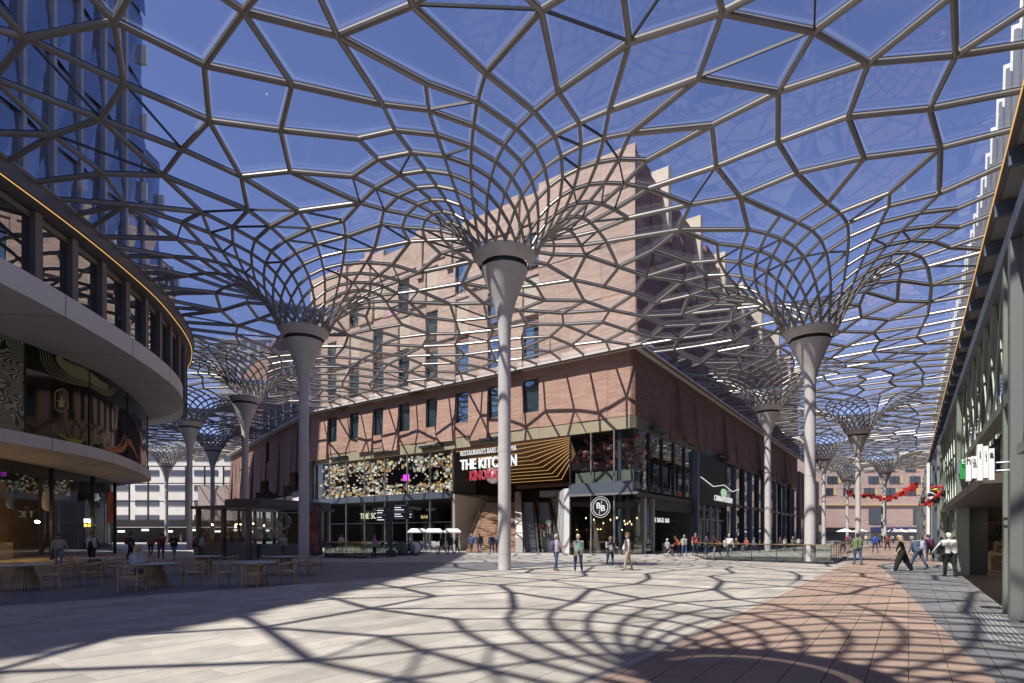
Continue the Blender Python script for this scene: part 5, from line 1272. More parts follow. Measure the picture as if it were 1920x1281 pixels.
# setback glass tower with white blades
rt = empty('blade_tower', RB.P(60, -6, 17), 'tall glass building with white saw tooth blades above the right canopy edge', 'tower')
MB().fbox(RB, 6, 150, -16, -3.0, 17.3, 28).build('tower_core', M('rt_core', (0.10, 0.11, 0.14), rough=0.4), rt)
for k in range(48):
    u0 = 6 + k * 3.0
    MB().fbox(RB, u0 + 0.1, u0 + 2.9, -2.99, -2.9, 17.4, 27.6).build('tower_pane', tg, rt)
    MB().hexa([RB.P(u0 - 0.05, -3.0, 17.4), RB.P(u0 + 0.25, -3.0, 17.4), RB.P(u0 + 0.25, -2.5, 17.4), RB.P(u0 - 0.05, -2.5, 17.4), RB.P(u0 - 0.05, -3.0, 27.8), RB.P(u0 + 0.25, -3.0, 27.8), RB.P(u0 + 0.25, -2.75, 27.8), RB.P(u0 - 0.05, -2.75, 27.8)]).build('tower_fin', M('rt_fin', (0.16, 0.17, 0.2), rough=.4, metal=.3), rt)
    MB().hexa([RB.P(u0 + 0.2, -3.0, 25.6), RB.P(u0 + 0.8, -3.0, 26.4), RB.P(u0 + 0.8, -2.7, 26.4), RB.P(u0 + 0.2, -2.6, 25.9), RB.P(u0 + 0.2, -3.0, 28.2), RB.P(u0 + 0.8, -3.0, 27.4), RB.P(u0 + 0.8, -2.75, 27.4), RB.P(u0 + 0.2, -2.65, 28.2)]).build('white_blade', fin_w, rt)
# toy racing car sign on the facade
car = empty('toy_car_sign', RB.P(27, 1.2, 4.2), 'big red toy racing car with white number hung on the shop front', 'sign')
cc = RB.P(27.2, 0.55, 4.0); CS = 0.72; fwd = (-RB.u * 0.75 + RB.n * 0.65).normalized(); sd_ = fwd.cross(Vector((0, 0, 1))).normalized(); upv = (Vector((0, 0, 1)) + fwd * 0.75).normalized(); fwd = sd_.cross(upv) * -1
red = M('toy_red', (0.62, 0.04, 0.03), rough=0.25, coat=0.5); blk = black; yel = M('toy_yellow', (0.75, 0.5, 0.05), rough=0.3)
def cb(f0, f1, s0, s1, z0, z1, mat, name):
    P_ = [cc + (fwd * a + sd_ * b + upv * c) * CS for (a, b, c) in ((f0, s0, z0), (f1, s0, z0), (f1, s1, z0), (f0, s1, z0), (f0, s0, z1), (f1, s0, z1), (f1, s1, z1), (f0, s1, z1))]
    return MB().hexa(P_).build(name, mat, car)
cb(-.75, .55, -.38, .38, -.28, .02, red, 'body'); cb(.55, .95, -.18, .18, -.26, -.08, red, 'nose'); cb(.8, 1.02, -.55, .55, -.3, -.22, red, 'front_wing'); cb(-.9, -.7, -.5, .5, .28, .36, red, 'rear_wing')
cb(-.82, -.76, -.4, -.34, .02, .28, red, 'wing_strut'); cb(-.82, -.76, .34, .40, .02, .28, red, 'wing_strut'); cb(-.35, .2, -.24, .24, .02, .2, blk, 'cockpit'); cb(-.55, -.35, -.2, .2, .02, .34, yel, 'air_intake')
for a, b in ((.45, -.5), (.45, .5), (-.55, -.52), (-.55, .52)):
    c0 = cc + (fwd * a + sd_ * b - upv * .2) * CS; MB().tube(c0 - sd_ * .09, c0 + sd_ * .09, .18, n=18).build('wheel', M('tyre', (0.02, 0.02, 0.02), rough=.8), car)
hl = [cc + (fwd * (.22 + .1 * math.cos(t)) + sd_ * (.34 * math.cos(t)) + upv * (.1 + .34 * math.sin(t))) * CS for t in [q * math.pi / 10 for q in range(11)]]
MB().path(hl, .04, 6).build('halo', M('toy_pale', (0.6, 0.68, 0.78)), car)
text('number', '|3|', .34, wht, car, cc + (fwd * .42 + upv * .035) * CS, sd_ * -1 if (sd_ * -1).x > 0 else sd_, up=(Vector((0, 0, 1)) * 0.3 - fwd).normalized(), ext=.01, bold=.02)
MB().tube(cc - upv * .1, RB.P(27.2, -0.4, 3.6), .04, n=6).build('arm', frame_m, car)
# red hanging sculpture across the far street
rs = empty('red_hanging_sculpture', (63, 95, 9), 'red blocky winged sculpture strung across the far street between columns', 'sculpture')
for q in range(26):
    t = q / 25; x = 57.0 + t * 10.2; z = 7.9 + 0.4 * math.sin(t * 7) + (1.7 * max(0, t - .55) / .45) - (0 if t > .1 else -.9 * (1 - t * 10))
    h = .35 + 1.1 * max(0, t - .5) + .6 * (q % 3 == 0); o = MB().box(-.17, .17, -.35, .35, -h / 2, h / 2).build('red_block', M('sculpt_red', (0.40, 0.035, 0.03), rough=.5, objv=.45), rs)
    o.matrix_parent_inverse = Matrix.Translation((-63, -95, -9)); o.location = (x, 95 - 1.5 * t, z); o.rotation_euler = (0, rg.uniform(-.5, .5), rg.uniform(-.4, .4))
MB().tube((50, 96, 7.9), (80, 92, 8.6), .02, n=4).build('cable', black, rs); MB().tube((50, 96, 9.4), (80, 92, 9.6), .02, n=4).build('cable', black, rs)
# pink building at the far end
fe = empty('pink_end_building', (104, 152, 0), 'pink brick building with yellow trimmed windows closing the far street', 'building')
pinkb = BRICK('pink_brick', (0.47, 0.33, 0.28), (0.55, 0.41, 0.36), (0.44, 0.34, 0.30), 0.6, 0.15)
MB().box(70, 150, 152, 165, 0, 22).build('wall', pinkb, fe)
far_w = M('far_window', (0.05, 0.06, 0.075), rough=0.15, spec=0.8); ytrim = M('yellow_trim', (0.55, 0.43, 0.2))
for r_, z in enumerate((12.4, 15.6, 18.8)):
    for k in range(11):
        x = 84 + k * 5.6 + (1.2 if r_ == 1 else 0); wv = MB().box(x, x + 2.9, 151.85, 151.95, z, z + 1.9).build('window', far_w, fe)
        MB().box(x + 2.92, x + 3.9, 151.9, 151.99, z, z + 1.9).build('yellow_panel', ytrim, wv)
        MB().box(x + 1.4, x + 1.5, 151.78, 151.86, z, z + 1.9).build('mullion', frame_m, wv)
for x in (80, 96.5, 108.5, 122): MB().box(x, x + 4.6, 151.85, 151.95, 4.6, 8.6).build('tall_window', far_w, fe)
MB().box(97, 118, 150.6, 152, 2.6, 3.7).build('navy_awning', M('navy', (0.03, 0.03, 0.12)), fe); MB().box(84, 92, 150.4, 152, 2.9, 3.6).build('dark_awning', black, fe)
MB().box(80, 125, 151.8, 151.9, 0.1, 2.55).build('shop_front', far_w, fe); MB().box(70, 150, 151.6, 152, 9.6, 9.9).build('string_course', ytrim, fe)
# dark end wing on the left of the far street and small brick gable
dw = empty('dark_side_building', RF.P(92, -2, 0), 'dark brown building beyond the brick side wall with yellow entrance', 'building')
MB().fbox(RF, 87, 118, -10, 0.0, 0, 15).build('wall', M('dark_brown_wall', (0.16, 0.12, 0.115), rough=.8, var=.1, scale=.4), dw)
MB().fbox(RF, 88, 92, 0.02, 0.1, 0.1, 5).build('window', far_w, dw); MB().fbox(RF, 94, 96, 0.02, 0.5, 0.1, 5.6).build('yellow_portal', ytrim, dw); MB().fbox(RF, 98, 108, 0.02, 0.1, 0.1, 5).build('window', far_w, dw)
MB().bar(RF.P(93, 0.1, 6), RF.P(90, 0.1, 14.6), .2, .6, up=RF.n).build('brace', M('brace_brown', (0.35, 0.25, 0.2)), dw)
# striped marker pole
sp = empty('striped_pole', (86.5, 118, 0), 'black and white striped pole in the far street', 'pole')
for k in range(8): MB().tube((78, 118, k * 1.5), (78, 118, k * 1.5 + 1.5), .32, n=14).build('band', black if k in (0, 2, 4) else white_trim, sp)
# parasols of the far terrace
pm = M('parasol_white', (0.75, 0.73, 0.68), rough=.8)
pr = empty('parasol'); MB().lathe([(1.9, 2.3), (0.9, 2.75), (0.05, 3.0)], 8, capb=False).build('canopy', pm, pr); MB().tube((0, 0, 0), (0, 0, 3.0), .04, n=8).build('pole', frame_m, pr); MB().lathe([(.35, 0), (.35, .08)], 12).build('foot', frame_m, pr)
for k, (x, y) in enumerate(((78, 126), (83, 122), (88, 127), (93, 131), (70, 118), (98, 137))):
    o = pr if k == 0 else copy_tree(pr); o.location = (x, y, 0); tag(o, 'white parasol at the far end of the street, ' + ['third', 'second', 'fourth', 'fifth', 'first', 'sixth'][k] + ' counting from the near end', 'parasol', 'white parasols at the street end')
# ------------------------------------------------------------------ cafe tables and chairs
oak = M('oak', (0.52, 0.36, 0.21), rough=0.5, var=0.18, scale=6, objv=0.08); oak_d = M('slat_oak', (0.48, 0.33, 0.18), rough=0.5, var=0.2, scale=5, objv=0.15)
top_m = M('table_top_grey', (0.5, 0.48, 0.47), rough=0.45, var=0.06, scale=5)
tb = empty('cafe_table')
MB().lathe([(0.60, 0.715), (0.665, 0.725), (0.67, 0.745), (0.66, 0.752)], 40).build('table_top', top_m, tb, smooth=True)
MB().lathe([(0.17, 0.66), (0.17, 0.714)], 20).build('hub', frame_m, tb); MB().lathe([(0.33, 0.0), (0.33, 0.03)], 24).build('foot_ring', frame_m, tb)
sl = MB().bar((0.385, 0, 0.0), (0.20, 0, 0.71), 0.034, 0.02, up=(1, 0, 0)).mesh('slat', oak_d)
for k in range(30):
    o = put('slat', sl, tb); o.rotation_euler = (0, 0, k * 2 * math.pi / 30)
ch = empty('armchair')
MB().hexa([(-.25, -.22, .415), (.25, -.22, .415), (.27, .24, .43), (-.27, .24, .43), (-.25, -.22, .45), (.25, -.22, .45), (.27, .24, .465), (-.27, .24, .465)]).build('seat', oak, ch)
for sx in (-1, 1):
    MB().path([(sx * .285, .25, 0), (sx * .27, .235, .44), (sx * .275, .22, .655)], [.016, .023, .019], 7).build('leg', oak, ch, smooth=True)
    MB().path([(sx * .23, -.28, 0), (sx * .235, -.23, .44), (sx * .25, -.235, .70)], [.016, .023, .019], 7).build('leg', oak, ch, smooth=True)
    MB().tube((sx * .27, .22, .36), (sx * .235, -.225, .34), .013, n=6).build('side_rail', oak, ch)
MB().tube((-.265, .23, .39), (.265, .23, .39), .016, n=6).build('front_rail', oak, ch); MB().tube((-.235, -.23, .37), (.235, -.23, .37), .016, n=6).build('back_rail', oak, ch)
U_ = []
for k in range(17):
    t = k / 16; a = math.pi * t; U_.append((.285 * math.cos(a) * (1.0 if 0.1 < t < .9 else 1.02), .26 - .56 * math.sin(a) ** 0.75, .665 + .085 * math.sin(a)))
MB().path(U_, [.017 + .014 * math.sin(math.pi * k / 16) for k in range(17)], 8).build('arm_rail', oak, ch, smooth=True)
MB().path([(-.2, -.262, .60), (0, -.30, .615), (.2, -.262, .60)], .014, 6).build('back_slat', oak, ch, smooth=True)
tables = [(-14.75, 17.0, 'leftmost round cafe table with slatted oak cone base'), (-16.2, 21.8, 'round cafe table farther back beside the ice cream window'), (-11.25, 17.7, 'round cafe table where the blond woman in white sits'),
          (-13.1, 24.0, 'round cafe table behind the seated woman, toward the kiosk'), (-8.5, 18.6, 'round cafe table nearest the plaza, ringed by three chairs'), (-9.5, 23.6, 'round cafe table close to the pale funnel column')]
for i, (x, y, lb_) in enumerate(tables):
    o = tb if i == 0 else copy_tree(tb); o.location = (x, y, 0); o.rotation_euler = (0, 0, i * .37); tag(o, lb_, 'table', 'round cafe tables')
def face(x, y, tx, ty): return math.atan2(-(tx - x), ty - y)
chairs = [(-15.55, 16.6, 0, 'oak armchair cut by the picture edge at the leftmost table'), (-13.95, 17.2, 0, 'oak armchair to the right of the leftmost table'), (-13.6, 18.1, 0, 'oak armchair tucked behind the right side of the leftmost table'),
          (-10.95, 16.15, 2, 'oak armchair in front of the seated woman, back toward the viewer'), (-12.05, 17.95, 2, 'oak armchair the blond woman sits in'), (-10.35, 18.25, 2, 'oak armchair right of the seated woman\'s table'),
          (-9.3, 18.1, 4, 'oak armchair on the left of the table nearest the plaza'), (-8.15, 17.65, 4, 'oak armchair turned back to the viewer at the table nearest the plaza'), (-7.55, 18.9, 4, 'oak armchair on the right of the table nearest the plaza'),
          (-8.55, 23.3, 5, 'oak armchair right of the table by the funnel column'), (-8.45, 24.2, 5, 'oak armchair farthest right, behind the funnel column table'), (-17.1, 21.9, 1, 'oak armchair left of the ice cream window table'),
          (-15.3, 21.7, 1, 'oak armchair right of the ice cream window table'), (-14.0, 23.6, 3, 'oak armchair left of the table toward the kiosk'), (-12.1, 24.1, 3, 'oak armchair right of the table toward the kiosk'),
          (-12.7, 23.0, 3, 'oak armchair in front of the table toward the kiosk'), (-10.35, 23.9, 5, 'oak armchair left of the funnel column table')]
for i, (x, y, t, lb_) in enumerate(chairs):
    o = ch if i == 0 else copy_tree(ch); o.location = (x, y, 0); o.rotation_euler = (0, 0, face(x, y, *tables[t][:2]) + random.uniform(-.25, .25)); tag(o, lb_, 'chair', 'oak armchairs of the cafe terrace')
# ------------------------------------------------------------------ kiosk pavilion
K0 = Vector((-17.6, 37.6, 0)); ku = Vector((-0.93, 0.37, 0)).normalized(); kn = Vector((0.60, 0.80, 0)).normalized()
class KF(Frame):
    pass
kf = Frame((K0.x, K0.y), ku, Vector((-ku.y, ku.x, 0)) * -1)
k2 = Vector((ku.y, -ku.x, 0)); KB = Frame((K0.x, K0.y), ku, -k2 if k2.y > 0 else k2)
kdepth = 5.0
kk_ = empty('grey_kiosk', K0, 'dark grey glass kiosk with flat roof behind the cafe tables', 'kiosk')
def kp(u, d, z): return K0 + ku * u + Vector((0.45, 0.89, 0)) * d + Vector((0, 0, z))
def kbox(u0, u1, d0, d1, z0, z1, mat, name, par=None):
    return MB().hexa([kp(u0, d0, z0), kp(u1, d0, z0), kp(u1, d1, z0), kp(u0, d1, z0), kp(u0, d0, z1), kp(u1, d0, z1), kp(u1, d1, z1), kp(u0, d1, z1)]).build(name, mat, par or kk_)
kd = M('kiosk_grey', (0.075, 0.078, 0.085), rough=0.45)
kbox(-0.3, 5.0, -0.35, 7.5, 3.45, 3.66, kd, 'roof'); kbox(-.1, 3.2, 0.8, 7.2, 3.67, 4.15, M('kiosk_top', (0.11, 0.11, 0.12)), 'roof_box')
for u_, d_ in ((0, 0), (4.7, 0), (0, 7), (4.7, 7), (2.3, 0)): kbox(u_ - .12, u_ + .12, d_ - .12, d_ + .12, 0, 3.44, kd, 'post')
for u_, d_ in ((0.15, 2.0),): pass
kbox(.15, 2.15, -.03, 0, 1.15, 3.4, shop_gl, 'glass_pane'); kbox(2.45, 4.55, -.03, 0, 1.15, 3.4, shop_gl, 'glass_pane')
MB().add([kp(-.02, .15, 1.1), kp(-.02, 3.3, 1.1), kp(-.02, 3.3, 3.4), kp(-.02, .15, 3.4)], [(0, 1, 2, 3)]).build('glass_pane', shop_gl, kk_)
kbox(.1, 4.6, .05, .7, 0, 1.12, M('kiosk_counter', (0.16, 0.17, 0.17), rough=.5), 'counter'); kbox(-.05, .6, 1.0, 5.5, 0, 1.0, M('kiosk_counter', (0.16, 0.17, 0.17)), 'side_counter')
kbox(.4, 4.4, 6.6, 6.8, 0, 3.4, M('kiosk_back', (0.09, 0.085, 0.08)), 'back_wall')
for q in range(4): kbox(1.0 + q * .8, 1.6 + q * .8, .1, .5, 1.13, 1.5, M('kiosk_machine', (0.28, 0.28, 0.28), rough=.35, metal=.4), 'machine')
for q, (u_, z_) in enumerate(((.9, 2.3), (1.9, 2.45), (3.1, 2.4), (3.6, 2.2))):
    p = kp(u_, 2.0, z_); MB().ball(p, .05, 7, 5).build('lamp_bulb', lamp_warm, kk_)
rp = [kp(-.25, 2.6, 2.6) + Vector((0.5 * math.cos(a), 0, .5 * math.sin(a))) for a in [q * math.pi / 12 for q in range(24)]]
MB().path(rp, .03, 5, True).build('ring_sign', M('ring_white', (.6, .6, .58)), kk_)
MB().path([kp(-.25, 2.6, 2.6) + Vector((0.35 * math.cos(a), 0, .35 * math.sin(a))) for a in [q * math.pi / 6 for q in range(12)]], .018, 5, True).build('inner_ring', M('ring_white', (.6, .6, .58)), kk_)
# red poster column behind
po = empty('poster_column', (-15.1, 42.5, 0), 'tall dark column with red food poster between kiosk and escalator well', 'advertising column')
MB().box(-15.75, -14.5, 42.5, 43.0, 0, 4.0).build('body', frame_m, po)
MB().box(-15.65, -14.6, 42.46, 42.49, .4, 3.8).build('poster', M('poster_red', (0.30, 0.09, 0.07), var=0.9, scale=2.2), po)
# ------------------------------------------------------------------ glass railings
rgl = GLASS('rail_glass', (0.82, 0.86, 0.84), base=.03)
def railing(name, label, pts, h=1.08, gold=True, every=1.5):
    e = empty(name, Vector((*pts[0], 0)), label, 'railing'); P_ = [Vector((*p, 0)) for p in pts]
    hm = M('rail_brass', (0.48, 0.33, 0.14), rough=.35, metal=.6) if gold else frame_m
    for i in range(len(P_) - 1):
        a_, b_ = P_[i], P_[i + 1]; L_ = (b_ - a_).length; n_ = max(1, int(L_ / every)); d = (b_ - a_) / n_; sdv = Vector((-d.y, d.x, 0)).normalized()
        MB().bar(a_ + Vector((0, 0, h)), b_ + Vector((0, 0, h)), .07, .05).build('handrail', hm, e)
        for k in range(n_):
            p0, p1 = a_ + d * (k + .02), a_ + d * (k + .98)
            m = MB().hexa([p0 - sdv * .01, p1 - sdv * .01, p1 + sdv * .01, p0 + sdv * .01] + [q + Vector((0, 0, h - .03)) for q in (p0 - sdv * .01, p1 - sdv * .01, p1 + sdv * .01, p0 + sdv * .01)]); m.build('glass_panel', rgl, e)
            MB().tube(a_ + d * k, a_ + d * k + Vector((0, 0, h)), .022, n=6).build('post', frame_m, e)
        MB().bar(a_ + Vector((0, 0, .05)), b_ + Vector((0, 0, .05)), .12, .12).build('base_rail', frame_m, e)
    return e
# well with escalators going down, left
railing('well_railing', 'glass railing with brass rail round the sunken escalator well on the left', [(-7.8, 50.5), (-14.2, 45.2), (-13.7, 41.2), (-10.2, 39.8)])
MB().hexa([(-13.6, 41.5, .004), (-10.3, 40.2, .004), (-7.6, 49.5, .004), (-13.9, 45.0, .004), (-13.6, 41.5, .012), (-10.3, 40.2, .012), (-7.6, 49.5, .012), (-13.9, 45.0, .012)]).build('well_dark_sheet', M('well_dark', (0.02, 0.02, 0.022)), None)  # flat dark sheet on the paving, stands in for the shade in the open well
struct(bpy.data.objects['well_dark_sheet'])
we = empty('down_escalator', (-8.4, 45.5, 0), 'black rounded escalator balustrades at the top of the sunken well', 'escalator')
for k, (x, y) in enumerate(((-9.0, 46.2), (-7.95, 46.0))):
    c = Vector((x, y, .62)); ring = [c + Vector((.52 * math.cos(a), 0.05, .52 * math.sin(a))) for a in [q * math.pi / 14 for q in range(28)]]
    MB().path(ring, .05, 6, True).build('handrail', black, we); MB().add([p for p in ring], [tuple(range(28))]).build('balustrade_glass', M('bal_disc', (.55, .56, .6), rough=.2, metal=.3), we)
    MB().box(x - 3.4, x, y - .05, y + .05, .08, 1.1).build('side_glass', rgl, we); MB().box(x - 3.4, x, y - .06, y + .06, 1.1, 1.17).build('top_rail', black, we)
MB().box(-12.3, -7.6, 45.6, 46.6, 0.013, .1).build('deck', frame_m, we)
# bright brass down rail
rl = MB().tube((-11.9, 40.5, .15), (-9.6, 41.6, 1.2), .03, n=6); rl.tube((-10.9, 40.1, .1), (-9.5, 40.8, .6), .03, n=6)
o = rl.build('brass_stair_rail', M('brass', (.6, .42, .18), rough=.3, metal=.7)); tag(o, 'sloping brass handrails at the sunken well edge', 'handrail')
# right well
railing('street_well_railing', 'glass railing with brass rail round the right hand street well', [(14.2, 43.5), (12.9, 37.2), (17.9, 31.5), (24.0, 40.3)])
railing('far_well_railing', 'dark railing farther along the street behind the striped column', [(25.5, 44.5), (33, 54.5)], gold=False)
o = MB().hexa([(13.3, 37.3, .004), (17.7, 32.2, .004), (23.6, 40.3, .004), (14.8, 43.2, .004), (13.3, 37.3, .012), (17.7, 32.2, .012), (23.6, 40.3, .012), (14.8, 43.2, .012)]).build('street_well_dark_sheet', M('well_dark', (0.02, 0.02, 0.022))); struct(o)  # dark sheet laid on the paving in place of the shaded street well
# ------------------------------------------------------------------ wayfinding sign
dsn = empty('wayfinding_sign', (-9.05, 42.0, 0), 'black wayfinding post with stacked direction boards and tiny white text', 'sign')
MB().box(-9.17, -8.93, 41.9, 42.1, 0, 4.1).build('post', M('sign_black', (0.018, 0.02, 0.025), rough=.4), dsn); MB().box(-9.4, -8.7, 41.85, 42.2, 0, .5).build('foot', M('sign_black', (0.018, 0.02, 0.025)), dsn)
rg = random.Random(9)
for (x0, x1, z0, z1, n_) in ((-10.15, -9.25, 2.7, 3.75, 6), (-8.85, -7.75, 2.8, 3.95, 7), (-7.72, -7.35, 2.9, 3.5, 3)):
    bd = MB().box(x0, x1, 41.93, 42.05, z0, z1).build('board', M('sign_black', (0.018, 0.02, 0.025)), dsn)
    for k in range(n_):
        zz = z1 - (k + .6) * (z1 - z0) / n_; MB().box(x0 + .08, x0 + .08 + (x1 - x0 - .2) * rg.uniform(.5, 1), 41.915, 41.928, zz - .028, zz + .028).build('text_line', white_letter if k % 3 else M('sign_text', (.8, .8, .8)), bd)
# ------------------------------------------------------------------ white snack carts
wc_ = M('cart_white', (.72, .71, .68), rough=.5)
ct = empty('snack_cart')
MB().box(-.7, .7, -.4, .4, .45, 1.05).build('body', wc_, ct)
MB().hexa([(-.85, -.55, 1.95), (.85, -.55, 1.95), (.85, .55, 1.95), (-.85, .55, 1.95), (-.55, -.3, 2.25), (.55, -.3, 2.25), (.55, .3, 2.25), (-.55, .3, 2.25)]).build('awning', wc_, ct)
for k in range(9): MB().box(-.85 + k * .19, -.85 + k * .19 + .17, -.56, -.54, 1.83, 1.95).build('awning_scallop', wc_, ct)
for sx in (-.65, .65):
    for sy in (-.35, .35): MB().tube((sx, sy, 1.05), (sx, sy, 1.95), .025, n=6).build('pole', wc_, ct)
for sx in (-.42, .42):
    wr = MB().path([(sx + .33 * math.cos(a), -.45, .35 + .33 * math.sin(a)) for a in [q * math.pi / 10 for q in range(20)]], .03, 5, True).build('wheel', wc_, ct)
    m = MB()
    for q in range(6): m.tube((sx, -.45, .35), (sx + .32 * math.cos(q * 1.047), -.45, .35 + .32 * math.sin(q * 1.047)), .015, n=4)
    m.build('spokes', wc_, wr)
for i, (x, y, lb_) in enumerate(((-8.85, 52.8, 'white snack cart with scalloped roof, leftmost of three by the stairs'), (-7.35, 53.0, 'white snack cart with scalloped roof, middle of three by the stairs'), (-5.7, 53.6, 'white snack cart with scalloped roof nearest the stairs'))):
    o = ct if i == 0 else copy_tree(ct); o.location = (x, y, 0); o.rotation_euler = (0, 0, -.1 + .08 * i); tag(o, lb_, 'cart', 'white snack carts')
# ------------------------------------------------------------------ people
PENDING = []
def round_cone(mb, p0, p1, r0, r1, n=12):
    p0 = Vector(p0); p1 = Vector(p1); d = p1 - p0; L = d.length
    d = d / L if L > 1e-6 else Vector((0, 0, 1))
    up = Vector((0, 0, 1)) if abs(d.z) < .9 else Vector((1, 0, 0)); x = d.cross(up).normalized(); y = x.cross(d)
    rings = []
    for k in (-75, -45, -15): a = R(k); rings.append((p0 + d * (r0 * math.sin(a)), r0 * math.cos(a)))
    for k in (15, 45, 75): a = R(k); rings.append((p1 + d * (r1 * math.sin(a)), r1 * math.cos(a)))
    vs = []
    for c, r in rings:
        for i in range(n): t = 2 * math.pi * i / n; vs.append(c + x * (r * math.cos(t)) + y * (r * math.sin(t)))
    fs = [(j * n + i, j * n + (i + 1) % n, (j + 1) * n + (i + 1) % n, (j + 1) * n + i) for j in range(5) for i in range(n)]
    fs += [tuple(range(n - 1, -1, -1)), tuple(5 * n + i for i in range(n))]
    mb.add(vs, fs)
SK = {'fair': (0.52, 0.33, 0.25), 'tan': (0.40, 0.24, 0.16)}
def cm(c, kind='cloth'): return M('%s_%02d_%02d_%02d' % (kind, int(c[0] * 99), int(c[1] * 99), int(c[2] * 99)), c, rough=.85 if kind == 'cloth' else .6, var=.16 if kind == 'cloth' else .1, scale=9, bump=.25 if kind == 'cloth' else 0, bscale=40)
def person(label, x, y, head, h=1.70, w=1.0, top=(.3, .3, .3), bottom=(.06, .08, .14), hair=(.1, .07, .05), shoes=(.05, .05, .05), skin='fair',
           legs=(8, 5, -8, 8), arms=((8, 8, 15), (8, 8, 15)), lean=0, headp=0, sleeve='long', longhair=False, hat=None, wide=1.0, sit=None, vest=None, z0=0.0, vox=None, coat=0.0, group=None):
    s = h / 1.75; P = []; w = w * 1.14; wide = wide * 1.12   # (p0,p1,r0,r1,mat)
    dist = math.hypot(x, y); vox = vox or (.0125 if dist < 29 else .019 if dist < 52 else .028)
    def rx(v, a, o=(0, 0, .95)):
        v = Vector(v) - Vector(o); c, q = math.cos(a), math.sin(a); return Vector((v.x, v.y * c + v.z * q, -v.y * q + v.z * c)) + Vector(o)
    LN = R(lean); T = lambda v: rx(v, LN)
    hips = .93; feet = []
    for i, sx in ((0, -1), (1, 1)):
        a = R(legs[2 * i]); kb = R(legs[2 * i + 1]); H = Vector((sx * .095 * w, 0, hips)); Kn = H + Vector((sx * .012, math.sin(a), -math.cos(a))) * .435; An = Kn + Vector((0, math.sin(a - kb), -math.cos(a - kb))) * .405
        P.append((H, Kn, .092 * w * wide ** .5, .062 * wide, 'b')); P.append((Kn, An, .060 * wide, .043 * wide, 'b')); fd = Vector((sx * .12, 1, -0.0)).normalized()
        P.append((An + Vector((0, -.025, -.03)), An + fd * .15 + Vector((0, 0, -.055)), .038, .030, 's')); feet.append(An.z)
    dz = .092 - min(feet) if sit is None else sit - hips + .07
    # torso
    P.append((T((-.085 * w, 0, .97)), T((-.095 * w, .0, 1.30)), .118 * w, .108 * w, 't')); P.append((T((.085 * w, 0, .97)), T((.095 * w, .0, 1.30)), .118 * w, .108 * w, 't'))
    if w > 1.05: P.append((T((0, .07 * w, 1.05)), T((0, .05, 1.2)), .135 * w, .11 * w, 't'))
    P.append((Vector((-.07 * w, 0, .93)), Vector((.07 * w, 0, .93)), .108 * w, .108 * w, 'b'))
    P.append((T((-.145 * w, 0, 1.405)), T((.145 * w, 0, 1.405)), .068, .068, 't')); P.append((T((0, -.01, 1.38)), T((0, 0, 1.47)), .09, .05, 't'))
    if coat: P.append((T((-.09 * w, 0, .97)), T((-.10 * w, -.0, .97 - coat)), .122 * w, .112 * w, 't')); P.append((T((.09 * w, 0, .97)), T((.10 * w, -.0, .97 - coat)), .122 * w, .112 * w, 't'))
    if vest: P.append((T((-.09 * w, .015, 1.02)), T((-.095 * w, .015, 1.34)), .122 * w, .114 * w, 'v')); P.append((T((.09 * w, .015, 1.02)), T((.095 * w, .015, 1.34)), .122 * w, .114 * w, 'v'))
    # head
    N = T((0, 0, 1.46)); hp = R(headp); Hc = T((0, .015, 1.625)); hd = lambda v: T(rx((v[0], v[1] + .015, v[2] + 1.625), hp, (0, .015, 1.56)))
    P.append((N, hd((0, -.01, -.07)), .052, .052, 'k')); P.append((hd((0, .005, -.035)), hd((0, -.005, .03)), .078, .090, 'k')); P.append((hd((0, .045, -.075)), hd((0, .02, -.05)), .038, .06, 'k'))
    P.append((hd((0, .09, .0)), hd((0, .102, -.022)), .011, .014, 'k'))
    for sx in (-1, 1): P.append((hd((sx * .084, -.005, .005)), hd((sx * .084, -.008, -.03)), .016, .012, 'k')); P.append((hd((sx * .034, .082, .012)), hd((sx * .036, .082, .012)), .011, .011, 'e'))
    P.append((hd((-.022, .083, -.053)), hd((.022, .083, -.053)), .009, .009, 'm'))
    P.append((hd((0, -.03, .03)), hd((0, .005, .062)), .098, .086, 'h')); P.append((hd((0, -.045, -.03)), hd((0, -.04, .02)), .075, .088, 'h'))
    if longhair: P.append((hd((0, -.06, .0)), hd((0, -.085, -.2)), .09, .065, 'h')); P.append((hd((-.07, -.02, 0)), hd((-.085, -.03, -.16)), .035, .03, 'h')); P.append((hd((.07, -.02, 0)), hd((.085, -.03, -.16)), .035, .03, 'h'))
    if hat: P.append((hd((0, -.01, .07)), hd((0, .005, .085)), .105, .09, 'c')); P.append((hd((-.03, .10, .055)), hd((.03, .10, .055)), .035, .035, 'c'))
    for i, sx in ((0, -1), (1, 1)):
        f, o, e = (R(q) for q in arms[i]); S_ = Vector((sx * .185 * w, 0, 1.395))
        d1 = Vector((sx * math.sin(o), math.sin(f) * math.cos(o), -math.cos(f) * math.cos(o))); E = S_ + d1 * .285
        d2 = Vector((sx * math.sin(o) * .5 - sx * .35 * math.sin(e) * (1 if e > .5 else 0), math.sin(f + e), -math.cos(f + e))).normalized(); W = E + d2 * .245
        S_, E, W = T(S_), T(E), T(W); dd = (W - E).normalized()
        P.append((S_, E, .053 * (w + 1) / 2, .043, 't')); P.append((E, W, .042, .031, 't' if sleeve == 'long' else 'k'))
        if sleeve == 'short': P[-2] = (S_, S_.lerp(E, .72), .058 * (w + 1) / 2, .05, 't'); P.append((S_.lerp(E, .6), E, .043, .040, 'k'))
        side = dd.cross(Vector((sx, 0, 0)));  side = side.normalized() if side.length > .1 else Vector((0, 0, 1))
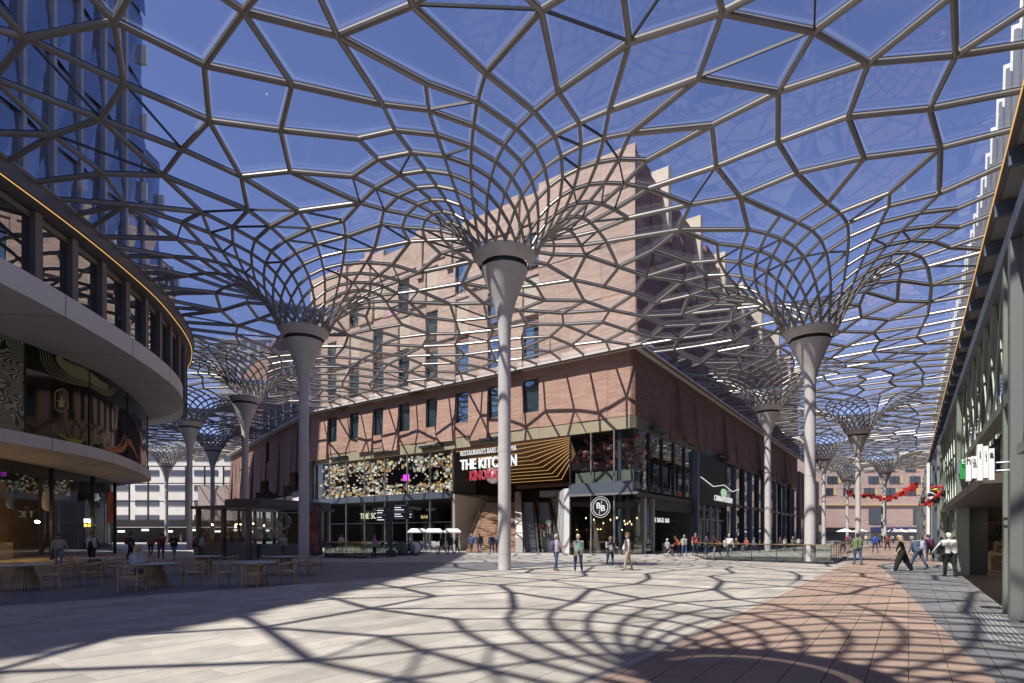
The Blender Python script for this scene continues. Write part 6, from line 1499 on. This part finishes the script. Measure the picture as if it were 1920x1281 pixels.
        pal = W + dd * .075; P.append((W + dd * .015, pal, .026, .031, 'k'))
        nrm = dd.cross(side).normalized()
        for q, (of, ln) in enumerate(((-.027, .055), (-.009, .066), (.009, .062), (.026, .048))):
            b0 = pal + side * of + dd * .015; m_ = b0 + dd * ln * .55 + nrm * (-sx * .008); t_ = m_ + dd * ln * .4 + nrm * (-sx * .02); P.append((b0, m_, .0098, .0092, 'k')); P.append((m_, t_, .0092, .0085, 'k'))
        P.append((W + dd * .03 + side * .028, W + dd * .07 + side * .055, .012, .010, 'k'))
    mats = {'b': cm(bottom), 's': cm(shoes, 'shoe'), 't': cm(top), 'k': cm(SK[skin], 'skin'), 'h': cm(hair, 'hair'), 'e': cm((.03, .02, .02), 'eye'), 'm': cm((.36, .14, .12), 'lip'), 'c': cm(hat or (.1, .1, .1)), 'v': cm(vest or (.1, .1, .1))}
    keys = list(mats)
    mb = MB()
    for p0, p1, r0, r1, m_ in P: round_cone(mb, p0, p1, r0, r1)
    me = bpy.data.meshes.new('tmp'); me.from_pydata(mb.v, [], mb.f)
    o = bpy.data.objects.new('person', me); o.location = (x, y, z0); o.rotation_euler = (0, 0, R(head)); tag(o, label, 'person', group)
    PENDING.append((o, me, vox, P, keys, mats, vest, s, dz))
    return o, s, dz
def finish_people():
    """grow every body as one skin over its limbs, then colour the faces by the limb or garment they belong to"""
    tmp = bpy.data.scenes.new('bodies'); obs = []
    for o, me, vox, *_ in PENDING:
        ob = bpy.data.objects.new('tmp', me); tmp.collection.objects.link(ob)
        md = ob.modifiers.new('r', 'REMESH'); md.mode = 'VOXEL'; md.voxel_size = vox
        sm = ob.modifiers.new('s', 'SMOOTH'); sm.factor = .5; sm.iterations = 2; obs.append(ob)
    vl = tmp.view_layers[0]; vl.update(); dg = vl.depsgraph; dg.update()
    for (o, me, vox, P, keys, mats, vest, s, dz), ob in zip(PENDING, obs):
        ms = bpy.data.meshes.new_from_object(ob.evaluated_get(dg))
        nf = len(ms.polygons); cen = np.empty(nf * 3); ms.polygons.foreach_get('center', cen); cen = cen.reshape(-1, 3)
        best = np.full(nf, 1e9); mi = np.zeros(nf, int)
        for p0, p1, r0, r1, m_ in P:
            a = np.array(p0); ab = np.array(p1) - a; t = np.clip(((cen - a) @ ab) / (ab @ ab + 1e-9), 0, 1); dd = np.linalg.norm(cen - a - t[:, None] * ab, axis=1) - (r0 + (r1 - r0) * t)
            if m_ == 't' and vest: dd = dd + .004
            k = dd < best; best[k] = dd[k]; mi[k] = keys.index(m_)
        for k in keys: ms.materials.append(mats[k])
        ms.polygons.foreach_set('material_index', mi.tolist()); ms.polygons.foreach_set('use_smooth', [True] * nf)
        ms.transform(Matrix.Translation((0, 0, dz))); ms.transform(Matrix.Scale(s, 4)); ms.update(); ms.name = 'person'
        o.data = ms; col.objects.link(o)
    for ob in obs: bpy.data.objects.remove(ob)
    bpy.data.scenes.remove(tmp)
def bag(name, label, per, kind, c, side=0, z=1.22, sz=(.30, .16, .42)):
    o_, s, dz = per; m = MB(); ca, sa = math.cos(o_.rotation_euler.z), math.sin(o_.rotation_euler.z)
    if kind == 'back':
        bx, by, bz = side * .0, -.20, z
        prof = [(0.80, -1), (1.0, -.8), (1.0, .45), (.85, .8), (.55, 1)]
        rings = []
        for k, (f, t) in enumerate(prof):
            for a in range(12):
                an = a * math.pi / 6; cx = math.copysign(abs(math.cos(an)) ** .5, math.cos(an)); cy = math.copysign(abs(math.sin(an)) ** .5, math.sin(an))
                rings.append((bx + cx * sz[0] / 2 * f, by + cy * sz[1] / 2 * f, bz + t * sz[2] / 2))
        fs = [(j * 12 + i, j * 12 + (i + 1) % 12, (j + 1) * 12 + (i + 1) % 12, (j + 1) * 12 + i) for j in range(4) for i in range(12)] + [tuple(range(11, -1, -1)), tuple(48 + i for i in range(12))]
        parts = [('pack', MB().add(rings, fs))]
        pk = MB().box(bx - sz[0] * .34, bx + sz[0] * .34, by - sz[1] * .5 - .035, by - sz[1] * .5 + .01, bz - sz[2] * .42, bz - sz[2] * .05); parts.append(('pocket', pk))
        for sx in (-1, 1): parts.append(('strap', MB().path([(sx * .1, by + .05, bz - .15), (sx * .15, .03, bz - .1), (sx * .13, .14, bz + .06), (sx * .11, .05, bz + .22), (sx * .09, by + .05, bz + .2)], .016, 5)))
    else:
        bx, by, bz = side * .30, .05, z
        body = MB().hexa([(bx - sz[0] / 2 * .9, by - sz[1] / 2, bz - sz[2] / 2), (bx + sz[0] / 2 * .9, by - sz[1] / 2, bz - sz[2] / 2), (bx + sz[0] / 2 * .9, by + sz[1] / 2, bz - sz[2] / 2), (bx - sz[0] / 2 * .9, by + sz[1] / 2, bz - sz[2] / 2),
                         (bx - sz[0] / 2, by - sz[1] / 3, bz + sz[2] / 2), (bx + sz[0] / 2, by - sz[1] / 3, bz + sz[2] / 2), (bx + sz[0] / 2, by + sz[1] / 3, bz + sz[2] / 2), (bx - sz[0] / 2, by + sz[1] / 3, bz + sz[2] / 2)])
        parts = [('bag_body', body), ('handle', MB().path([(bx, by - sz[1] / 3, bz + sz[2] / 2), (bx, by - .02, bz + sz[2] / 2 + .18), (bx, by + sz[1] / 3, bz + sz[2] / 2)], .012, 5))]
    e = empty(name, o_.location, label, 'backpack' if kind == 'back' else 'bag'); e.rotation_euler = o_.rotation_euler; mt = cm(c)
    for nm, mb in parts:
        me = mb.mesh(nm, mt, smooth=True); me.transform(Matrix.Translation((0, 0, dz))); me.transform(Matrix.Scale(s, 4)); q = bpy.data.objects.new(nm, me); col.objects.link(q); q.parent = e
    return e
W_ = (.62, .60, .57); NAVY = (.035, .05, .10); JEAN = (.06, .10, .20); BLK = (.018, .018, .02); GREY = (.22, .22, .23)
G = lambda px, py: (gpt(px, py).x, gpt(px, py).y)
hold = ((30, 5, 70), (30, 5, 70))
p = person('grey haired woman in lilac shirt and jeans with dark backpack, facing right', *G(1043, 1071), -75, 1.68, 1.0, (.40, .38, .46), JEAN, (.42, .38, .34), (.35, .22, .15), arms=hold, legs=(6, 4, -6, 8), sleeve='short'); bag('backpack', 'slate backpack on the woman in the lilac shirt', p, 'back', (.10, .10, .14))
p = person('person in cream cardigan and dark jeans seen from behind', *G(1084, 1074), 15, 1.68, 1.02, (.58, .54, .45), (.04, .055, .11), (.45, .36, .26), (.5, .48, .45), arms=((35, 6, 60), (12, 8, 15)), coat=.1)
bag('backpack', 'turquoise small backpack on the person in the cream cardigan', p, 'back', (.22, .42, .40), z=1.2, sz=(.26, .12, .34)); bag('shoulder_bag', 'black shoulder bag beside the cream cardigan', p, 'hand', BLK, side=-1, z=.95, sz=(.1, .3, .28))
person('short blond woman in dark vest and navy trousers at mid plaza', *G(1144, 1064), -160, 1.56, 1.12, (.28, .28, .30), NAVY, (.60, .48, .32), (.5, .5, .5), arms=((10, 22, 75), (25, 15, 80)), sleeve='short', vest=(.05, .055, .07))
person('man with brown cap, dark vest and beige trousers in left profile', *G(1177, 1070), 85, 1.74, 1.12, (.60, .57, .53), (.42, .36, .27), (.2, .16, .12), (.03, .03, .03), legs=(14, 6, -12, 6), arms=((-6, 6, 18), (6, 6, 14)), sleeve='short', vest=(.09, .09, .095), hat=(.16, .10, .06))
# corner group by the bagel bar
person('person in orange shirt leaning over the wheelchair', *G(1273, 1042), 80, 1.66, 1.05, (.52, .13, .06), BLK, (.25, .18, .12), arms=((45, 5, 30), (45, 5, 30)), lean=28, headp=10)
person('person in white and black striped top and jeans, back turned', *G(1283, 1043), 20, 1.64, 1.12, (.40, .40, .34), JEAN, (.3, .25, .2), arms=((20, 12, 40), (10, 14, 30)))
p = person('man in red shirt and black vest carrying a blue bag', *G(1304, 1043), -170, 1.80, 1.08, (.50, .045, .05), JEAN, (.12, .09, .07), sleeve='short', vest=(.03, .03, .035), arms=((0, 14, 15), (5, 12, 10))); bag('carrier_bag', 'blue carrier bag held by the man in red', p, 'hand', (.03, .10, .42), side=-1, z=.78, sz=(.34, .16, .36))
person('woman in black beside the man with the blue bag', *G(1325, 1042), 150, 1.62, 1.0, BLK, BLK, (.05, .04, .035), longhair=True)
p = person('heavy man in brown jacket and pale trousers striding left', *G(1344, 1047), 60, 1.72, 1.32, (.17, .085, .055), (.46, .46, .47), (.3, .22, .15), (.4, .4, .4), legs=(20, 10, -18, 12), arms=((55, 6, 35), (-15, 14, 30)), lean=18, wide=1.2, coat=.08); bag('carrier_bag', 'yellow carrier bag held by the man in brown', p, 'hand', (.62, .48, .03), side=1, z=.72, sz=(.3, .14, .36))
person('person in white with straw hat at the railing end', *G(1367, 1046), 170, 1.68, 1.1, W_, (.40, .38, .36), (.3, .25, .2), hat=(.5, .42, .3))
# wheelchair with seated person
wx, wy = G(1251, 1043)
person('person in grey shirt sitting in the wheelchair', wx, wy, -70, 1.64, 1.05, (.35, .35, .36), (.3, .04, .04), (.5, .5, .5), legs=(80, 75, 80, 75), sit=.56, arms=((35, 10, 45), (35, 10, 45)))
wc = empty('wheelchair', (wx, wy, 0), 'wheelchair with large spoked wheels at the bagel bar opening', 'wheelchair'); wd_ = M('chair_frame', (.35, .36, .38), rough=.3, metal=.8)
for sy in (-.3, .3):
    wr = MB().path([(wx + .3 * math.cos(a) * 1.0, wy + sy, .31 + .3 * math.sin(a)) for a in [q * math.pi / 12 for q in range(24)]], .02, 5, True).build('wheel', M('tyre_grey', (.12, .12, .12)), wc)
    m = MB()
    for q in range(8): m.tube((wx, wy + sy, .31), (wx + .29 * math.cos(q * .785), wy + sy, .31 + .29 * math.sin(q * .785)), .006, n=4)
    m.build('spokes', wd_, wr)
    MB().path([(wx + .5 + .09 * math.cos(a), wy + sy * .8, .1 + .09 * math.sin(a)) for a in [q * math.pi / 6 for q in range(12)]], .018, 5, True).build('caster', M('tyre_grey', (.12, .12, .12)), wc)
    MB().path([(wx + .5, wy + sy * .9, .1), (wx + .4, wy + sy * .9, .5), (wx - .25, wy + sy * .9, .5), (wx - .3, wy + sy * .9, 1.0)], .015, 5).build('frame', wd_, wc)
MB().box(wx - .22, wx + .24, wy - .24, wy + .24, .47, .52).build('seat', BLKM if False else black, wc); MB().box(wx - .3, wx - .25, wy - .24, wy + .24, .52, 1.0).build('backrest', black, wc)
# street group
person('man in olive jacket and blue jeans walking away up the street', *G(1608, 1059), 4, 1.74, 1.14, (.16, .20, .10), JEAN, (.03, .025, .02), (.06, .05, .04), legs=(7, 4, -7, 8), arms=((4, 14, 35), (4, 14, 35)), coat=.06)
person('woman with curly blond hair in flowing black stepping left', *G(1692, 1071), 55, 1.68, 1.08, BLK, BLK, (.55, .42, .24), W_, legs=(22, 6, -20, 8), arms=((15, 6, 25), (-10, 10, 20)), lean=10, wide=1.9, longhair=True, sleeve='short')
p = person('grey haired person in blue denim bending forward with pale backpack', *G(1722, 1068), 30, 1.70, 1.1, (.07, .10, .17), (.07, .11, .20), (.25, .22, .2), (.4, .38, .35), legs=(25, 12, -20, 10), lean=24, arms=((30, 8, 20), (30, 8, 20))); bag('backpack', 'pale blue backpack on the bending person in denim', p, 'back', (.42, .47, .55), z=1.25)
person('person in purple top and jeans behind the bending pair', *G(1743, 1052), 10, 1.68, 1.1, (.16, .03, .11), (.05, .07, .13), (.08, .06, .05), arms=((40, 8, 30), (8, 14, 20)), lean=8)
person('dark clad person beside the purple top near the shop front', *G(1757, 1047), 0, 1.72, 1.05, (.03, .03, .04), BLK, (.06, .05, .04))
p = person('white haired person in white jacket and black trousers near the shop door', *G(1781, 1081), -12, 1.74, 1.16, (.72, .72, .72), BLK, (.66, .62, .54), (.03, .03, .03), legs=(7, 3, -6, 6), arms=((35, 28, 10), (20, 10, 70)), lean=6, headp=8, wide=1.25); bag('shoulder_bag', 'black shoulder bag hanging from the white jacket', p, 'hand', (.03, .03, .035), side=-1, z=1.05, sz=(.16, .36, .34))
person('person in cobalt blue jacket walking up the street', *G(1641, 1037), 5, 1.74, 1.15, (.03, .07, .33), (.07, .08, .12), (.05, .04, .04), legs=(12, 6, -10, 8))
person('person in dark red beside the blue jacket', *G(1664, 1032), 20, 1.68, 1.1, (.22, .04, .04), BLK, (.1, .07, .05), legs=(14, 6, -12, 8))
# left: well, stairs, escalator
person('woman in pink blouse and black trousers by the wayfinding post', *G(702, 1046), -80, 1.70, 1.12, (.42, .28, .29), BLK, (.2, .11, .07), arms=((25, 6, 60), (25, 6, 60)), coat=.05)
person('person in white shirt behind the well railing', -15.2, 50.0, 200, 1.70, 1.0, W_, JEAN, (.06, .05, .04))
person('man in dark jacket and beige trousers striding by the carts', *G(829, 1040), 65, 1.76, 1.1, (.035, .04, .045), (.30, .23, .16), (.08, .06, .05), legs=(26, 8, -24, 14), coat=.06, arms=((40, 8, 40), (-10, 8, 20)))
person('man in black jacket and jeans near the stair foot', *G(845, 1040), 60, 1.78, 1.1, BLK, JEAN, (.03, .03, .03), legs=(12, 6, -12, 8), coat=.08)
person('person in dark brown coat behind the black jacket', *G(857, 1037), 80, 1.70, 1.1, (.08, .06, .05), (.06, .05, .05), (.2, .15, .1), coat=.1)
p = person('person in royal blue jacket at the stair foot', *G(884, 1037), -30, 1.72, 1.08, (.04, .08, .26), (.12, .11, .09), (.35, .28, .2), legs=(10, 5, -8, 8))
p = person('man with black backpack and jeans looking up the stairs', *G(899, 1039), 0, 1.82, 1.1, (.05, .06, .09), (.10, .12, .17), (.25, .22, .2), legs=(8, 4, -7, 6)); bag('backpack', 'black backpack on the man at the stair foot', p, 'back', BLK)
person('person in dark blue coat right of the black backpack', *G(922, 1038), 20, 1.74, 1.08, (.03, .035, .055), NAVY, (.12, .09, .07), coat=.1, legs=(8, 4, -8, 6))
person('person in denim jacket half hidden by the middle column', *G(933, 1038), -20, 1.70, 1.08, (.10, .13, .20), (.04, .04, .05), (.25, .18, .12))
person('rider in dark red top and white trousers on the escalator', 3.1, 56.4, 0, 1.70, 1.1, (.14, .02, .04), (.66, .65, .63), (.05, .04, .035), z0=1.22, sleeve='short', arms=((5, 45, 20), (5, 15, 20)))
person('rider in black and white top with black hair on the escalator', 3.75, 57.2, -8, 1.76, 1.1, (.30, .30, .31), (.56, .54, .50), (.02, .02, .02), z0=1.63, vest=BLK)
# left terrace
person('woman in cream blouse and pale jeans by the shop window', -23.9, 29.6, -150, 1.68, 1.02, (.52, .46, .38), (.26, .30, .36), (.05, .03, .03), arms=((10, 26, 25), (5, 14, 15)), longhair=True, wide=1.2)
person('man in dark navy jacket over white shirt in front of the shop window', -23.2, 31.0, -165, 1.78, 1.05, (.02, .024, .035), (.03, .03, .04), (.15, .08, .05), vest=W_, arms=((0, 20, 25), (0, 20, 25)))
p = person('man in black shirt with red backpack walking left of the kiosk', -25.0, 36.8, -60, 1.80, 1.1, (.045, .05, .055), BLK, (.04, .03, .03), sleeve='short', legs=(12, 5, -10, 8), hat=(.03, .03, .03)); bag('backpack', 'dark red backpack on the man in black', p, 'back', (.26, .015, .03))
person('person in red shirt holding a cup near the kiosk', -23.5, 37.6, -140, 1.70, 1.05, (.34, .03, .04), (.08, .09, .12), (.10, .02, .02), arms=hold, sleeve='short', hat=(.12, .02, .02))
person('man in black shirt and jeans with a tray by the kiosk', -21.9, 36.4, 150, 1.76, 1.1, BLK, (.10, .16, .26), (.12, .08, .05), arms=((35, 10, 60), (25, 8, 75)), sleeve='short')
p = person('man in pale shirt and grey trousers bending at the kiosk', -20.8, 37.4, -30, 1.78, 1.1, (.50, .45, .42), (.08, .08, .09), (.2, .14, .1), sleeve='short', lean=14); bag('backpack', 'plaid brown backpack on the man in the pale shirt', p, 'back', (.14, .09, .10))
person('grey clad person walking toward the white building', -28.3, 44.0, 20, 1.72, 1.05, (.16, .16, .17), BLK, (.1, .08, .06), legs=(14, 6, -14, 10))
person('small person in dark hoodie beside the pale shirt', -21.5, 38.2, 10, 1.50, 1.0, (.05, .04, .045), (.35, .33, .33), (.2, .15, .1))
person('kiosk worker in sage green standing behind the counter', *(lambda v: (v.x, v.y))(kp(-.9, 2.0, 0)), 170, 1.72, 1.08, (.24, .25, .19), (.14, .14, .11), (.18, .10, .06), arms=((20, 8, 60), (25, 30, 20)), vest=(.5, .48, .44))
person('kiosk worker in grey leaning over the counter', *(lambda v: (v.x, v.y))(kp(2.6, 1.2, 0)), 120, 1.70, 1.05, (.18, .19, .19), BLK, (.2, .1, .06), lean=15, arms=((40, 10, 30), (40, 10, 30)))
person('blond woman in white jacket and jeans eating at the cafe table', -12.02, 17.95, -88, 1.66, 1.05, (.60, .60, .60), (.10, .14, .22), (.60, .45, .22), W_, legs=(84, 80, 82, 85), sit=.53, arms=((42, 8, 85), (38, 8, 75)), longhair=True, headp=12, lean=6)
fd = MB().ball((-11.62, 17.98, .98), (.09, .06, .04), 10, 6); o = fd.build('sandwich', M('bread', (.42, .24, .10), rough=.8), smooth=True); tag(o, 'brown sandwich held by the seated blond woman', 'food')
# far terrace and street people
rg = random.Random(17); tops = [(.5, .48, .45), (.05, .05, .06), (.3, .06, .06), (.10, .16, .3), (.35, .33, .3), (.16, .12, .1), (.55, .5, .42), (.2, .25, .2)]
names = ['white', 'black', 'dark red', 'blue', 'grey', 'brown', 'cream', 'green']
spots = [(19.2, 50.5, 1), (20.6, 51.6, 1), (22.2, 53.2, 1), (23.6, 54.8, 1), (27.0, 59.6, 1), (29.0, 60.8, 1), (31.0, 63.8, 1), (34, 68.0, 1), (36.5, 71.5, 1), (40, 76.0, 1), (46, 77, 0), (50, 83, 0), (52.5, 80, 0), (56, 88, 0), (58, 92, 0), (62, 98, 0), (65, 96, 0), (69, 104, 0), (72, 108, 0), (47, 72, 0), (60, 86.5, 0), (-52, 90, 0), (-56, 99, 0), (-60, 97, 0), (-48, 86, 0), (-66, 112, 0)]
for i, (x, y, sit) in enumerate(spots):
    k = i % 8; where = ('sitting at the brick building terrace' if sit else ('in the far street crowd' if x > 0 else 'far down the narrow street'))
    person('%s clad person %s, %s' % (names[k], where, ['head turned away', 'facing the viewer', 'in profile'][i % 3]), x, y, rg.choice((0, 180, 90, -90)) + rg.uniform(-30, 30), rg.uniform(1.62, 1.8), rg.uniform(1, 1.15), tops[k], rg.choice((BLK, JEAN, GREY)), rg.choice(((.1, .07, .05), (.4, .3, .2), (.03, .03, .03))),
           legs=(82, 80, 82, 80) if sit else (rg.uniform(4, 18), 6, -rg.uniform(4, 18), 8), sit=.53 if sit else None, vox=.03, group='people far down the streets')
finish_people()
bc = M('bistro_dark', (.05, .05, .055), rough=.5); bch = empty('bistro_stool'); MB().lathe([(.2, .44), (.2, .47)], 14).build('seat', bc, bch)
for q in range(4): a = q * math.pi / 2 + .78; MB().tube((.16 * math.cos(a), .16 * math.sin(a), .44), (.22 * math.cos(a), .22 * math.sin(a), 0), .014, n=5).build('leg', bc, bch)
for i, (x, y, sit) in enumerate([q for q in spots if q[2]]):
    o = bch if i == 0 else copy_tree(bch); o.location = (x, y, 0); tag(o, 'dark bistro stool under a guest by the brick side wall, %s from the corner' % ORD[i], 'stool', 'bistro stools along the brick side wall')
bt = empty('bistro_table'); MB().lathe([(.36, .72), (.36, .75)], 18).build('table_top', bc, bt); MB().tube((0, 0, 0), (0, 0, .72), .03, n=6).build('stem', bc, bt); MB().lathe([(.22, 0), (.22, .03)], 14).build('foot', bc, bt)
for i, (x, y) in enumerate([(19.6, 51.4), (23.2, 53.8), (28.0, 60.0), (32.2, 65.0), (37.6, 72.6)]):
    o = bt if i == 0 else copy_tree(bt); o.location = (x + .4, y - .3, 0); tag(o, 'small dark bistro table by the brick side wall, %s from the corner' % ORD[i], 'table', 'bistro tables along the brick side wall')
